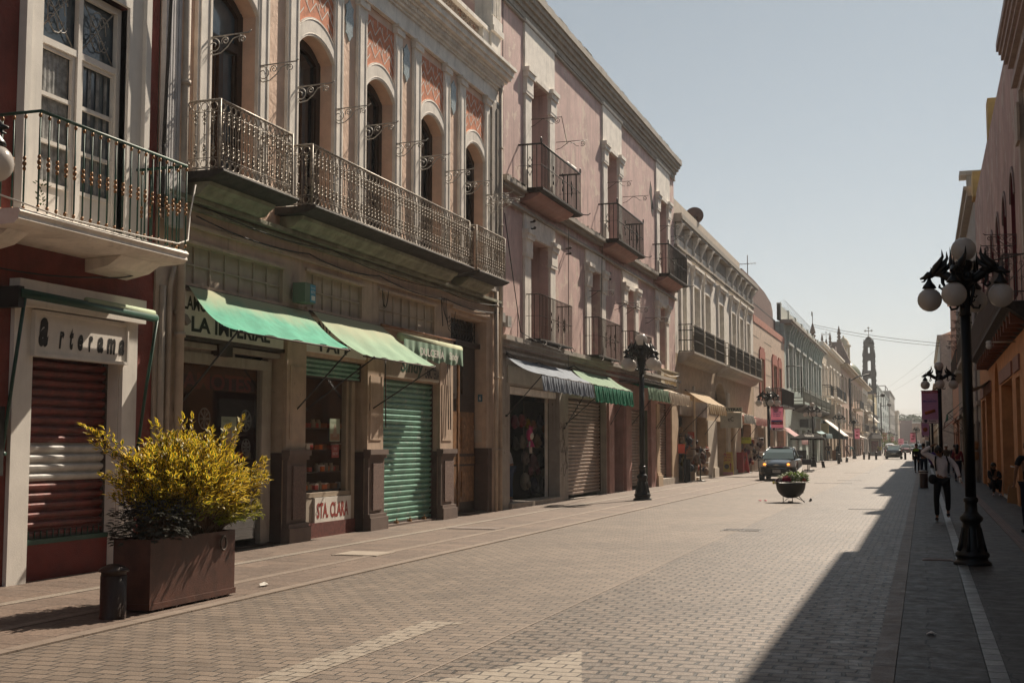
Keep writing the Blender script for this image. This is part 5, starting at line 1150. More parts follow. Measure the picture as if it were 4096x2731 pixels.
# ------------------------------------------------------------------ generic far facades
def block(name, label, y0, y1, H, m, rows, cols, gfh=3.2, wm=None, S=LS, wfrac=.42, balc=(), cat='building', front=0.0, surround=None, cornice=.35, seed=1):
    rnd = random.Random(seed); S2 = (S[0]+S[1]*front, S[1])
    o = thing(name, label, cat, (S2[0], (y0+y1)/2, 0)); L = y1-y0
    ops = []; cw = L/cols
    for rz0, rz1 in rows:
        for c in range(cols): ops.append((y0+cw*(c+.5-wfrac/2), y0+cw*(c+.5+wfrac/2), rz0, rz1))
    gops = [(y0+cw*(c+.18), y0+cw*(c+.82), 0.0, gfh-.5) for c in range(cols)]
    mb = MB(); wall(mb, S2, y0, y1, 0, H, ops + gops, 0, .3); mb.build('wall', m, o); shell(o, S2, y0, y1, H+.1, m, depth=7)
    mb = MB(); fb(mb, S2, y0, y1+cornice*.5, H-.25, H, -.3, cornice*.7); fb(mb, S2, y0, y1+cornice*.6, H, H+.18, -.3, cornice); fb(mb, S2, y0, y1, gfh+.2, gfh+.4, .003, .15); mb.build('cornice', surround or m, o)
    for (a, b, c, e) in ops:
        w = MB(); fb(w, S2, a, b, c, e, -.27, -.22, 0); fb(w, S2, (a+b)/2-.05, (a+b)/2+.05, c, e, -.22, -.17, 1); fb(w, S2, a, (a+b)/2-.05, c+(e-c)*.7, c+(e-c)*.7+.08, -.22, -.17, 1)
        w.build('window', [GLASS, wm or WOODB], o)
        if surround:
            w = MB(); fb(w, S2, a-.3, a, c-.1, e+.3, .003, .08); fb(w, S2, b, b+.3, c-.1, e+.3, .003, .08); fb(w, S2, a-.35, b+.35, e+.3, e+.5, .003, .16); w.build('window_surround', surround, o)
    for k, (a, b, c, e) in enumerate(gops):
        w = MB(); fb(w, S2, a, b, c, e, -.29, -.24); w.build('shop_door', [DARK, SHGR, WOODB, SHB][rnd.randrange(4)], o)
    for (a, b, z, dd) in balc:
        s = MB(); fb(s, S2, a, b, z-.2, z, .003, dd); sb = s.build('balcony', surround or m, o)
        r = MB(); n = max(3, int((b-a)/.28))
        for i in range(n+1): r.tube([fp(S2,dd-.05,a+(b-a)*i/n,z), fp(S2,dd-.05,a+(b-a)*i/n,z+1.15)], .022, 3, cap=False)
        for q in range(4): r.tube([fp(S2,(dd-.05)*q/3,a,z), fp(S2,(dd-.05)*q/3,a,z+1.15)], .02, 3, cap=False)
        r.tube([fp(S2,0,a,z+1.15), fp(S2,dd-.05,a,z+1.15), fp(S2,dd-.05,b,z+1.15), fp(S2,0,b,z+1.15)], .035, 4); r.build('railing', BLACKI, sb)
    return o
BEIGE = mat('warm_beige_plaster', (.50,.42,.32), streak=.3); BEIGE2 = mat('sandy_plaster', (.52,.41,.29), streak=.3); PKB = mat('pink_beige_ashlar', (.50,.34,.26), streak=.3)
g1 = block('beige_building', 'beige building with cream pillars, just past the turquoise one', 138.6, 148, 12.6, BEIGE, [(7.0,10.0),(3.6,6.2)], 2, surround=WHITE, balc=((139.5,144,7.0,.9),), seed=2)
block('ornate_beige_building', 'ornate beige building with stone pinnacles on its roof and small balconies', 148.2, 171.8, 12.6, BEIGE2, [(7.4,10.4),(3.7,6.4)], 4, surround=WHITE, balc=((149,153.5,7.2,1.0),(156,160.5,7.2,.9),(163,168,7.2,.9)), cornice=.6, seed=3)
block('pink_ashlar_building', 'pinkish corner building banded like ashlar with window hoods', 172, 234, 12.3, PKB, [(7.6,10.6),(3.9,6.3)], 8, surround=BEIGE, balc=((200,212,7.3,1.2),(214,228,3.9,1.3)), cornice=1.0, wfrac=.3, seed=4)
mb = MB(); 
for k in range(20): fb(mb, LS, 172.0, 176, .6+k*.6, .64+k*.6, .01, .02)
mb.build('joint_line', PLINTH, bpy.data.objects['pink_ashlar_building'])
block('cream_balcony_building', 'cream building with dark balconies and a sloping white awning beyond the pink ashlar one', 236, 256, 12.4, WHITE, [(8.0,10.6),(4.2,6.8)], 3, surround=BEIGE, balc=((238,252,7.8,1.3),), cornice=.9, seed=5)
block('low_cream_building', 'lower cream building with an upper balcony before the pale yellow wall', 256.2, 284, 10.5, BEIGE, [(7.0,9.2),(4.0,6.0)], 4, surround=WHITE, balc=((258,280,6.6,1.2),), cornice=.5, seed=6)
yb = thing('pale_yellow_building', 'plain pale yellow wall below the terracotta roof edge and bell tower', 'building', (-13, 291, 0))
mb = MB(); mb.box(-19, -9.95, 285, 297, 0, 12.6); mb.build('wall', mat('pale_yellow_wall', (.58,.48,.28), streak=.2), yb); mb = MB(); mb.box(-19,-9.85,284.9,297,12.6,12.75); mb.build('roof_edge', BEIGE, yb)
block('grey_modern_building', 'tall grey concrete block with a rooftop frame', 405, 475, 18.3, mat('grey_concrete', (.27,.25,.23), streak=.3), [(13,16),(8.5,11.5),(4.5,7)], 6, cornice=.3, seed=7, front=.6)
block('pale_glass_building', 'narrow pale bluish glass fronted building before the grey concrete block', 302, 400, 15.4, mat('pale_bluish_render', (.42,.47,.46)), [(11.5,14.5),(8,10.5),(4.5,7)], 5, cornice=.2, wm=WHITE2, seed=8, front=.3)
block('far_pastel_building', 'small distant pastel building at the end of the left row', 477, 500, 14.0, BEIGE, [(9,12),(4.5,7)], 5, seed=9, front=1.5)
block('farthest_pastel_building', 'farthest pastel facade of the left row beside the end walls', 501, 519, 10.5, mat('pale_salmon_render', (.5,.36,.30)), [(5,8)], 7, seed=19, front=1.5)
mb = MB(); 
for a, b in (((-10.9,408,18.3),(-10.9,408,20.1)),((-10.9,430,18.3),(-10.9,430,20.1)),((-10.9,408,20.1),(-10.9,430,20.1)),((-15.8,408,18.3),(-15.8,408,20.1)),((-15.8,408,20.1),(-10.9,408,20.1)),((-13.2,408,18.3),(-13.2,408,20.1))): mb.tube([a, b], .12, 4)
mb.build('roof_frame', SOOT, bpy.data.objects['grey_modern_building'])
# pinnacles
PINN = mat('weathered_pinnacle_stone', (.20,.155,.13), streak=.3)
def pinnacle(x, y, z, h, label, s=1.0):
    o = thing('pinnacle', label, 'pinnacle', (x, y, z), 'stone pinnacles above the far roofs')
    mb = MB(); mb.lathe([(.45*s,0),(.45*s,h*.12),(.25*s,h*.16),(.3*s,h*.24),(.42*s,h*.30),(.30*s,h*.36),(.16*s,h*.40)], (x,y,z), 8); mb.build('base', PINN, o)
    mb = MB(); mb.lathe([(.16*s,h*.40),(.38*s,h*.46),(.34*s,h*.55),(.18*s,h*.8),(.04*s,h*1.0)], (x,y,z), 8); mb.build('spike', PINN, o)
pinnacle(-10.8, 135, 12.5, 2.0, 'dark pinnacle carrying a lightning rod at the end of the turquoise parapet', .8)
rod = MB(); rod.tube([(-10.8,135,14.3),(-10.8,135,15.6)], .035, 4); rod.box(-10.9,-10.82,134.9,135.1,15.2,15.65); tag(rod.build('lightning_rod', RUSTI), 'thin lightning rod on the pinnacle of the turquoise building', 'rod')
pinnacle(-14.6, 200, 16.9, 2.2, 'slim pinnacle farthest left in the group over the beige roofs', .55)
pinnacle(-14.05, 201, 16.6, 1.7, 'lowest pinnacle, carrying the faint openwork cross', .6)
pinnacle(-13.4, 200, 17.0, 2.15, 'middle dark pinnacle between the cross and the tallest spire', .6)
pinnacle(-14.16, 235, 20.4, 2.9, 'tallest spire like pinnacle beside the dome lantern', .9)
cf_ = thing('church_front', 'brown stone church block under the pinnacles behind the beige roofs', 'church', (-14, 200, 12)); mb = MB(); mb.box(-15.0, -12.7, 200.6, 204, 12, 17.0); mb.box(-13.3,-12.4,197,200,12,16.2); mb.build('front_block', mat('brown_church_stone', (.16,.11,.095), streak=.3), cf_); mb = MB(); mb.box(-15.6,-13.7,235.2,240,12,20.4); mb.prism([(-13.7,236,20.0),(-13.7,236,12),(-12.4,236,12),(-12.4,236,17.0)], (0,3,0)); mb.build('gable_block', mat('brown_church_stone', (.16,.11,.095), streak=.3), cf_)
# cross, faint
def cross(x, y, z, h, name, label, m, r=.12):
    mb = MB(); mb.tube([(x,y,z),(x,y,z+h)], r, 5); mb.tube([(x-h*.32,y,z+h*.68),(x+h*.32,y,z+h*.68)], r, 5)
    for a, b in ((0,1.0),(-.34,.68),(.34,.68)):
        for k in ((-.07,0),(.07,0),(0,.07),(0,-.07)): mb.ball((x+h*(a+k[0]),y,z+h*(b+k[1])), h*.06, 6)
    return tag(mb.build(name, m), label, 'cross')
cross(-14.05, 201, 18.2, 1.0, 'stone_cross', 'pale openwork cross between the small pinnacles', mat('pale_cross_metal', (.34,.33,.31), bump=0), .035)
# domed church
Y = 300.0
ch = thing('domed_church', 'church with glazed tile dome and yellow lantern rising over the left roofs', 'church', (-18, Y, 0))
mb = MB(); mb.box(-27, -13.1, Y-4, Y+8, 0, 14.0); mb.build('nave', BEIGE2, ch)
mb = MB(); mb.lathe([(4.0,14.0),(4.0,16.6),(4.2,16.8),(4.0,17.0)], (-17.1,Y,0), 20); mb.build('drum', mat('dome_drum_stone', (.30,.24,.19)), ch)
mb = MB(); mb.lathe([(4.0*math.cos(a*math.pi/2/9), 17.0+3.9*math.sin(a*math.pi/2/9)) for a in range(9)] + [(.6,20.95)], (-17.1,Y,0), 28); mb.build('dome', mat('glazed_dome_tiles', (.28,.30,.20), rough=.22, var=.5, scale=3, spec=.8), ch)
LANT = mat('yellow_lantern_plaster', (.50,.40,.26), streak=.3)
mb = MB()
for a in range(8):
    w = a*math.pi/4+.39; mb.box(-17.1+1.2*math.cos(w)-.22, -17.1+1.2*math.cos(w)+.28, Y+1.2*math.sin(w)-.28, Y+1.2*math.sin(w)+.28, 20.9, 24.3)
mb.lathe([(1.6,20.7),(1.6,21.1)], (-17.1,Y,0), 16); mb.lathe([(1.6,24.3),(1.75,24.6),(1.35,24.9),(1.15,25.6),(.7,26.2),(.25,26.5),(.08,27.0)], (-17.1,Y,0), 16)
mb.build('lantern', LANT, ch)
# bell tower
BASALT = mat('dark_basalt_tower_stone', (.035,.028,.026), streak=.2)
tw = thing('bell_tower', 'dark stone bell tower with three open arches and a cross on top', 'tower', (-11.5, Y, 0))
cx = -11.45
def tier(z0, z1, hw, ow, oz0, oz1, nm):
    mb = MB(); t = .8
    for yy in (Y-hw, Y+hw-t):
        mb.box(cx-hw, cx-ow, yy, yy+t, z0, z1); mb.box(cx+ow, cx+hw, yy, yy+t, z0, z1); mb.box(cx-ow, cx+ow, yy, yy+t, z0, oz0)
        n = 8; zs = oz1-ow; arc = [(cx-ow*math.cos(math.pi*i/n), zs+ow*math.sin(math.pi*i/n)) for i in range(n+1)]
        for (xa, za), (xb, zb) in zip(arc, arc[1:]): mb.prism([(xa,yy,za),(xb,yy,zb),(xb,yy,z1),(xa,yy,z1)], (0,t,0))
    for xx in (cx-hw, cx+hw-t): mb.box(xx, xx+t, Y-hw+t, Y-ow, z0, z1-.01); mb.box(xx, xx+t, Y+ow, Y+hw-t, z0, z1-.01); mb.box(xx, xx+t, Y-ow, Y+ow, z0, oz0-.01); mb.box(xx, xx+t, Y-ow, Y+ow, oz1, z1-.01)
    mb.box(cx-hw-.12, cx+hw+.12, Y-hw-.12, Y+hw+.12, z1, z1+.25); mb.box(cx-hw-.22, cx+hw+.22, Y-hw-.22, Y+hw+.22, z1+.25, z1+.45)
    for sx in (-1, 1):
        for k in range(3): mb.ball((cx+sx*(hw+.18), Y-hw, z0+(z1-z0)*(.2+.3*k)), .17, 5)
        mb.tube([(cx+sx*(hw+.05),Y-hw-.05,z0),(cx+sx*(hw+.05),Y-hw-.05,z1)], .13, 6)
    return mb.build(nm, BASALT, tw)
mb = MB(); mb.box(cx-1.45, cx+1.45, Y-1.45, Y+1.45, 0, 12.5); mb.build('shaft', BASALT, tw)
tier(12.5, 17.3, 1.33, .42, 14.2, 17.0, 'lower_belfry'); tier(17.75, 21.6, 1.22, .38, 18.7, 21.1, 'middle_belfry'); tier(22.05, 24.6, 1.02, .22, 22.7, 24.2, 'upper_belfry')
mb = MB(); mb.lathe([(1.0,25.05),(1.02,25.4),(.85,25.9),(.5,26.4),(.15,26.7)], (cx,Y,0), 12)
for sx in (-1,1):
    for zb, hh, ww in ((25.0,1.0,1.0),(22.0,1.6,1.28),(17.7,1.5,1.45)): mb.lathe([(.16,zb),(.2,zb+hh*.3),(.1,zb+hh*.5),(.02,zb+hh)], (cx+sx*ww,Y-ww,0), 6)
mb.build('cupola', BASALT, tw)
cr = cross(cx, Y, 26.5, 2.1, 'cross', None, mat('pale_cross_metal', (.34,.33,.31), bump=0), .08); cr.parent = tw; cr.location = Vector(cr.location) - Vector(tw.location); del cr['category']
mb = MB(); mb.lathe([(.02,15.9),(.16,15.8),(.22,15.4),(.34,15.05)], (cx,Y,0), 10); mb.build('bell', BLACKI, tw)
mb = MB(); mb.box(cx-.42,cx+.42,Y-1.2,Y-1.1,14.9,15.0)
for k in range(4): mb.box(cx-.36+k*.22,cx-.28+k*.22,Y-1.2,Y-1.1,14.2,14.9)
mb.build('louvre', BASALT, tw)
mb = MB(); mb.box(-12.6, -10.1, 297.2, 298.3, 11.5, 13.35); tag(mb.build('terracotta_roof', mat('terracotta_roof', (.30,.12,.07))), 'terracotta coloured roof edge below the bell tower', 'roof')
# closing wall at the end of the street
PURP = mat('dull_purple_wall', (.20,.105,.11), streak=.2); OCHR = mat('ochre_pink_wall', (.42,.24,.16), streak=.2)
ew = thing('purple_end_building', 'dull purple low building closing the far end of the street', 'building', (-6, 520, 0))
mb = MB(); mb.box(-16, -4.2, 521, 545, 0, 11.4); mb.build('wall', PURP, ew)
mb = MB(); mb.box(-7.6,-5.9,520.7,521,-.0,3.4); mb.build('door_surround', WHITE2, ew); mb = MB(); mb.box(-7.3,-6.2,520.6,520.7,0,3.1); mb.build('door', DARK, ew)
ew = thing('ochre_end_building', 'ochre pink low building with white roof line closing the far end of the street', 'building', (3, 520, 0))
mb = MB(); mb.box(-4.18, 30, 521, 545, 0, 10.2); mb.build('wall', OCHR, ew); mb = MB(); mb.box(-4.18, 30, 520.8, 545, 10.2, 10.8); mb.build('roof_edge', WHITE2, ew)
for x in (-3.2, .6): mb = MB(); mb.box(x, x+1.8, 520.7, 520.99, 0, 3.6); mb.build('door_surround', WHITE2, ew); mb = MB(); mb.box(x+.35, x+1.45, 520.6, 520.69, 0, 3.2); mb.build('door', DARK, ew)
# hills
def hills(name, y, pts, m, depth):
    mb = MB(); n = len(pts)
    vs = [(x, y, h) for x, h in pts] + [(x, y-depth, -1) for x, h in pts] + [(x, y+depth, -1) for x, h in pts]
    fs = [(n+i, n+i+1, i+1, i) for i in range(n-1)] + [(i, i+1, 2*n+i+1, 2*n+i) for i in range(n-1)]
    mb.add(vs, fs, 0, True); return tag(mb.build(name, m), kind='structure')
HILL = mat('wooded_hill', (.05,.065,.04), var=.4, scale=.02, bump=0)
rr = random.Random(4)
hills('hill', 4600, [(-4200+i*80, 135+30*math.sin(i*.17+1.2)+12*math.sin(i*.41)+rr.uniform(-5,5)) for i in range(76)], HILL, 900)
hills('hill', 3200, [(-2400+i*55, 62+16*math.sin(i*.23+.4)+6*math.sin(i*.7)+rr.uniform(-2,2)) for i in range(76)], HILL, 600)
# trees
def leafmat(name, c, tr=.3): return mat(name, c, rough=.6, var=.35, scale=1.5, bump=0, trans=tr)
LEAFG = leafmat('tree_leaf', (.055,.085,.025)); BARK = mat('bark', (.08,.055,.04))
def tree(x, y, h, rx, rz, label, n=900, leaf=.28, m=None, name='tree', seed=3, trunk_h=None):
    rnd = random.Random(seed); o = thing(name, label, 'tree', (x, y, 0))
    cz = h-rz; t = MB(); t.tube([(x,y,0),(x+.1,y,cz*.5),(x,y,cz)], [.2*rx/2,.15*rx/2,.08*rx/2], 7)
    for k in range(6): a = k*1.05; t.tube([(x,y,cz*.7),(x+rx*.5*math.cos(a),y+rx*.5*math.sin(a),cz+rz*.3)], [.07*rx/2,.02], 5)
    t.build('trunk', BARK, o)
    c = MB(); cl = [(rnd.uniform(-.7,.7)*rx, rnd.uniform(-.7,.7)*rx, rnd.uniform(-.6,.65)*rz, rnd.uniform(.3,.5)) for _ in range(16)]
    for i in range(n):
        q = cl[i % 16]; v = Vector((rnd.gauss(0,1),rnd.gauss(0,1),rnd.gauss(0,1))).normalized()*rnd.uniform(.5,1)**.5
        p = Vector((x+q[0]+v.x*rx*q[3], y+q[1]+v.y*rx*q[3], cz+q[2]+v.z*rz*q[3])); a = Vector((rnd.uniform(-1,1),rnd.uniform(-1,1),rnd.uniform(-1,1))).normalized()*leaf; b = a.orthogonal().normalized()*leaf*.5
        c.quad(p-a*.5, p+b*.5, p+a*.5, p-b*.5)
    c.build('crown', m or LEAFG, o); return o
tree(-6.7, 600, 15.8, 8, 5, 'broad dark tree behind the ochre end building', 1800, 1.3, seed=5)
tree(2.5, 640, 15.0, 9, 5, 'green tree at the street end, right one behind the ochre wall', 1800, 1.3, seed=6)
tree(-16, 610, 14.5, 7, 4.5, 'hazy tree behind the purple end building', 1500, 1.3, seed=7)
tree(-5.6, 228, 3.9, 1.5, 1.6, 'round bright green street tree right of the kiosk', 1500, .22, leafmat('bright_leaf', (.14,.20,.03)), seed=8)
tree(-6.5, 205, 1.6, .45, .45, 'small yellow flowering bush beside the kiosk', 400, .12, leafmat('yellow_flower', (.45,.35,.03)), 'bush', 9)
# ------------------------------------------------------------------ things along the far left pavement
ks = thing('kiosk', 'small grey tiled roof kiosk with a reddish window standing on the far left corner', 'kiosk', (-7.3, 207, 0))
mb = MB(); mb.box(-8.2, -6.35, 205.2, 209, 0, 2.7); mb.build('body', mat('kiosk_grey', (.24,.21,.19)), ks)
mb = MB(); mb.prism([(-8.45,205,2.7),(-6.1,205,2.7),(-6.5,205.9,3.55),(-7.7,205.9,3.55)], (0,0,.001)); mb.add([(-8.45,204.9,2.7),(-6.1,204.9,2.7),(-6.1,209.3,2.7),(-8.45,209.3,2.7),(-7.8,206,3.6),(-6.7,206,3.6),(-6.7,208.3,3.6),(-7.8,208.3,3.6)], [(0,1,5,4),(1,2,6,5),(2,3,7,6),(3,0,4,7),(4,5,6,7),(3,2,1,0)]); mb.build('roof', mat('kiosk_tiles', (.16,.14,.13), bump=1, bscale=5), ks)
mb = MB(); mb.box(-7.8,-6.75,205.12,205.19,.6,2.3); mb.build('window', mat('red_stock', (.20,.08,.07), var=.6, scale=6), ks)
mb = MB(); mb.box(-7.9,-7.8,205.1,205.19,0,2.5); mb.box(-6.75,-6.65,205.1,205.19,0,2.5); mb.box(-7.9,-6.65,205.1,205.19,2.4,2.55); mb.build('window_frame', BEIGE, ks)
um = thing('parasol', 'black cafe parasol with pale lettering on the left pavement', 'parasol', (-7.2, 85, 0))
mb = MB(); U = Vector((-7.2, 85, 0)); hw = 1.08
vs = [(U.x-hw,U.y-hw,2.10),(U.x+hw,U.y-hw,2.10),(U.x+hw,U.y+hw,2.10),(U.x-hw,U.y+hw,2.10),(U.x,U.y,2.52)]
mids = [(U.x-hw*.45,U.y-hw*.45,2.34),(U.x+hw*.45,U.y-hw*.45,2.34),(U.x+hw*.45,U.y+hw*.45,2.34),(U.x-hw*.45,U.y+hw*.45,2.34)]
vs += mids; mb.add(vs, [(0,1,6,5),(1,2,7,6),(2,3,8,7),(3,0,5,8),(5,6,4),(6,7,4),(7,8,4),(8,5,4)])
for a, b in ((0,1),(1,2),(2,3),(3,0)):
    A_, B_ = Vector(vs[a]), Vector(vs[b]); mb.quad(A_, B_, B_-Vector((0,0,.10)), A_-Vector((0,0,.10)))
mb.build('canopy', mat('black_canvas', (.014,.012,.011), rough=.9, spec=.08), um)
mb = MB(); mb.tube([(U.x,U.y,0),(U.x,U.y,2.62)], .03, 6); mb.ball((U.x,U.y,2.62), .06, 6); mb.lathe([(.35,0),(.35,.06),(.06,.09)], (U.x,U.y,0), 12); mb.build('pole', BLACKI, um)
t_ = text_xz('Victoria', U.x-.20, U.x+.42, 2.20, 2.36, U.y-.93, SIGNW, um, 'lettering', .03)
if t_:
    for v in t_.data.vertices: v.co.y += (v.co.z-2.2)*1.6
# ------------------------------------------------------------------ right side of the street (in shade)
RPK = mat('rose_grey_plaster', (.40,.25,.21), var=.2, scale=.7, streak=.5, patch=(.50,.38,.32), pscale=.8, pth=.55)
ORNG = mat('orange_ground_plaster', (.50,.23,.095), var=.15, streak=.25)
BUFF = mat('buff_cornice_plaster', (.42,.34,.28), streak=.3)
YEL = mat('yellow_ochre_block', (.50,.33,.13), streak=.15)
r1 = thing('cornice_building', 'buff building with a deep moulded cornice, nearest on the right', 'building', (XR, 15, 0))
mb = MB(); wall(mb, RS, -14, 31.6, 0, 11.4, [(y, y+1.6, 5.6, 8.8) for y in (4, 10, 16, 22)] + [(y, y+2.4, 0, 3.2) for y in (3, 9, 15, 21)], 0, .4); mb.build('wall', BUFF, r1)
shell(r1, RS, -14, 31.6, 11.4, BUFF, depth=9)
mb = MB()
for z0_, z1_, d_ in ((9.9,10.15,.08),(10.15,10.3,.20),(10.3,10.65,.14),(10.65,10.78,.26),(10.78,10.9,.34),(10.9,11.05,.40),(11.05,11.15,.45),(11.15,11.35,.50)): fb(mb, RS, -14, 31.6+d_*.8, z0_, z1_, -.3, d_)
mb.build('cornice', mat('pinkish_cornice', (.38,.30,.27), streak=.35), r1)
mb = MB(); fb(mb, RS, 31.0, 31.55, 6.0, 9.9, .003, .10); fb(mb, RS, 30.9, 31.6, 8.7, 9.6, .10, .16); mb.build('corner_pilaster', BUFF, r1)
for y in (4, 10, 16, 22):
    mb = MB(); fb(mb, RS, y, y+1.6, 5.6, 8.8, -.38, -.33); mb.build('window', GLASS, r1); mb = MB(); fb(mb, RS, y-1, y+1.4, 0, 3.2, -.38, -.3); mb.build('shop_door', WOODB, r1)
r2 = thing('rose_building', 'rose grey building with red arched windows above an orange ground floor', 'building', (XR, 45, 0))
AW = [(34.6,36.1,1),(38.0,39.5,1),(41.4,42.9,1),(44.9,46.4,1),(48.4,49.9,1),(52.0,53.5,1)]
mb = MB(); wall(mb, RS, 31.65, 58.4, 5.05, 12.4, [(a,b,5.5,8.85,.75) for a,b,_ in AW], 0, .45, mr=1); mb.build('wall', [RPK, mat('dark_red_reveal', (.14,.03,.035))], r2)
gdo = [(35.0,36.5,0,3.45),(38.0,43.2,0.12,3.55),(44.4,47.1,0.35,4.5,.9),(49.3,53.4,0,3.6),(54.6,57.4,0,3.5)]
mb = MB(); wall(mb, RS, 31.65, 58.4, 0, 5.05, [gdo[0], gdo[1], gdo[3], gdo[4]] + [(44.5,47.0,.0,4.45,.9)], 0, .5); mb.build('ground_floor_wall', ORNG, r2)
shell(r2, RS, 31.65, 58.4, 12.4, RPK, depth=8)
for a, b, _ in AW:
    mb = MB(); fb(mb, RS, a, b, 5.5, 8.85, -.44, -.38); mb.build('window', mat('dark_red_window', (.075,.018,.02), rough=.5), r2)
    mb = MB(); pts = arcpts(a-.15, b+.15, 8.05, .95); pi = arcpts(a, b, 8.08, .77)
    for (y1_,z1_),(y2_,z2_),(y3_,z3_),(y4_,z4_) in zip(pi, pi[1:], pts[1:], pts): mb.prism([fp(RS,.004,y1_,z1_), fp(RS,.004,y2_,z2_), fp(RS,.004,y3_,z3_), fp(RS,.004,y4_,z4_)], (-.04,0,0))
    mb.build('arch_moulding', mat('grey_arch_stone', (.26,.19,.17)), r2)
for a, b in ((35.0,36.5),(38.0,43.2),(49.3,53.4),(54.6,57.4)):
    mb = MB(); fb(mb, RS, a, b, 0, 3.6, -.5, -.44); mb.build('door', mat('dark_red_door', (.10,.014,.012), var=.1), r2)
    mb = MB(); fb(mb, RS, a-.3, b+.3, 3.6, 4.0, .003, .05); mb.build('lintel', mat('dusky_lintel', (.28,.15,.12)), r2)
mb = MB(); fb(mb, RS, 44.5, 47.0, 0, 4.45, -.5, -.3); mb.build('niche_back', mat('ochre_niche', (.36,.15,.04)), r2)
mb = MB(); fb(mb, RS, 38.0, 43.2, 0.0, .12, -.4, .02); mb.build('door_sill', mat('bright_step_edge', (.5,.48,.45)), r2)
mb = MB(); fb(mb, RS, 39.0, 41.8, 2.3, 3.3, -.43, -.36); mb.build('posted_notices', mat('dim_paper', (.3,.28,.26), var=.3, scale=12), r2)
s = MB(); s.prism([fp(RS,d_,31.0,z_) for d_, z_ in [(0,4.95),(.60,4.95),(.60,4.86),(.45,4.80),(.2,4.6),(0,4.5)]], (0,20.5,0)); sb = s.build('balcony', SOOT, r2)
for i in range(17): fbs(RS, [(31.5+i*1.2, 31.75+i*1.2, 4.5, 4.8, .003, .42)], 'balcony_joist', mat('terracotta_joist', (.16,.06,.035)), sb)
r = MB(); n = 150
for i in range(n+1): r.tube([fp(RS,.56,31.1+20.2*i/n,4.95), fp(RS,.56,31.1+20.2*i/n,6.05)], .009, 3, cap=False)
for i in range(60): y = 31.1+i*.335; r.tube([fp(RS,.56,y,4.95), fp(RS,.56,y+.335,6.05)], .007, 3, cap=False)
for q in range(5):
    dd = .03+q*.13; r.tube([fp(RS,dd,31.1,4.95), fp(RS,dd,31.1,6.05)], .01, 4, cap=False)
    for z in (5.15, 5.5, 5.85): r.tube(spiral(fp(RS,dd,31.1,z), .06, .02, 0, 6, 10, (1,0,0), (0,0,1)), .007, 3)
for z in (4.97, 5.2, 6.06): r.tube([fp(RS,0,31.1,z), fp(RS,.56,31.1,z), fp(RS,.56,51.3,z)], .016, 4)
r.build('railing', mat('brown_grey_iron', (.10,.085,.08), bump=0), sb)
for y in (34.4, 36.3, 37.8, 39.7, 41.2, 43.1, 44.7, 46.6, 48.2, 50.1):
    mb = MB(); bracket(mb, RS, y, 7.05, .78, .011, h=.30); bracket(mb, RS, y, 6.55, .45, .008, h=.2); mb.build('iron_arm', mat('rusty_grey_iron', (.12,.09,.08), bump=0), r2)
for y0, y1, z1, nm in ((45.6, 46.6, 13.6, 'nearer'), (56.9, 58.2, 13.4, 'farther')):
    mb = MB(); fb(mb, RS, y0, y1, 12.3, z1, -1.6, .12 if nm == 'farther' else .02); tag(mb.build('rooftop_block', YEL), 'yellow ochre rooftop block above the rose wall, the %s one' % nm, 'rooftop block')
cm = thing('camera', 'white wall camera on a horizontal arm over the orange ground floor', 'camera', fp(RS,.3,37,4.3))
mb = MB(); mb.tube([fp(RS,0,36.2,4.42), fp(RS,.62,36.2,4.42)], .022, 5); mb.build('arm', PIPE, cm)
mb = MB(); mb.ball(fp(RS,.66,36.2,4.32), .09, 10); mb.lathe([(.07,4.36),(.09,4.42),(.05,4.46)], (XR-.66,36.2,0), 10); mb.build('housing', mat('camera_white', (.5,.48,.46)), cm)
block('grey_ornate_building', 'grey ornate shaded building with iron arms and red windows beyond the rose one', 58.5, 93, 12.9, mat('grey_ornate_stucco', (.30,.26,.23), streak=.5), [(6.2,9.4)], 7, S=RS, wm=DRED, surround=GREYP, balc=((60,74,6.0,.55),(77,90,6.0,.55)), cornice=.45, seed=11)
o = bpy.data.objects['grey_ornate_building']
for i in range(7):
    mb = MB(); bracket(mb, RS, 61+i*4.6, 8.2, .8, .016, h=.35); mb.build('iron_arm', RUSTI, o)
mb = MB(); mb.box(XR+.0, XR+1.2, 66.5, 67.6, 13.1, 15.2); mb.box(XR-.35, XR+1.2, 66.3, 67.8, 15.2, 15.4); mb.build('roof_pier', GREYP, o)
block('salmon_tall_building', 'salmon coloured narrow building standing above its shaded neighbours', 93.2, 112, 13.6, mat('salmon_wall', (.52,.28,.19)), [(6.5,9.2)], 3, S=RS, seed=12, cornice=.3)
mb = MB(); mb.box(XR-.05, XR+3, 100, 108, 13.7, 16.2); mb.build('roof_room', mat('salmon_wall', (.52,.28,.19)), bpy.data.objects['salmon_tall_building'])
block('white_gabled_building', 'pale white building with sloping roof line far down the right side', 112.3, 150, 10.8, WHITE, [(6,8.5)], 5, S=RS, seed=13, front=.9, cornice=.2)
mb = MB(); mb.prism([(XR-.9,112.5,10.95),(XR+4,112.5,10.95),(XR+4,112.5,12.6)], (0,37,0)); mb.build('gable', WHITE, bpy.data.objects['white_gabled_building'])
block('far_right_building', 'farthest pale building of the right row behind the hanging banners', 151, 260, 8.5, BEIGE, [(4.6,6.8)], 12, S=RS, seed=14, front=.9, cornice=.3)
block('last_right_building', 'last low building of the right row before the end wall', 262, 500, 7.5, mat('tan_far_wall', (.40,.31,.24)), [(4.2,6.2)], 22, S=RS, seed=15, front=.5, cornice=.3)
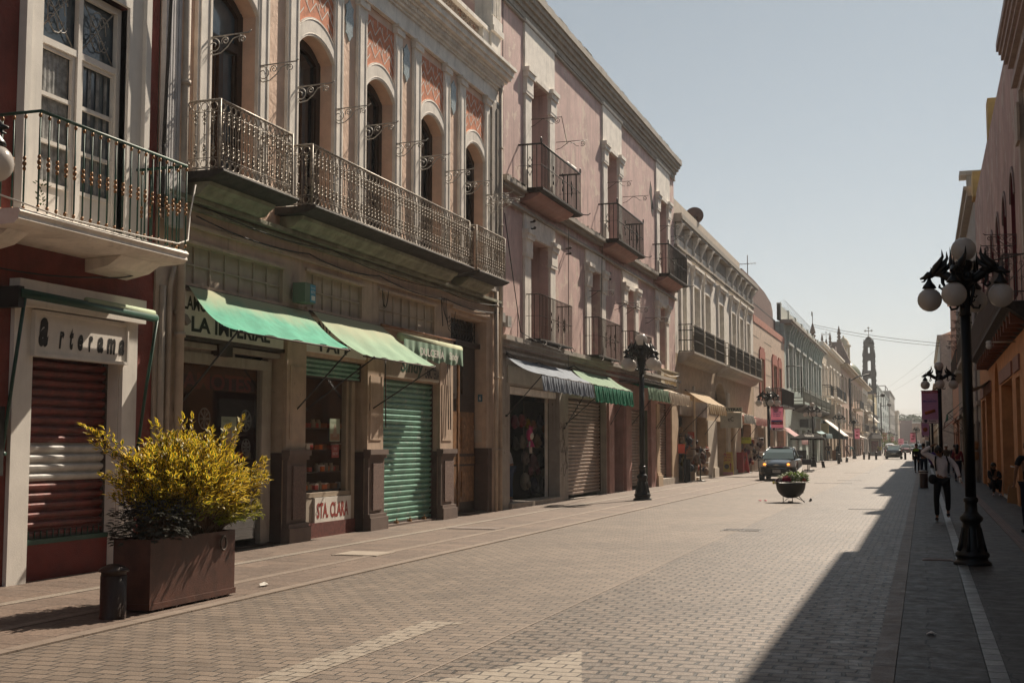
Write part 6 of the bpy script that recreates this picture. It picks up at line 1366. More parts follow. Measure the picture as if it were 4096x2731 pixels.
# balconies and awnings in the far right row
aw_ = awning('pale striped awning sloping over the shaded pavement on the right', (49.0,55.0), (49.2,55.2), 4.0, 3.75, .75, mat('grey_pale_cloth', (.30,.28,.24), rough=.9), S=RS, arms=())
pp = MB(); pp.tube([fp(RS,.14,59.5,0), fp(RS,.14,59.5,8.5)], .07, 8); 
for z in (1.5,3.2,5,6.8): pp.tube([fp(RS,.14,59.5,z), fp(RS,.14,59.5,z+.08)], .1, 8)
tag(pp.build('drain_pipe', mat('pale_grey_pipe', (.38,.34,.32))), 'pale grey drainpipe on the shaded right facades behind the lamp post', 'pipe')
for i, (y, c, lb) in enumerate(((72,(.04,.12,.09),'dark green small awning frame on the shaded right facades'),(82,(.20,.17,.15),'brownish ribbed awning on the shaded right facades'),(95,(.4,.07,.03),'orange red cloth hanging over the far right shops'))):
    awning(lb, (y,y+6), (y,y+6), 4.3-.3*i, 3.4-.3*i, 1.1, mat('right_awning_%d' % i, c, rough=.9), S=RS, val=.4, arms=((y+1,y+1,2.4),(y+5,y+5,2.4)))
mb = MB(); 
for z in (1.0, 1.45): mb.lathe([(.16,z),(.22,z+.05),(.24,z+.3),(.18,z+.38)], (XR-.38,58.2,0), 12)
for z in (.5,): mb.tube([(XR-.38,58.2,0),(XR-.38,58.2,1.9)], .03, 5)
tag(mb.build('basket_stack', mat('woven_straw', (.35,.23,.12), var=.4, scale=30, bump=1)), 'stack of straw baskets hanging by the shaded right wall', 'baskets')
# ------------------------------------------------------------------ street lamps
def griffin(mb, c, a, s=1.0):
    """winged dragon arm reaching out at angle a; c = column centre at arm level"""
    u = Vector((math.cos(a), math.sin(a), 0)); w = Vector((-math.sin(a), math.cos(a), 0)); C = Vector(c); Z = Vector((0,0,1))
    P = lambda r, z, o=0: C + u*r*s + Z*z*s + w*o*s
    mb.tube([P(.05,-.05), P(.14,-.02), P(.24,.05), P(.33,.10), P(.42,.10), P(.49,.06)], [.05,.06,.065,.06,.045,.035], 8)      # body and neck
    mb.tube([P(.44,.08), P(.50,.09), P(.56,.05), P(.62,.04)], [.045,.05,.03,.012], 7)                                           # head and beak
    mb.tube([P(.47,.12), P(.45,.17), P(.47,.19)], [.02,.015,.005], 5); mb.tube([P(.53,.04), P(.56,.0), P(.60,-.01)], [.02,.015,.006], 5)
    for o in (-.045, .045):                                                                                                    # wings
        mb.tube([P(.43,.09,o), P(.38,.17,o*1.5), P(.31,.24,o*2.0), P(.26,.32,o*2.3), P(.27,.42,o*2.4)], [.030,.055,.045,.024,.003], 6, flat=.5)
        mb.tube([P(.40,.09,o), P(.31,.14,o*1.4), P(.24,.19,o*1.7), P(.20,.30,o*1.9)], [.03,.05,.035,.003], 6, flat=.5)
        mb.tube([P(.38,.08,o), P(.29,.10,o*1.2), P(.22,.11,o*1.4)], [.03,.04,.004], 5, flat=.5)
    mb.tube([P(.30,.06), P(.30,-.04), P(.27,-.10), P(.31,-.13), P(.35,-.10), P(.34,-.06)], [.03,.026,.022,.02,.018,.012], 6)  # curled leg
    mb.tube([P(.08,-.06), P(.13,-.14), P(.10,-.26), P(.08,-.36), P(.12,-.42), P(.19,-.43), P(.21,-.38)], [.035,.03,.024,.022,.02,.018,.014], 6)  # tail scroll
    mb.tube([P(.11,-.26), P(.15,-.28), P(.17,-.25)], .011, 4); mb.tube([P(.08,-.34), P(.12,-.33), P(.14,-.30)], .011, 4)
    mb.lathe([(.02,.035),(.03,-.01),(.045,-.04),(.085,-.09),(.10,-.125),(.085,-.13)], P(.49,.02), 12)                          # globe cap
def street_lamp(label):
    t = thing('street_lamp', label, 'street lamp', (0,0,0), 'black five globe street lamps')
    mb = MB(); k = .96
    mb.lathe([(.25,0),(.25,.05),(.215,.07),(.20,.10),(.225,.13),(.225,.17),(.19,.20),(.165,.26),(.15,.36),(.125,.50),(.115,.58),(.15,.62),(.155,.66),(.115,.70),(.085,.74),(.082,.86),(.10,.88),(.10,.92),(.078,.94)], n=20)
    for i in range(8):
        a = i*math.pi/4; mb.tube([(.18*math.cos(a),.18*math.sin(a),.20),(.155*math.cos(a),.155*math.sin(a),.32),(.125*math.cos(a),.125*math.sin(a),.52)], [.03,.024,.012], 5)
    mb.build('base', BLACK, t)
    mb = MB(); mb.lathe([(.074,.94),(.070,3.45)], n=14)
    mb.lathe([(.085,3.45),(.07,3.5),(.075,3.8),(.11,3.86),(.16,3.92),(.165,3.97),(.10,4.0),(.08,4.06),(.10,4.10),(.12,4.14),(.12,4.21),(.07,4.24)], n=14)
    for i in range(4): a = math.pi/4+i*math.pi/2; mb.ball((.12*math.cos(a),.12*math.sin(a),4.0), .05, 8, sc=(1,1,1.4))
    mb.build('pole', BLACK, t)
    for i in range(4):
        a = i*math.pi/2; mb = MB(); griffin(mb, (0,0,3.98), a); mb.build('dragon_arm', BLACK, t)
    for i in range(4):
        a = i*math.pi/2; mb = MB(); mb.ball((.49*math.cos(a), .49*math.sin(a), 3.71), .168, 20); mb.build('globe', GLOBE, t)
    mb = MB(); mb.ball((0,0,4.385), .17, 20); mb.build('globe', GLOBE, t)
    return t
L0 = street_lamp('black five globe lamp post close by on the shaded right pavement'); L0.location = (.60, 18.6, 0); L0.rotation_euler = (0,0,R(-18))
def lamp(x, y, sc, label, rz=0, tilt=0):
    o = dup(L0, (x, y, 0), rz, label); o.scale = (sc, sc, sc); return o
lamp(-8.05, 37.25, 1.10, 'black five globe lamp post on the left pavement before the pink building', R(49))
lamp(-8.0, 69.5, 1.06, 'black lamp post behind the dark hatchback with a pink banner hung beside it', R(20))
lamp(-7.93, 97.5, 1.07, 'black lamp post just behind the black parasol', R(15))
lamp(-7.92, 128.6, 1.08, 'black lamp post before the dark green awning on the left side', R(8))
lamp(-7.95, 157, 1.10, 'black lamp post with a small pink banner by the row of bollards', R(30))
for x, y, lb in ((-8.0,228,'distant lamp post standing in front of the kiosk'),(-8.0,262,'distant lamp post with a pink banner right of the kiosk'),(-8.0,326,'distant small lamp post beyond the green tree, first of the far cluster'),(-8.0,362,'distant small lamp post, second of the far cluster'),(-8.0,398,'distant small lamp post, farthest of the left row')):
    lamp(x, y, 1.15, lb, R(random.uniform(0, 40)))
lamp(.66, 53.6, 1.10, 'black lamp post on the right pavement with the big purple churro banner', R(2))
lamp(.62, 95.7, 1.05, 'black lamp post on the right pavement behind the churro banner', R(5))
lamp(.62, 145, 1.05, 'thin black lamp post on the right pavement, third beyond the near one', R(5))
lamp(-1.2, 240, 1.12, 'distant lamp post near the end wall with a red banner', R(20))
lamp(-8.05, 8.92, 1.0, 'lamp post at the left frame edge showing one globe', R(5)).location = (-8.23, 8.93, .42)
# banners
PINKB = mat('pink_banner_cloth', (.66,.34,.42), var=.05, rough=.8, trans=.5); PURB = mat('mauve_banner_cloth', (.60,.36,.52), var=.05, rough=.8, trans=.5)
BREDC = mat('crimson_print', (.32,.03,.06), bump=0); BBLUE = mat('blue_print', (.06,.10,.30), bump=0); BDK = mat('dark_print', (.03,.03,.05), bump=0); BWH = mat('pale_pink_print', (.66,.50,.54), bump=0); CHUR = mat('churro_brown', (.30,.09,.025), bump=0)
def banner(x0, x1, z0, z1, y, label, m, kind):
    t = thing('banner', label, 'banner', ((x0+x1)/2, y, z0)); w = x1-x0; h = z1-z0
    mb = MB(); n = 10; vs = []
    for j in (0,1):
        for i in range(n+1): vs.append((x0+w*i/n, y-.006+.01*math.sin(i*.9)*(1-j), z0+h*j))
    mb.box(x0, x1, y, y+.008, z0, z1); mb.build('cloth', m, t)
    mb = MB(); mb.tube([(x0-.03,y+.01,z1+.012),(x1+.08,y+.01,z1+.012)], .014, 5); mb.tube([(x0,y+.01,z0-.01),(x1+.08,y+.01,z0-.01)], .010, 5); mb.build('rod', BLACKI, t)
    mb = MB(); mb.box(x0,x1,y-.004,y-.001,z1-h*.07,z1); mb.build('red_stripe', BREDC, t)
    F = y-.008
    if kind != 'far':
        text_xz('CALLE 6 ORIENTE', x0+w*.05, x1-w*.05, z1-h*.055, z1-h*.02, F, BWH, t)
        mb = MB(); mb.box(x0,x1,y-.004,y-.001,z0,z0+h*.11); mb.build('white_foot', BWH, t)
        text_xz('Puebla', x0+w*.42, x0+w*.86, z0+h*.035, z0+h*.085, F, BDK, t, bold=.02)
        mb = MB(); sx = x0+w*.23; sz = z0+h*.06; o = [(-.09,.045),(.09,.045),(.10,-.01),(.06,-.04),(0,-.055),(-.06,-.04),(-.10,-.01)]
        mb.prism([(sx+a*w,F,sz+b*h) for a, b in o], (0,.004,0)); mb.build('emblem', BDK, t)
    if kind == 'churro':
        text_xz('exquisito', x0+w*.3, x1-w*.3, z1-h*.27, z1-h*.245, F, BBLUE, t); text_xz('MACARRÓN', x0+w*.1, x1-w*.1, z1-h*.35, z1-h*.285, F, BBLUE, t, bold=.03); text_xz('poblano', x0+w*.32, x1-w*.32, z1-h*.41, z1-h*.385, F, BBLUE, t)
        mb = MB(); mb.tube([(x0+w*.18,F-.01,z0+h*.30),(x1-w*.18,F-.01,z0+h*.39)], .06*w/.62, 8, flat=1); mb.build('printed_churro', CHUR, t)
    elif kind == 'camote':
        text_xz('FESTIVAL', x0+w*.25, x1-w*.25, z1-h*.17, z1-h*.145, F, BBLUE, t)
        for k, s_ in enumerate(('CAMOTES', 'DE SANTA', 'CLARA')): text_xz(s_, x0+w*.15+k*.01, x1-w*.15-k*.03, z1-h*(.27+k*.08), z1-h*(.21+k*.08), F, BBLUE, t, bold=.03)
        mb = MB(); mb.box(x0+w*.03,x1-w*.03,F,F+.003,z0+h*.24,z0+h*.40); mb.build('printed_block', BREDC, t)
        mb = MB(); mb.box(x0+w*.03,x1-w*.12,F-.003,F-.001,z0+h*.36,z0+h*.43); mb.build('printed_band', BBLUE, t); text_xz('Clara', x0+w*.3, x1-w*.25, z0+h*.28, z0+h*.34, F-.005, BWH, t)
    elif kind == 'cookie':
        mb = MB(); mb.lathe([(0.001,0),(w*.3,0),(w*.3,.004),(.001,.004)], (0,0,0), 20)
        for i, v in enumerate(mb.v): mb.v[i] = ((x0+x1)/2+v[0], F+v[2], z0+h*.5+v[1])
        mb.build('printed_cookie', CHUR, t); text_xz('GALLETA', x0+w*.2, x1-w*.2, z1-h*.25, z1-h*.18, F, BBLUE, t)
    else:
        mb = MB(); mb.box(x0+w*.2,x1-w*.3,F,F+.003,z0+h*.25,z0+h*.42); mb.box(x0+w*.3,x1-w*.25,F,F+.003,z0+h*.6,z0+h*.7); mb.build('printed_block', BREDC, t)
    return t
banner(-.04, .59, 2.54, 3.83, 53.4, 'big mauve banner with a brown churro and the word Puebla at its foot', PURB, 'churro')
banner(-.13, .40, 2.24, 3.3, 95.4, 'mauve banner with a round brown cookie, behind the churro banner', PURB, 'cookie')
banner(-7.86, -7.2, 2.45, 3.75, 69.4, 'pink banner lettered in blue hanging behind the dark hatchback', PINKB, 'camote')
banner(-7.86, -7.27, 2.40, 3.68, 156.8, 'small pink banner on the lamp post by the row of bollards', PINKB, 'far')
banner(-7.8, -6.9, 2.3, 4.1, 261.5, 'distant pink banner above the bright green street tree', PINKB, 'far')
banner(-7.8, -6.9, 2.1, 3.7, 325.5, 'distant pink banner, upper one over the far cars', PINKB, 'far')
banner(-6.6, -5.2, 1.9, 3.5, 361, 'distant pink banner, lower wide one over the far cars', PINKB, 'far')
banner(-2.3, -1.3, 2.2, 3.9, 239.5, 'distant red and pink banner on the right by the end wall', PINKB, 'far')
# ------------------------------------------------------------------ bollards
def bollard(label, m=BLACKI, r=.12, h=.48):
    t = thing('bollard', label, 'bollard', (0,0,0), None)
    mb = MB(); mb.lathe([(r*1.05,0),(r*1.05,.03),(r,.04),(r,h*.80)], n=20); mb.build('post', m, t)
    mb = MB(); mb.lathe([(r*.96,h*.80),(r*.96,h*.86),(r*1.16,h*.87),(r*1.16,h*.90),(r*.9,h*.95),(r*.45,h),(.01,h*1.01)], n=20); mb.build('cap', m, t)
    return t
b0 = bollard('dark brown bollard with a lipped cap in front of the rusty planter', mat('brown_black_steel', (.04,.022,.015), var=.2, rough=.45), .122, .52); b0.location = (-7.37, 10.34, 0)
def bol(x, y, sc, label, tilt=(0,0), g=True):
    o = dup(b0, (x, y, 0), None, label); o.scale = sc; o.rotation_euler = (tilt[0], tilt[1], 0)
    if g: o['group'] = 'dark bollards across the far street'
    return o
bol(-.03, 51.4, (1.25,1.25,1.35), 'reddish bollard with a pale ring beside the walking man', g=False)
bol(-7.02, 95.2, (.95,.95,1.0), 'leaning bollard nearest on the left kerb past the parasol', (0, R(-8)))
bol(-7.13, 114.4, (1.05,1.05,1.7), 'upright tall bollard on the left kerb before the group of people', (0,0))
bol(-7.12, 126, (1.0,1.0,.95), 'tilted bollard on the left kerb, between lamp posts', (0, R(6)))
for x, y, lb in ((-6.67,153,'leftmost of the three upright bollards in front of the kiosk'),(-6.05,152,'middle of the three upright bollards in front of the kiosk'),(-5.2,150,'rightmost of the three upright bollards in front of the kiosk'),(-2.05,152,'bollard just right of the dark sedan'),(-1.2,155,'bollard at the right edge of the sunlit roadway')):
    bol(x, y, (1.0,1.0,1.72), lb)
mb = MB(); mb.lathe([(.155,.56),(.158,.57),(.158,.60),(.155,.61)], (-.03,51.4,0), 20); mb.lathe([(.155,.64),(.16,.65),(.155,.67)], (-.03,51.4,0), 20)
rg = mb.build('reflective_ring', WHITE2, None); rg.parent = bpy.data.objects['bollard.001']; rg.matrix_parent_inverse = Matrix.Identity(4)
rg.location = (0, 0, rg.location.z/1.35); rg.scale = (.8,.8,.74)
# ------------------------------------------------------------------ planter with bush
pt = thing('planter_box', 'rusty steel trough planter with a ring handle on the left pavement', 'planter', (-7.45, 11.5, 0))
mb = MB(); X0, X1, Y0, Y1, Z0, Z1 = -7.66, -7.235, 10.73, 12.33, .045, .725
for a in ((X0,X1,Y0,Y0+.012,Z0,Z1),(X0,X1,Y1-.012,Y1,Z0,Z1),(X0,X0+.012,Y0+.012,Y1-.012,Z0,Z1),(X1-.012,X1,Y0+.012,Y1-.012,Z0,Z1),(X0+.012,X1-.012,Y0+.012,Y1-.012,Z0,.62)): mb.box(*a)
mb.build('trough', CORTEN, pt)
mb = MB(); mb.box(X0-.012,X1+.012,Y0-.012,Y1+.012,Z0-.005,Z0+.055); mb.box(X1,X1+.01,Y0-.01,Y0+.02,Z0+.055,Z1); mb.build('bottom_band', CORTEN, pt)
for y in (10.95, 11.2, 11.8, 11.95, 12.2): mb = MB(); mb.ball((X1-.02,y,.035), .035, 8); mb.build('caster', RUSTI, pt)
mb = MB(); mb.tube([(X1+.025,12.05+.055*math.cos(a*math.pi/8),.60+.075*math.sin(a*math.pi/8)) for a in range(17)], .011, 6, cap=False); mb.build('ring_handle', RUSTI, pt)
mb = MB(); mb.box(X0+.013,X1-.013,Y0+.013,Y1-.013,.62,.66); mb.build('soil', mat('dark_soil', (.03,.02,.015), bump=1, bscale=20), pt)
rnd = random.Random(21)
YELL = mat('variegated_leaf_yellow', (.20,.27,.03), rough=.5, var=.25, scale=5, bump=0, trans=.4, spec=.3, zfade=(.95, 1.40, (.86,.58,.05))); GRNL = mat('variegated_leaf_green', (.09,.15,.018), rough=.45, var=.4, scale=5, bump=0, trans=.3, spec=.4)  # variegated edges; yellow above, green below paints sun and shade by height
def leaf(mb, p, d, up, L, W, two=True):
    d = d.normalized(); s = d.cross(up); s = s.normalized() if s.length > 1e-4 else d.orthogonal().normalized(); n = s.cross(d).normalized()
    a = p; t = p+d*L-n*L*.10; m = p+d*L*.5+n*L*.03
    l = p+d*L*.45+s*W+n*W*.45; r = p+d*L*.45-s*W+n*W*.45; li = p+d*L*.45+s*W*.5+n*W*.24; ri = p+d*L*.45-s*W*.5+n*W*.24
    if two: mb.add([a,t,m,l,r,li,ri], [(0,5,2),(5,1,2),(0,2,6),(6,2,1)], 1); mb.add([a,t,l,r,li,ri], [(0,2,4),(2,1,4),(0,5,3),(3,5,1)], 0)
    else: mb.add([a,t,m,l,r], [(0,3,2),(3,1,2),(0,2,4),(4,2,1)], 0)
bs_ = thing('variegated_shrub', 'yellow and green variegated shrub spreading over the rusty planter', 'shrub', (-7.45, 11.7, .66))
lv = MB(); st = MB()
def stem(base, tip, nl, L=.075, curve=.1):
    base = Vector(base); tip = Vector(tip); mid = base.lerp(tip, .55)+Vector((0,0,curve)); pts = []
    for i in range(9): t = i/8; pts.append(base*(1-t)**2 + mid*2*t*(1-t) + tip*t*t)
    st.tube(pts, [.009*(1-.7*i/8) for i in range(9)], 4, cap=False)
    for i in range(nl):
        t = .28+.72*(i+.5)/nl; p = base*(1-t)**2 + mid*2*t*(1-t) + tip*t*t; tn = ((mid-base)*(1-t)*2+(tip-mid)*2*t).normalized()
        a = i*2.4+rnd.uniform(-.4,.4); o = tn.orthogonal().normalized(); q = tn.cross(o); rad = o*math.cos(a)+q*math.sin(a)
        leaf(lv, p, tn*.75+rad*.8+Vector((0,0,.15)), Vector((0,0,1)) if rnd.random() < .8 else rad, L*rnd.uniform(.65,1.15), L*.24)
    leaf(lv, tip, (tip-mid), Vector((0,0,1)), L*1.1, L*.24)
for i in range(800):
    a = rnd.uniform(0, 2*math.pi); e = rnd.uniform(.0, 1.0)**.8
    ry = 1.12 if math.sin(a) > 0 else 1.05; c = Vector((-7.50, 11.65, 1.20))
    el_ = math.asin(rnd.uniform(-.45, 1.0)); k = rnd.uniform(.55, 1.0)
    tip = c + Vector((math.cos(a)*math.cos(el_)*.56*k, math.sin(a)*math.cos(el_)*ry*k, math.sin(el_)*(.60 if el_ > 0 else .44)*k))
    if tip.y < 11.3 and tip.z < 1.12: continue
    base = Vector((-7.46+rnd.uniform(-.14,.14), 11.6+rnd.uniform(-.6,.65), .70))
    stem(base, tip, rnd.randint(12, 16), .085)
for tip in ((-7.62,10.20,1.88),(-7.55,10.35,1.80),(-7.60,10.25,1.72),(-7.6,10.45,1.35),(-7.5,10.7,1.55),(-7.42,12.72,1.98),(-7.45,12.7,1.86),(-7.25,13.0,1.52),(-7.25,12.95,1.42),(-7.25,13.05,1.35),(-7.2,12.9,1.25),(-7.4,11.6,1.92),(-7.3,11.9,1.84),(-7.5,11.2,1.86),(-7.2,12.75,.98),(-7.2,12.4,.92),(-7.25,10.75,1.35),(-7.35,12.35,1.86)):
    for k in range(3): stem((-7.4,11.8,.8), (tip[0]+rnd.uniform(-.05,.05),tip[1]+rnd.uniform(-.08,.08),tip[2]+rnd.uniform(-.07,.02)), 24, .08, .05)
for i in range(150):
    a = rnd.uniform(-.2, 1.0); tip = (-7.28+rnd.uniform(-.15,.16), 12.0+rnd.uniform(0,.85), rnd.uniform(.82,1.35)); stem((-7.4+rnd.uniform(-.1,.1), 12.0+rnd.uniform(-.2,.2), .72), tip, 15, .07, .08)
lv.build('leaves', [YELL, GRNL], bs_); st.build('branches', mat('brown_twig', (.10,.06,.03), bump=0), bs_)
gy = thing('grey_leaved_plant', 'dusty grey lobed plant spilling over the near end of the rusty planter', 'plant', (-7.4, 11.0, .66))
DUSTY = mat('dusty_silver_leaf', (.07,.068,.055), rough=.85, spec=.15, var=.5, scale=8, bump=0, trans=.15); gl = MB()
for i in range(820):
    a = rnd.uniform(0, 2*math.pi); el_ = math.asin(rnd.uniform(-.55,1)); k = rnd.uniform(.55,1)
    p = Vector((-7.42,11.05,.86)) + Vector((math.cos(a)*math.cos(el_)*.38*k, math.sin(a)*math.cos(el_)*.56*k, math.sin(el_)*.34*k))
    if p.z < .6 and p.x < -7.3: continue
    d = Vector((math.cos(a),math.sin(a),rnd.uniform(-.5,.6))); s = d.cross(Vector((0,0,1))).normalized()
    for q in (-.9,-.45,0,.45,.9): leaf(gl, p, d+s*q, Vector((0,0,1)), .07*(1.1-abs(q)*.4), .014, False)
gl.build('leaves', DUSTY, gy)
# ------------------------------------------------------------------ iron bowl of flowers
bw = thing('bowl_planter', 'round black iron bowl planter on thin legs in the roadway', 'planter', (-3.72, 37.6, 0))
mb = MB(); mb.lathe([(.03,.115),(.14,.125),(.26,.18),(.35,.27),(.405,.38),(.425,.50),(.43,.56),(.41,.56),(.39,.50)], (-3.72,37.6,0), 28); mb.build('bowl', BLACKI, bw)
for x, y, xb, yb in ((-3.93,37.45,-3.92,37.4),(-3.50,37.5,-3.32,37.42),(-3.72,37.9,-3.72,38.1)):
    mb = MB(); mb.tube([(x,y,.20),(xb,yb,0)], .012, 5); mb.build('leg', BLACKI, bw)
mb = MB(); mb.tube([(-3.60,37.45,.16),(-3.32,37.42,.03)], .010, 5); mb.tube([(-3.78,37.5,.12),(-3.90,37.45,.03)], .008, 5); mb.box(-3.80,-3.66,37.5,37.6,.0,.03); mb.tube([(-3.36+.03*math.cos(a),37.35,.30+.03*math.sin(a)) for a in [k*.7 for k in range(10)]], .005, 4); mb.build('brace', BLACKI, bw)
fl_ = thing('flowers', 'mixed flowers and green leaves filling the iron bowl', 'flowers', (-3.72, 37.6, .54))
def clump(n, cx_, cy_, cz_, rx_, ry_, rz_, L, W, m, nm):
    mb = MB()
    for i in range(n):
        a = rnd.uniform(0,6.28); k = rnd.uniform(.2,1)**.5; e = rnd.uniform(0,1); p = Vector((cx_+rx_*k*math.cos(a), cy_+ry_*k*math.sin(a), cz_+rz_*e*(1-.6*k)))
        leaf(mb, p, Vector((math.cos(a)*.6,math.sin(a)*.6,rnd.uniform(-.3,1))), Vector((rnd.uniform(-.3,.3),rnd.uniform(-.3,.3),1)), L*rnd.uniform(.6,1.2), W, False)
    mb.build(nm, m, fl_)
clump(900, -3.56,37.6,.58,.33,.3,.42,.10,.022,mat('fresh_green_leaf',(.13,.20,.03),rough=.4,bump=0,trans=.3,var=.4,scale=9),'foliage'); clump(380, -3.78,37.6,.58,.28,.3,.30,.13,.010,mat('grass_green_leaf',(.14,.16,.07),rough=.4,bump=0,trans=.3,var=.4),'grassy_leaves')
clump(600, -3.92,37.5,.57,.22,.27,.18,.05,.020,mat('dark_purple_leaf',(.11,.035,.075),rough=.5,bump=0,trans=.1),'purple_foliage'); clump(120, -4.14,37.45,.52,.07,.12,.09,.05,.018,mat('yellow_leaf',(.40,.33,.03),rough=.5,bump=0,trans=.2),'yellow_foliage')
clump(320, -3.80,37.30,.60,.11,.08,.20,.06,.024,mat('magenta_petal',(.50,.02,.10),rough=.5,bump=0,trans=.2),'magenta_petals'); clump(60, -3.33,37.4,.60,.05,.05,.12,.05,.022,mat('orange_petal',(.60,.07,.02),rough=.5,bump=0,trans=.2),'orange_petals'); clump(90, -3.62,37.4,.62,.25,.2,.30,.045,.02,mat('white_petal',(.7,.68,.6),rough=.5,bump=0,trans=.2),'white_petals')
# ------------------------------------------------------------------ cars
def car(label, loc, rz, paint, sc=(1,1,1), rear=False, lights=True, plate='', sedan=False):
    """local frame: front points to -y, built about the ground centre"""
    t = thing('parked_car' if not lights else 'car', label, 'car', (0,0,0))
    L = 4.2 if not sedan else 4.7; hw = .84; f = -L/2
    # body loft: stations along y: (y, half width low, half width belt, z bottom, z belt(top))
    if not sedan: stn = [(f,.50,.46,.30,.60),(f+.10,.70,.64,.20,.76),(f+.38,.80,.74,.18,.86),(f+1.0,.83,.77,.18,.99),(f+1.6,.84,.79,.18,1.03),(f+2.6,.83,.80,.18,1.04),(f+3.6,.82,.78,.20,1.05),(f+4.05,.78,.74,.26,1.00),(f+4.2,.66,.62,.34,.85)]
    else: stn = [(f,.58,.56,.30,.62),(f+.12,.76,.70,.20,.78),(f+.45,.82,.77,.18,.88),(f+1.2,.84,.79,.18,.98),(f+1.7,.85,.80,.18,1.0),(f+3.2,.85,.80,.18,1.02),(f+4.0,.84,.79,.20,1.04),(f+4.5,.80,.76,.24,1.00),(f+4.7,.70,.66,.34,.88)]
    def ring(y, a, b, z0, z1):
        c = [(0,z0),(a*.85,z0),(a,z0+.10),(a*1.015,(z0+z1)*.52),(b*1.01,z1-.12),(b*.93,z1-.02),(b*.6,z1+.02),(0,z1+.035)]
        return [(x,y,z) for x, z in c] + [(-x,y,z) for x, z in reversed(c[1:-1])]
    mb = MB(); n = 14; vs = [p for s_ in stn for p in ring(*s_)]
    fs = [(i*n+j, i*n+(j+1)%n, (i+1)*n+(j+1)%n, (i+1)*n+j) for i in range(len(stn)-1) for j in range(n)] + [tuple(range(n))[::-1], tuple(range((len(stn)-1)*n, len(stn)*n))]
    mb.add(vs, fs, 0, True); body = mb.build('body', paint, t)
    ss = body.modifiers.new('s', 'SUBSURF'); ss.levels = 1; ss.render_levels = 2
    # cabin: glass loft with painted roof and pillars
    if not sedan: cab = [(f+.85,.74,.99,.74,.99),(f+1.35,.73,1.02,.64,1.28),(f+1.85,.72,1.03,.55,1.47),(f+2.4,.72,1.03,.53,1.52),(f+3.2,.72,1.03,.52,1.50),(f+3.95,.70,1.03,.50,1.34),(f+4.1,.66,1.03,.64,1.05)]
    else: cab = [(f+1.15,.73,.99,.73,.99),(f+1.95,.72,1.0,.57,1.40),(f+2.4,.72,1.0,.56,1.45),(f+3.2,.72,1.0,.55,1.43),(f+4.05,.70,1.03,.62,1.05)]
    g = MB(); vs = []
    for y, a, z0, b, z1 in cab: vs += [(a,y,z0),(b,y,z1),(-b,y,z1),(-a,y,z0)]
    k = len(cab); fs = []
    for i in range(k-1): fs += [(i*4, i*4+1, (i+1)*4+1, (i+1)*4), (i*4+1, i*4+2, (i+1)*4+2, (i+1)*4+1), (i*4+2, i*4+3, (i+1)*4+3, (i+1)*4+2)]
    g.add(vs, fs, 0, False); g.build('glass', mat('car_glass', (.10,.135,.13), rough=.04, var=0, bump=0, spec=.8), t)  # glass colour lightened to paint in reflected sky
    rf = MB(); top = cab[2:-1] if not sedan else cab[1:-1]
    rv = []
    for y, a, z0, b, z1 in top: rv += [(b+.02,y,z1-.02),(b*.7,y,z1+.035),(0,y,z1+.05),(-b*.7,y,z1+.035),(-b-.02,y,z1-.02)]
    kk = len(top); rf.add(rv, [(i*5+j, i*5+j+1, (i+1)*5+j+1, (i+1)*5+j) for i in range(kk-1) for j in range(4)], 0, True)
    for s_ in (-1, 1):
        def pil(i0, i1, r=.035):
            y0_, a0, z00, b0_, z10 = cab[i0]; y1_, a1, z01, b1_, z11 = cab[i1]
            rf.tube([(s_*(b0_+.01 if i0 else a0), y0_, z10), (s_*(b1_+.01), y1_, z11)], r, 5)
        pil(0, 1)
        if not sedan: pil(1, 2)
        for (yy, i) in ((cab[2][0]+.35, 2), (cab[-2][0]-.1, -2)):
            rf.tube([(s_*(cab[i][1]+.02), yy, cab[i][2]), (s_*(cab[i][3]+.02), yy, cab[i][4])], .035, 5)
        ye, ae, ze, be, zt = cab[-2]; yl, al, zl, bl, ztl = cab[-1]; rf.tube([(s_*(be+.01),ye,zt),(s_*(bl),yl,ztl)], .04, 5)
        rf.tube([(s_*(c_[3]+.015), c_[0], c_[4]-.01) for c_ in top], .03, 5)
    rf.build('roof', paint, t)
    WH = mat('tyre_rubber', (.012,.012,.012), var=0, bump=0, rough=.8); RM = mat('wheel_rim', (.30,.30,.29), metal=.6, rough=.35, bump=0)
    for y in (f+.72, f+L-.85):
        for s_ in (-1, 1):
            mb = MB(); ps = [(.20,-.10),(.29,-.10),(.31,-.07),(.31,.07),(.29,.10),(.20,.10)]; m_ = 18; vs = []
            for r_, o in ps:
                for q in range(m_): w = 2*math.pi*q/m_; vs.append((s_*(hw-.12)+o, y+r_*math.cos(w), .31+r_*math.sin(w)))
            mb.add(vs, [(i*m_+j, i*m_+(j+1)%m_, ((i+1)%6)*m_+(j+1)%m_, ((i+1)%6)*m_+j) for i in range(6) for j in range(m_)], 0, True); wl = mb.build('wheel', WH, t)
            mb = MB(); xo = s_*(hw-.04)
            for q in range(7): w = q*math.pi*2/7; mb.tube([(xo,y,.31),(xo,y+.19*math.cos(w),.31+.19*math.sin(w))], .022, 4)
            mb.tube([(xo,y+.20*math.cos(q*math.pi/8),.31+.20*math.sin(q*math.pi/8)) for q in range(17)], .02, 4); mb.build('rim', RM, wl)
            mb = MB(); mb.tube([(s_*(hw-.10),y+.36*math.cos(q*math.pi/10),.31+.36*math.sin(q*math.pi/10)) for q in range(11)], .05, 5); mb.build('wheel_arch', BLACK, t)
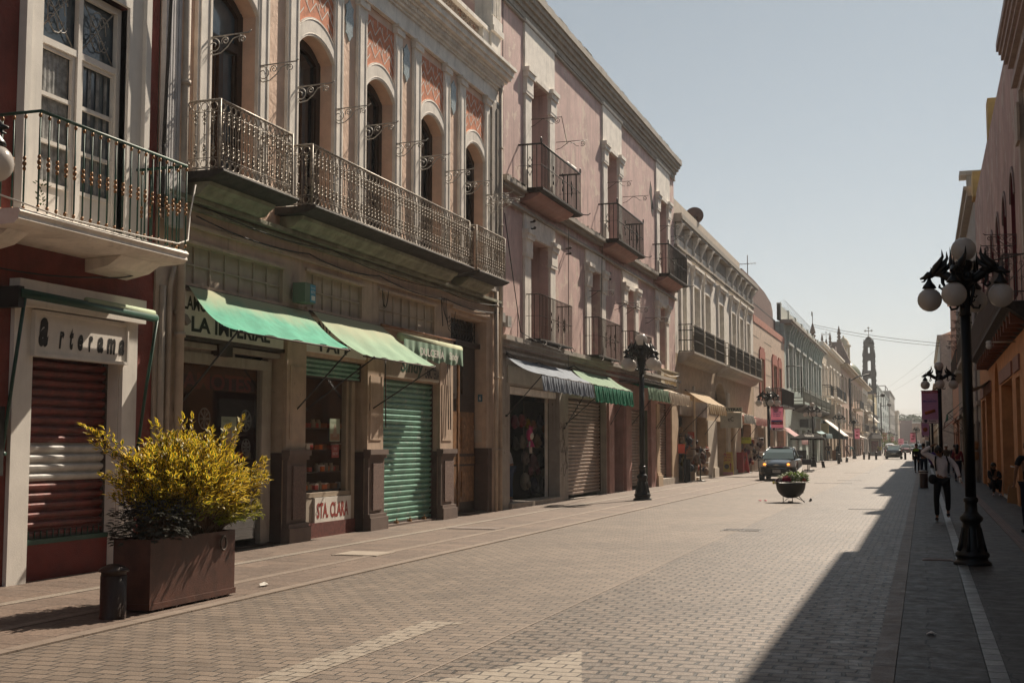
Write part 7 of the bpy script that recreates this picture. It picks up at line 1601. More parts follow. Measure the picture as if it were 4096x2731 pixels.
    for s_ in (-1, 1):
        if not rear:
            mb = MB(); mb.prism([(s_*.46,f+.05,.66),(s_*.80,f+.30,.64),(s_*.83,f+.55,.88),(s_*.70,f+.46,.95),(s_*.44,f+.12,.83)], (0,-.07,.0)); hd = mb.build('headlight', mat('headlight_lens', (.55,.55,.53), rough=.08, bump=0, spec=.9), t)
            mb = MB(); mb.ball((s_*.52,f-.02,.76), .055, 10, sc=(1.2,.6,.8)); mb.build('indicator', mat('lit_amber_indicator', (.8,.3,.05), bump=0, emit=((1,.33,.05),1.6)) if lights else RM, hd)
        mb = MB(); mb.ball((s_*(.80 if rear else .70),f+L-(.35 if rear else .12),.88), .10, 8, sc=(.5,1.2,1.1)); mb.build('tail_light', mat('tail_lens', (.28,.02,.02), rough=.2, bump=0), t)
        mb = MB(); mb.ball((s_*.93,f+1.38,1.06), .10, 10, sc=(1.1,.7,.75)); mb.tube([(s_*.76,f+1.42,1.0),(s_*.88,f+1.40,1.05)], .025, 5); mb.build('wing_mirror', paint, t)
    if not rear:
        mb = MB(); mb.prism([(-.5,f-.012,.36),(.5,f-.012,.36),(.58,f-.005,.46),(.5,f-.012,.56),(-.5,f-.012,.56),(-.58,f-.005,.46)], (0,.05,0)); mb.box(-.44,.44,f-.02,f+.05,.62,.70); mb.build('grille', BLACK, t)
        mb = MB(); mb.prism([(-.13,f-.05,.715),(-.05,f-.05,.715),(-.04,f-.05,.70),(.04,f-.05,.70),(.05,f-.05,.715),(.13,f-.05,.715),(.11,f-.05,.745),(.04,f-.05,.745),(.035,f-.05,.76),(-.035,f-.05,.76),(-.045,f-.05,.745),(-.11,f-.05,.745)], (0,.03,0)); mb.build('badge', mat('chrome', (.6,.58,.5), metal=.8, rough=.2, bump=0), t)
        mb = MB(); mb.box(-.17,.17,f-.045,f-.015,.38,.50); pl_ = mb.build('number_plate', mat('plate_white', (.6,.6,.58), bump=0), t)
        if plate: text_xz(plate, -.14, .14, .41, .47, f-.049, SIGNK, t, 'plate_lettering', .02)
        mb = MB(); mb.tube([(.35,f+1.02,1.06),(-.15,f+1.06,1.10)], .010, 4); mb.tube([(-.1,f+1.00,1.05),(-.6,f+1.06,1.10)], .010, 4); mb.tube([(.0,f+1.85,1.55),(.02,f+1.95,1.72)], .006, 4); mb.build('wiper', BLACK, t)
        for s_ in (-.36, .36): mb = MB(); mb.box(s_-.2,s_+.2,f+2.0,f+2.12,.8,1.22); mb.box(s_-.1,s_+.1,f+2.0,f+2.08,1.22,1.36); mb.build('seat', BLK, t)
    else:
        e = f+L
        mb = MB(); mb.box(-.2,.2,e-.0,e+.03,.55,.66); mb.build('number_plate', mat('plate_white', (.4,.4,.39), bump=0), t)
    t.location = loc; t.rotation_euler = (0,0,rz); t.scale = sc; return t
DNAVY = mat('dark_car_paint', (.012,.015,.019), rough=.12, var=0, bump=0, spec=.8, coat=1.0)
car('dark hatchback with lit amber indicators driving towards the camera', (-6.50, 61.4, 0), R(0), DNAVY, (1.05,1,1.02), plate='TXL-811-A')
s1_ = car('dark sedan seen from behind beyond the bollards', (-3.4, 157.5, 0), R(180), DNAVY, (1.15,1.1,1.12), rear=True, lights=False, sedan=True)
SILP = mat('silver_car_paint', (.42,.43,.43), rough=.2, var=0, bump=0, spec=.7, metal=.3, coat=.6); REDP = mat('red_car_paint', (.22,.05,.05), rough=.2, var=0, bump=0, coat=.8)
car('silver grey car with an orange roof light behind the dark sedan', (-4.0, 178, 0), R(180), SILP, (1.15,1.2,1.15), rear=True, lights=False, sedan=True)
tx = MB(); tx.box(-4.5,-4.0,177.5,177.9,1.62,1.75); tag(tx.build('roof_light', mat('orange_plastic', (.5,.12,.03))), 'orange roof sign on the silver car behind the sedan', 'roof sign')
car('white car farther up the street above the silver one', (-5.0, 205, 0), R(180), mat('white_car_paint', (.6,.6,.58), rough=.2, bump=0, coat=.6), (1.1,1,1.25), rear=True, lights=False)
car('reddish car facing away, right of the queue of far cars', (-3.3, 250, 0), R(0), REDP, (1.2,1,1.2), lights=False)
car('pale car just right of the reddish far car', (-2.4, 300, 0), R(0), SILP, (1.2,1,1.2), lights=False)
car('dark car parked by the shaded right kerb far up the street', (-.9, 240, 0), R(0), DNAVY, (1.1,1,1.2), lights=False)
# ------------------------------------------------------------------ people
def skin_obj(name, chains, m, parent, sub=1, pts=None):
    """chains: list of [(point, radius), ...]; equal points are welded"""
    vs = []; rs = []; idx = {}; es = []
    for ch_ in chains:
        prev = None
        for p, r in ch_:
            key = tuple(round(c, 4) for c in p)
            if key not in idx: idx[key] = len(vs); vs.append(Vector(p)); rs.append(r)
            i = idx[key]
            if prev is not None and prev != i: es.append((prev, i))
            prev = i
    me = bpy.data.meshes.new(name); me.from_pydata(vs, es, []); me.materials.append(m)
    o = bpy.data.objects.new(name, me); col.objects.link(o); o.parent = parent
    md = o.modifiers.new('skin', 'SKIN'); md.use_smooth_shade = True; md.branch_smoothing = .6
    sv = me.skin_vertices[0].data if me.skin_vertices else None
    if sv is None:
        bpy.context.view_layer.update(); sv = me.skin_vertices[0].data
    for i, r in enumerate(rs):
        rr = r if isinstance(r, tuple) else (r, r); sv[i].radius = rr; sv[i].use_root = (i == 0)
    s = o.modifiers.new('sub', 'SUBSURF'); s.levels = sub; s.render_levels = sub
    return o
POSE0 = dict(hip=(0,0,.90), waist=(0,0,1.05), chest=(0,0,1.27), neck=(0,0,1.44), head=(0,-.01,1.56), top=(0,0,1.68),
    shL=(.17,0,1.38), elL=(.22,.02,1.12), haL=(.24,-.04,.87), shR=(-.17,0,1.38), elR=(-.22,.02,1.12), haR=(-.24,-.04,.87),
    hpL=(.09,0,.88), knL=(.10,-.02,.48), anL=(.10,.02,.09), toL=(.11,-.14,.03), hpR=(-.09,0,.88), knR=(-.10,-.02,.48), anR=(-.10,.02,.09), toR=(-.11,-.14,.03))
def person(label, loc, rz, shirt, trousers, pose=None, h=1.0, sleeve='long', hair=HAIR, hands=False, shoes=BLK, skirt=False, hat=None, group=None, longhair=False, name='person', short=False):
    P = {k: Vector(v) for k, v in {**POSE0, **(pose or {})}.items()}
    t = thing(name, label, 'person', (0,0,0), group)
    hd = P['head']; up = (P['top']-P['head']).normalized(); nk = P['neck']
    body = [[(P['hip'],.12),(P['waist'],.115),(P['chest'],.135),(nk,.055),(nk.lerp(hd,.5)+Vector((0,.005,0)),.055),(hd-up*.055,.070),(hd+up*.02,.088),(hd+up*.085,.070),(hd+up*.11,.03)]]
    for s in 'LR':
        sh, el_, ha = P['sh'+s], P['el'+s], P['ha'+s]
        body.append([(P['chest'],.135),(sh,.055),(sh.lerp(el_,.5),.046),(el_,.038),(el_.lerp(ha,.6),.032),(ha,.024)])
        d = (ha-el_).normalized(); palm = ha+d*.055; sd = d.cross(Vector((0,0,1))); sd = sd.normalized() if sd.length > .1 else Vector((1,0,0)); 
        sd = Vector((0,1,0)) if hands and abs(d.z) > .8 else sd; nn = d.cross(sd).normalized()
        body.append([(ha,.024),(palm,.030)])
        if hands:
            for k, (o, L) in enumerate(((-.026,.062),(-.009,.072),(.009,.068),(.026,.052))):
                a = palm+sd*o*1.1+d*.02; b = a+d*L*.5+nn*.008; body.append([(palm,.030),(a,.0095),(b,.0085),(b+d*L*.4+nn*.022,.007)])
            a = ha+d*.02-sd*.032; body.append([(ha,.024),(a,.011),(a+d*.03-sd*.016+nn*.01,.009),(a+d*.055-sd*.018+nn*.018,.008)])
        else: body.append([(palm,.030),(palm+d*.06,.018)])
        body.append([(P['hip'],.12),(P['hp'+s],.085),(P['hp'+s].lerp(P['kn'+s],.5),.07),(P['kn'+s],.052),(P['kn'+s].lerp(P['an'+s],.35),.05),(P['an'+s],.034),(P['to'+s].lerp(P['an'+s],.4)-Vector((0,0,.02)),.032),(P['to'+s],.022)])
    b = skin_obj('body', body, SKIN, t, 1)
    # clothes
    ch_ = [[(P['hip']+Vector((0,0,.03 if not short else -.02)),(.155,.125)),(P['waist'],(.15,.125)),(P['chest'],(.165,.135)),(nk-Vector((0,0,.035)),.075)]]
    for s in 'LR':
        sh, el_, ha = P['sh'+s], P['el'+s], P['ha'+s]; c = [(P['chest'],(.165,.135)),(sh,.070),(sh.lerp(el_,.5),.064)]
        c += [(el_,.056),(el_.lerp(ha,.5),.048),(el_.lerp(ha,.92),.040)] if sleeve == 'long' else [(sh.lerp(el_,.75),.060)]
        ch_.append(c)
    skin_obj('shirt', ch_, shirt, t, 1)
    if skirt:
        mb = MB(); hp = P['hip']; mb.lathe([(.14,.12),(.17,.0),(.22,-.35),(.26,-.62)], hp, 14); mb.build('skirt', trousers, t)
    else:
        c = []
        for s in 'LR':
            end = P['an'+s]+Vector((0,0,.02)) if trousers is not None else P['kn'+s]
            c.append([(P['hip']+Vector((0,0,.06)),(.145,.12)),(P['hp'+s],.098),(P['hp'+s].lerp(P['kn'+s],.5),.083),(P['kn'+s],.066),(P['kn'+s].lerp(end,.5),.060),(end,.052)])
        skin_obj('trousers', c, trousers, t, 1)
    for s in 'LR':
        d = P['to'+s]-P['an'+s]; skin_obj('shoe', [[(P['an'+s]+Vector((0,.035,-.035)),.036),(P['an'+s].lerp(P['to'+s],.45)-Vector((0,0,.018)),.042),(P['to'+s]+Vector((0,0,.012)),.034)]], shoes, t, 1)
    mb = MB(); mb.ball(hd+up*.045+Vector((0,.018,0)), .098, 14, sc=(.90,1.0,.92))
    if longhair: mb.tube([hd+Vector((0,.05,.05)), hd+Vector((0,.08,-.1)), hd+Vector((0,.08,-.3))], [.08,.09,.05], 8)
    hr = mb.build('hair', hair, t)
    fc = Vector((0,-1,0)); side = Vector((1,0,0)); pit = up
    mb = MB(); f0 = hd+pit*.01+fc*.082
    mb.tube([f0+pit*.02, f0+fc*.022-pit*.02, f0-pit*.03], [.008,.014,.006], 5)
    for q in (-1, 1): mb.ball(hd+side*q*.085+pit*.0, .022, 6, sc=(.5,.8,1.2))
    mb.build('face_features', SKIN, t)
    mb = MB()
    for q in (-1, 1): mb.ball(f0+side*q*.032+pit*.022-fc*.008, .009, 6)
    mb.box((f0-pit*.052).x-.022,(f0-pit*.052).x+.022,(f0).y+.006,(f0).y+.014,(f0-pit*.052).z-.003,(f0-pit*.052).z+.003); mb.build('eyes_and_mouth', HAIR, t)
    if hat: mb = MB(); mb.lathe([(.12,0),(.115,.05),(.07,.09),(.02,.1)], hd+up*.04, 14); mb.build('cap', hat, t)
    t.location = loc; t.rotation_euler = (0,0,rz); t.scale = (h,h,h); return t
# walking man with raised arm (faces the camera)
man = person('man in a pale shirt walking with his hand on his bowed head', (.36, 28.95, .018), R(0), CLOTHW, BLK,
   dict(hip=(-.0,.02,.90), waist=(-.01,0,1.04), chest=(-.02,-.03,1.27), neck=(-.03,-.07,1.43), head=(-.06,-.15,1.51), top=(-.07,-.20,1.61),
        shR=(-.19,-.03,1.40), elR=(-.41,-.06,1.50), haR=(-.20,-.12,1.64), shL=(.15,-.02,1.38), elL=(.30,.03,1.18), haL=(.36,-.06,.95),
        hpL=(.08,.02,.88), knL=(.11,-.02,.50), anL=(.11,.14,.20), toL=(.11,.02,.09), hpR=(-.09,.02,.88), knR=(-.13,-.06,.47), anR=(-.12,.02,.09), toR=(-.14,-.13,.03)), hands=True, short=True)
man.scale = (.985,)*3
mb = MB(); mb.tube([(-.12,-.12,1.40),(-.135,-.155,1.27),(-.12,-.10,1.08)], .018, 5); mb.tube([(.10,-.10,1.40),(.135,-.15,1.27),(.13,-.10,1.05)], .018, 5); mb.ball((-.0,.16,1.20), .15, 10, sc=(1,.6,1.2))
bp = mb.build('backpack', BLK, None); bp.parent = None; tag(bp, 'dark backpack worn by the walking man with the pale shirt', 'backpack'); bp.location = Vector(bp.location)+Vector(man.location)
mb = MB(); mb.ball((-.19,-.06,.90), .10, 10, sc=(1,.7,1.1)); bgg = mb.build('belt_bag', BLK, None); tag(bgg, 'black bag at the hip of the walking man', 'bag'); bgg.location = Vector(bgg.location)+Vector(man.location)
mb = MB(); mb.box(.345,.395,-.12,-.105,.84,.94); ph = mb.build('phone', WHITE2, None); tag(ph, 'small white phone in the hanging hand of the walking man', 'phone'); ph.location = Vector(ph.location)+Vector(man.location)
# man at the right frame edge, back turned, carrying a bag
person('man in a dark polo with white cuff cut by the right frame edge', (1.86, 25.4, .018), R(200), BLK, NAVY,
   dict(shL=(.17,0,1.42), elL=(.26,.02,1.18), haL=(.27,-.02,.98), shR=(-.17,0,1.42), elR=(-.24,.0,1.18), haR=(-.26,-.04,.96), head=(0,-.02,1.60), top=(0,0,1.72), neck=(0,0,1.48)), sleeve='short', hands=True)
cf = MB(); cf.tube([(1.60,25.38,1.255),(1.595,25.38,1.235)], .066, 10, cap=False); tag(cf.build('cuff_trim', WHITE2), 'white cuff of the dark polo at the right edge', 'cuff')
pb = thing('paper_bag', 'brown paper bag hanging from the hand at the right edge', 'bag', (1.55, 25.4, .55))
mb = MB(); mb.prism([(1.46,25.36,.58),(1.64,25.36,.55),(1.63,25.36,.86),(1.49,25.36,.88)], (0,.12,0)); mb.build('bag_body', mat('brown_paper', (.26,.13,.055), var=.15), pb)
mb = MB(); mb.tube([(1.51,25.42,.87),(1.56,25.42,.94),(1.60,25.42,.87)], .008, 4); mb.build('handle', mat('brown_paper', (.26,.13,.055)), pb)
# seated woman by the orange wall
person('seated woman in dark clothes leaning against the orange wall pier', (2.12, 43.75, .018), R(15), BLK, BLK,
   dict(hip=(.05,.05,.34), waist=(.04,.02,.48), chest=(.02,-.04,.70), neck=(0,-.08,.86), head=(-.03,-.14,.95), top=(-.02,-.14,1.07), shL=(.17,-.04,.80), elL=(.16,-.2,.60), haL=(.0,-.38,.60), shR=(-.15,-.06,.80), elR=(-.2,-.25,.60), haR=(-.14,-.45,.56),
        hpL=(.12,.02,.32), knL=(.10,-.38,.52), anL=(.06,-.42,.10), toL=(.02,-.58,.04), hpR=(-.05,.02,.32), knR=(-.12,-.40,.52), anR=(-.14,-.44,.10), toR=(-.20,-.58,.04)), shoes=mat('white_shoe', (.5,.45,.45)), longhair=True)
# group behind the walking man
person('person in a dark jacket standing behind the walking man', (-.02, 66.0, 0), R(180), NAVY, NAVY, h=1.04)
person('police officer with a yellow green collar near the shaded kerb', (-.42, 80, 0), R(20), BLK, BLK, h=1.04)
vest = MB(); vest.box(-.60,-.26,79.80,79.84,1.30,1.42); tag(vest.build('reflective_collar', mat('yellow_green_vest', (.35,.55,.08), bump=0)), 'yellow green reflective band of the far officer', 'vest')
mb = MB(); mb.ball((.42,60,1.05), .24, 10, sc=(1,.8,1.3)); tag(mb.build('purple_backpack', mat('purple_cloth', (.06,.02,.14), bump=0)), 'purple bag between the walking man and the people behind', 'bag')
GR = 'people in the shade of the right pavement'
for x, y, rz, c, c2, lb in ((1.45,61,160,(.16,.02,.03),(.02,.02,.03),'woman in dark red with a light belt on the right pavement'),(1.15,72,10,(.10,.08,.06),(.03,.03,.04),'person with a pale hat far along the right pavement'),(1.75,80,180,(.03,.03,.05),(.03,.03,.05),'dark figure nearest the shaded wall far along the right pavement'),(1.0,100,170,(.05,.05,.06),(.02,.02,.03),'small dark figure far along the right pavement, left of the others')):
    person(lb, (x, y, 0), R(rz), mat('cloth_%d' % int(y), c, rough=.9, bump=0), mat('cloth_b%d' % int(y), c2, rough=.9, bump=0), h=1.0, hat=WHITE2 if y == 72 else None, longhair=y == 61)
# left side people
person('woman with long dark hair, grey top and jeans in the toy shop doorway', (-10.62, 32.35, .14), R(-60), mat('grey_white_top', (.34,.34,.36), rough=.9), DENIM,
   dict(chest=(0,-.06,1.22), neck=(0,-.12,1.38), head=(0,-.20,1.46), top=(0,-.22,1.58), shL=(.15,-.07,1.33), elL=(.16,-.14,1.08), haL=(.13,-.26,.90), shR=(-.15,-.07,1.33), elR=(-.17,-.14,1.08), haR=(-.13,-.26,.88)), longhair=True, shoes=mat('white_shoe', (.5,.45,.45)), h=1.0)
person('man in a white t-shirt and shorts standing at the hat stall', (-10.55, 61.3, .1), R(-150), mat('white_tshirt', (.55,.54,.52), rough=.9, bump=0), mat('khaki_shorts', (.30,.24,.19), rough=.9, bump=0), sleeve='short', h=1.06)
person('man in a grey shirt and blue jeans with hands on hips by the far shops', (-9.9, 142, 0), R(30), mat('grey_shirt', (.12,.10,.10), rough=.9, bump=0), mat('blue_jeans', (.06,.09,.15), rough=.9, bump=0), dict(elL=(.36,.04,1.15), haL=(.2,-.02,.98), elR=(-.36,.04,1.15), haR=(-.2,-.02,.98)), h=1.12)
person('dark dressed person standing by a black bin far along the left pavement', (-9.2, 147, 0), R(-20), BLK, BLK, h=1.12)
person('person in a brown coat walking past the pink ashlar corner', (-10.0, 178, 0), R(60), mat('brown_coat', (.12,.05,.04), rough=.9, bump=0), mat('brown_coat', (.12,.05,.04)), dict(knL=(.1,-.2,.48), anL=(.1,-.3,.1), toL=(.1,-.45,.04)), h=1.14)
person('man in a turquoise shirt bending forward beside the lamp post', (-9.0, 175, 0), R(-80), mat('turquoise_shirt', (.05,.28,.33), rough=.9, bump=0), NAVY, dict(chest=(0,-.2,1.2), neck=(0,-.34,1.32), head=(0,-.46,1.36), top=(0,-.56,1.42), shL=(.16,-.25,1.28), elL=(.18,-.34,1.04), haL=(.16,-.4,.82), shR=(-.16,-.25,1.28), elR=(-.18,-.34,1.04), haR=(-.16,-.4,.82)), h=1.12)
person('small figure in white standing by the kiosk', (-10.4, 225, 0), R(0), mat('white_tshirt', (.55,.54,.52)), BLK, h=1.1)
# ------------------------------------------------------------------ toy shop and stalls
rnd2 = random.Random(5)
def backpack(x, y, z, s, c, label, grp, c2=None):
    t = thing('backpack', label, 'backpack', (x, y, z), grp); mm = mat('bag_%s' % '_'.join('%d' % (v*99) for v in c), c, rough=.8, bump=0, var=.2)
    mb = MB(); mb.ball((x,y,z), s, 12, sc=(.5,.8,1.0)); mb.build('bag', mm, t)
    mb = MB(); mb.ball((x+s*.42,y,z-s*.3), s*.55, 10, sc=(.5,1,.8)); mb.build('pocket', mat('bag2_%s' % '_'.join('%d' % (v*99) for v in (c2 or c)), c2 or [v*.6 for v in c], rough=.8, bump=0), t)
    mb = MB(); mb.tube([(x,y-.03,z+s*.95),(x,y,z+s*1.2),(x,y+.03,z+s*.95)], .012, 4); mb.build('strap', BLK, t)
cols = [(.25,.02,.02),(.45,.28,.03),(.35,.10,.02),(.30,.26,.20),(.20,.13,.07),(.03,.03,.06),(.22,.04,.07),(.30,.22,.20),(.03,.02,.02),(.10,.02,.03),(.08,.06,.12)]
names = ['red','yellow','orange','pale','brown','navy','crimson','beige','black','dark red','violet']
g_ = 0
cols = [[v*.55 for v in c] for c in cols]
for (y, z, s, k) in ((32.2,2.35,.20,0),(32.75,2.28,.16,1),(33.3,2.25,.15,2),(33.9,2.38,.20,10),(34.3,2.15,.13,2),(32.3,1.75,.20,3),(33.6,1.78,.22,4),(34.1,1.75,.17,5),(32.5,1.28,.21,7),(33.2,1.15,.28,9),(33.9,1.15,.27,8),(32.5,.62,.26,3),(33.3,.45,.28,5),(34.1,.45,.24,8),(33.0,.9,.14,6),(33.7,.9,.14,6),(31.6,2.3,.2,6),(31.7,1.7,.2,8)):
    g_ += 1; dq = -.55-rnd2.uniform(0,.25); backpack(XF+dq, py(y, dq), z, s, cols[k], '%s children backpack hanging in the toy shop doorway, %s' % (names[k], ['upper row','middle row','lower row'][0 if z > 2 else 1 if z > 1.2 else 2]), 'backpacks hanging in the toy shop')
dl_ = thing('rag_doll', 'pink rag doll with a white face hanging in the toy shop doorway', 'doll', (XF-.58, 34.9, 1.45))
mb = MB(); X = XF-.58; mb.ball((X,34.9,1.92), .15, 12, sc=(.6,1,.8)); mb.build('head', WHITE2, dl_)
mb = MB(); mb.ball((X-.03,34.9,1.95), .19, 12, sc=(.5,1,1)); mb.tube([(X,34.85,2.08),(X,34.81,2.22)], .03, 6); mb.tube([(X,34.97,2.08),(X,35.03,2.18)], .03, 6); mb.lathe([(.06,1.78),(.12,1.62),(.13,1.60)], (X,34.9,0), 10); mb.build('dress', mat('doll_pink', (.55,.06,.20), bump=0), dl_)
mb = MB(); mb.tube([(X,34.85,1.62),(X,34.83,1.42)], .03, 6); mb.tube([(X,34.95,1.62),(X,34.97,1.42)], .03, 6); mb.tube([(X,34.8,1.75),(X+.02,34.71,1.62)], .022, 6); mb.tube([(X,35.0,1.75),(X+.02,35.09,1.62)], .022, 6); mb.build('limbs', WHITE2, dl_)
tb_ = MB(); tb_.box(XF-1.9,XF-.45,33.0,36.6,.0,.14); tag(tb_.build('platform', DARK), 'low dark platform inside the toy shop', 'platform')
mb = MB(); mb.box(XF-1.35, XF-1.3, 36.6, 39.5, .3, 3.0); tag(mb.build('partition', mat('beige_display', (.22,.19,.15), bump=0), None), 'beige display panel at the back of the toy shop', 'panel')
# hat and bag stalls in front of the white building
def rack(x, y, h, label, n, cs, w=.4):
    t = thing('goods_rack', label, 'display rack', (x, y, 0)); mb = MB(); mb.tube([(x,y,0),(x,y,h)], .03, 6); mb.lathe([(.28,0),(.28,.04),(.05,.07)], (x,y,0), 10)
    for z in (h*.55, h*.95): mb.tube([(x-w,y,z),(x+w,y,z)], .015, 4); mb.tube([(x,y-w,z),(x,y+w,z)], .015, 4)
    mb.build('stand', BLACKI, t)
    for i in range(n):
        a = i*2.4; z = h*(.30+.65*((i*.37)%1)); r = w*rnd2.uniform(.5,1); c = cs[i % len(cs)]
        mb = MB(); s = rnd2.uniform(.09,.15); mb.ball((x+r*math.cos(a),y+r*math.sin(a),z), s, 8, sc=(.9,.9,1.2)); mb.tube([(x+r*math.cos(a),y+r*math.sin(a),z+s),(x+r*.8*math.cos(a),y+r*.8*math.sin(a),z+s*2.0)], .01, 4)
        mb.build('hanging_bag', mat('stall_%s' % '_'.join('%d' % (v*99) for v in c), c, rough=.8, bump=0, var=.2), t)
    return t
CS = [(.30,.20,.13),(.38,.08,.04),(.45,.40,.34),(.12,.05,.03),(.03,.04,.10),(.30,.27,.22),(.25,.10,.05)]
rack(-9.75, 57.6, 1.55, 'revolving rack hung with cream and red bags before the hat stall', 34, CS, .42)
rack(-10.0, 55.3, 2.15, 'tall rack of belts and scarves at the corner of the white building', 26, [(.02,.02,.03),(.03,.08,.10),(.20,.16,.05),(.28,.10,.05),(.04,.03,.03)], .3)
rack(-10.0, 76.0, 2.0, 'rack of orange and dark goods under the pink cloth awning', 24, [(.35,.08,.03),(.05,.03,.03),(.30,.25,.20),(.10,.02,.06)], .35)
rack(-9.9, 80.2, 2.2, 'crowded dark rack of goods next to the dark hatchback', 24, [(.03,.03,.03),(.22,.16,.14),(.05,.02,.02),(.30,.27,.25)], .35)
for k, (y, z) in enumerate(((57.4,2.35),(57.5,1.95),(57.6,1.52),(60.4,1.2),(60.5,.85))):
    mb = MB(); mb.lathe([(.001,.01),(.30,.0),(.30,.02),(.17,.04),(.15,.12),(.08,.15),(.001,.15)], (0,0,0), 18)
    mb.v = [(XF-.35+v[2]*.8, y+v[0]*1.35, z+v[1]*.6) for v in mb.v]
    tag(mb.build('straw_hat', mat('straw', (.28,.19,.11), var=.2, scale=30)), 'round straw hat hung %s at the stall' % ['at the top','second from the top','third from the top','low beside the doorway','lowest beside the doorway'][k], 'hat', 'straw hats hung at the stall')
mb = MB(); mb.tube([(-9.95,54.9,0),(-9.95,54.9,1.2)], .02, 4); mb.box(-10.05,-9.75,55.0,55.06,.05,1.05); 
for i in range(7): mb.box(-10.0,-9.80,54.95,54.995,.12+i*.13,.20+i*.13)
tag(mb.build('display_stand', mat('black_display', (.02,.02,.02))), 'narrow black display stand leaning at the foot of the scarves', 'stand')
ab = thing('a_board', 'yellow a-board with magenta lettering and a red arrow by the dark doorway', 'sign', (-10.1, 69, 0))
mb = MB(); mb.prism([(-10.42,68.8,.05),(-9.82,68.8,.05),(-9.92,69.05,1.28),(-10.36,69.05,1.28)], (0,.04,0)); mb.build('board', mat('board_yellow', (.55,.42,.10), bump=0), ab)
mb = MB(); mb.box(-10.4,-9.85,68.76,68.79,.05,.20); mb.build('pink_foot', mat('board_pink', (.5,.25,.28), bump=0), ab)
for s_, z in (('Promo', 1.10), ('CION', .94), ('$99 C/U', .78)): text_xz(s_, -10.33, -9.95, z, z+.11, 68.74, mat('board_magenta', (.40,.03,.08), bump=0), ab, bold=.03)
mb = MB(); mb.prism([(-10.02,68.75,.30),(-9.96,68.75,.30),(-9.96,68.75,.58),(-9.92,68.75,.58),(-9.99,68.75,.72),(-10.06,68.75,.58),(-10.02,68.75,.58)], (0,.02,0)); mb.build('arrow', SIGNR, ab)
mb = MB(); mb.ball((-10.2,68.77,.5), .13, 10, sc=(1,.1,1)); mb.build('picture', WOODB, ab)
cdd = MB(); cdd.box(XF-.1, XF+.55, 75.3, 75.34, 1.75, 2.12); cd = tag(cdd.build('price_card', mat('lime_card', (.50,.60,.03), bump=0)), 'bright yellow price card hanging over the far stall', 'card')
tq = text_xz('OFERTA', XF, XF+.45, 1.98, 2.06, 75.28, SIGNK, None); tag(tq, 'small black OFERTA letters on the yellow price card', 'lettering')
for y, z0_, z1_, c, lb in ((54.55,1.3,1.7,(.55,.10,.06),'red orange card on the pier left of the scarves'),(57.0,1.95,2.25,(.6,.12,.10),'red card hanging among the scarves')):
    mb = MB(); mb.box(XF+.05,XF+.35,y,y+.03,z0_,z1_); tag(mb.build('card', mat('red_card', c, bump=0)), lb, 'card')
mb = MB(); mb.prism([(-9.85,73.2,.25),(-9.55,73.2,.05),(-9.7,73.2,1.3)], (0,.1,0)); tag(mb.build('flag_cloth', mat('red_green_cloth', (.35,.03,.03), var=.3)), 'red pointed cloth hanging at the red counter', 'cloth')
mb = MB(); mb.box(XF-.1,XF+.45,72.5,73.1,.1,1.25); tag(mb.build('counter', mat('red_counter', (.25,.02,.02))), 'small red counter at the wall before the far stall', 'counter')
# stands near the hatchback, bins, boards
mb = MB(); mb.box(-9.9,-9.0,104,104.1,.15,1.25); tag(mb.build('menu_board', BLK), 'black board standing behind the dark hatchback under the parasol', 'board')
mb = MB(); mb.tube([(-9.2,146,0),(-9.2,146,1.0)], .38, 12); mb.ball((-9.2,146,1.05), .36, 12, sc=(1,1,.5)); tag(mb.build('litter_bin', BLK), 'black bin standing among people on the far left pavement', 'bin')
mb = MB(); mb.box(-9.7,-9.3,144.5,144.6,0,1.1); tag(mb.build('orange_board', mat('orange_board', (.35,.12,.03))), 'orange board beside the man in blue jeans', 'board')
tbl = thing('covered_table', 'small table with a dark cloth on the pavement right of the hatchback', 'table', (-6.9,79.8,0))
mb = MB(); mb.tube([(-6.85,79.9,0),(-6.85,79.9,1.05)], .03, 5); mb.box(-7.2,-6.55,79.6,80.2,0,.05); mb.build('leg', BLACKI, tbl); mb = MB(); mb.box(-7.2,-6.6,79.6,80.3,.72,.78); mb.box(-7.2,-6.6,79.58,79.6,.45,.78); mb.build('cloth', NAVY, tbl)
gd_ = thing('green_awning', 'large dark green awning with a white edge on the far left shops', 'awning', (XF, 140, 3))
mb = MB(); mb.prism([fp(LS,0,139,4.4), fp(LS,2.1,139,2.65), fp(LS,2.1,139,2.3), fp(LS,0,139,2.4)], (0,9,0)); mb.build('cloth', mat('bottle_green_cloth', (.015,.04,.035), rough=.9), gd_)
mb = MB(); mb.prism([fp(LS,0,138.9,4.47), fp(LS,2.2,138.9,2.70), fp(LS,2.2,138.9,2.62), fp(LS,0,138.9,4.40)], (0,9.2,0)); mb.build('edge', WHITE2, gd_)
for i, (y, z0_, z1_, d_, c) in enumerate(((124,3.0,3.9,.9,(.45,.42,.36)),(128,3.1,4.3,.6,(.38,.33,.26)),(133,2.7,3.9,1.0,(.40,.28,.14)),(137,4.4,5.9,1.4,(.44,.38,.31)),(118,3.2,4.1,.9,(.3,.33,.33)),(112,3.2,3.9,.8,(.08,.09,.09)))):
    mb = MB(); fb(mb, LS, y, y+.3, z0_, z1_, .05, d_); fb(mb, LS, y-.02, y-.01, z0_+.1, z1_-.1, .12, d_-.08)
    tag(mb.build('projecting_sign', mat('sign_far_%d' % i, c, var=.15)), ['pale projecting sign board above the parasol','beige projecting sign next to the lamp globes','orange striped projecting sign beside the green awning','big beige blank sign board over the green awning','bluish small projecting sign under the lattice balcony','dark projecting sign under the lattice balcony'][i], 'sign')
awning('light blue and grey cloth awning beyond the parasol', (125,133), (125,133.5), 3.3, 2.8, 1.3, mat('light_blue_cloth', (.30,.42,.44), rough=.9), val=.5, arms=(), sag=.2)
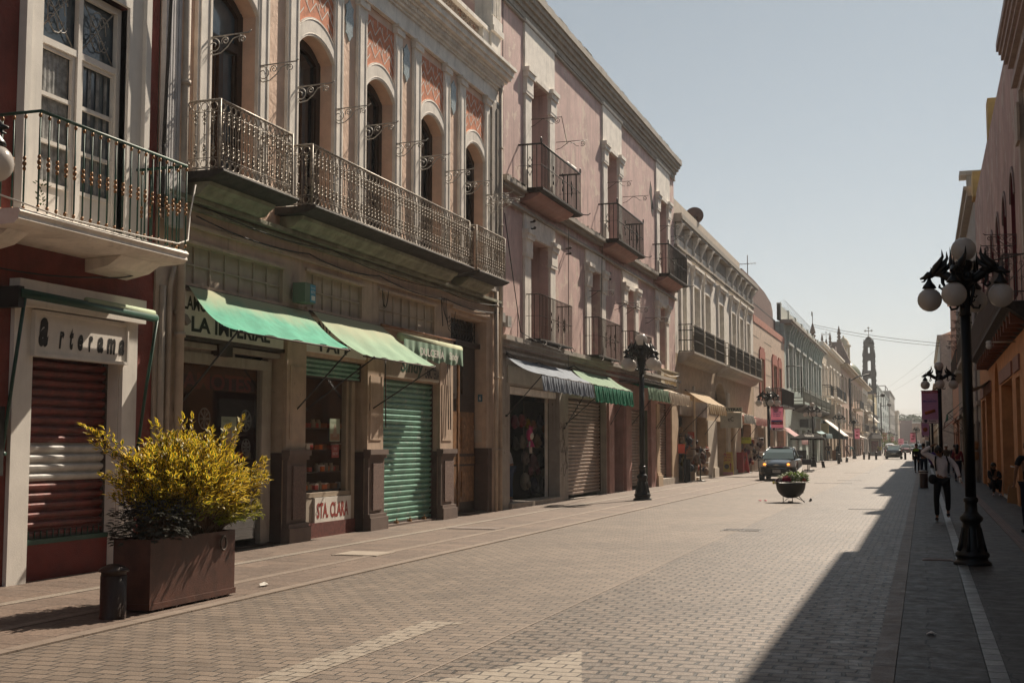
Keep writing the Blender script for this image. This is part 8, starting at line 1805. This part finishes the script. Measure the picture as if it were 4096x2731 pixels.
awning('white sloping awning high on the far cream building', (240,256), (241,257), 8.3, 6.0, 2.2, WHITE2, arms=())
awning('small pale awning low on the pink ashlar building', (200,216), (200,216), 3.4, 2.8, 1.5, WHITE2, arms=())
# wall lamps and posts with floodlights far away
for x, y, h_, lb in ((-7.6,212,10.1,'tall thin mast with a floodlight above the kiosk, left one'),(-7.3,240,9.4,'tall thin mast with a floodlight above the kiosk, right one')):
    mb = MB(); mb.tube([(x,y,0),(x,y,h_)], .13, 6); mb.tube([(x,y,h_-.6),(x+1.2,y,h_-.5)], .07, 5); mb.ball((x+1.5,y,h_-.4), .4, 8, sc=(1,.6,.8)); tag(mb.build('floodlight_mast', BLACKI), lb, 'mast')
mb = MB(); mb.tube([(-9.3,176,5.0),(-9.3,176,10.7)], .18, 6); mb.tube([(-9.3,176,10.3),(-8.2,176,10.9),(-6.7,176,11.2)], .10, 5); tag(mb.build('lamp_arm', BLACKI), 'grey pole with a long curved lamp arm against the pink ashlar building', 'lamp')
# ------------------------------------------------------------------ cables
cable('overhead_cable', [(-10.8,135,14.3),(2.4,112,10.15)], .25, 'pair of cables crossing the sky above the bell tower, upper one', .02)
cable('overhead_cable', [(-10.8,135.3,14.1),(2.4,112.3,9.95)], .3, 'pair of cables crossing the sky above the bell tower, lower one', .018)
cable('overhead_cable', [(-9.5,300,13.5),(1.6,140,11.8)], .3, 'thin slanting cable in the sky right of the bell tower, upper one', .010)
cable('overhead_cable', [(-8.8,290,12.3),(1.6,130,9.8)], .3, 'thin slanting cable in the sky right of the bell tower, lower one', .009)
cable('overhead_cable', [(-10,250,7.0),(1.6,230,7.4)], .2, 'level cable across the far street over the hills', .022)
cable('overhead_cable', [(-10,280,6.4),(1.6,260,5.8)], .2, 'second level cable across the far street, lower', .018)
cable('overhead_cable', [(-10.1,54.6,4.7),(-8.05,37.3,4.6)], .35, 'white cable from the white building to the lamp post', .014, m=WHITE2)
cable('overhead_cable', [(.6,18.6,4.2),(2.3,28,5.7),(2.4,40,6.4)], .05, 'black cable from the near lamp post to the rose building', .012)
cable('overhead_cable', [(XF+.15,30.3,7.6),(XF+.3,31.2,4.6),(XF+.6,34.0,4.3)], .05, 'cable slanting down across the lowest pink balcony', .012)
cable('overhead_cable', [(XF+.12,30.25,13.9),(XF+.10,30.3,4.3)], 0, 'cable dropping down the joint between cream and pink buildings', .012)
cable('overhead_cable', [(XF+.25,36.1,8.1),(XF+.2,36.2,4.0)], 0, 'thin cable hanging down the pink wall under the first upper balcony', .010)
cable('overhead_cable', [(XF+.10,40.9,8.4),(XF+.2,40.3,6.2)], .1, 'short cable under the second upper balcony of the pink wall', .010)
for k in range(3): cable('overhead_cable', [(XF+.1,30.6,4.05-.03*k),(XF+.1,33.5,3.95),(XF+.1,37.2,4.08),(XF+.1,42,4.0)], .12+.05*k, ['uppermost','middle','lowest'][k] + ' of the slack cables under the pink building ledge', .012).__setitem__('group', 'slack cables under the pink ledge')
cable('overhead_cable', [(XF+.35,14.95,7.0+2.5),(XF+.12,15.12,5.9),(XF+.10,15.14,5.0)], .0, 'black cable bundle running down beside the fluted pilaster', .03)
cable('overhead_cable', [(XF+.05,11,3.75),(XF+.25,13.6,3.80),(XF+.12,15.2,4.22)], .08, 'thin cable under the green balcony of the red building', .010)
# ------------------------------------------------------------------ haze
hz = MB(); hz.box(-4500, 3000, -40, 6000, -1.2, 190)
hz = hz.build('haze', [], None) if False else hz
m = bpy.data.materials.new('pale_haze'); m.use_nodes = True; t = m.node_tree; t.nodes.clear()
o_ = nd(t, 'ShaderNodeOutputMaterial'); v_ = nd(t, 'ShaderNodeVolumePrincipled'); t.links.new(v_.outputs[0], o_.inputs['Volume'])
v_.inputs['Color'].default_value = (.86,.88,.90,1); v_.inputs['Density'].default_value = .00042; v_.inputs['Anisotropy'].default_value = .2
tag(hz.build('haze', m), kind='stuff')
scene.cycles.volume_bounces = 0
scene.cycles.max_bounces = 8
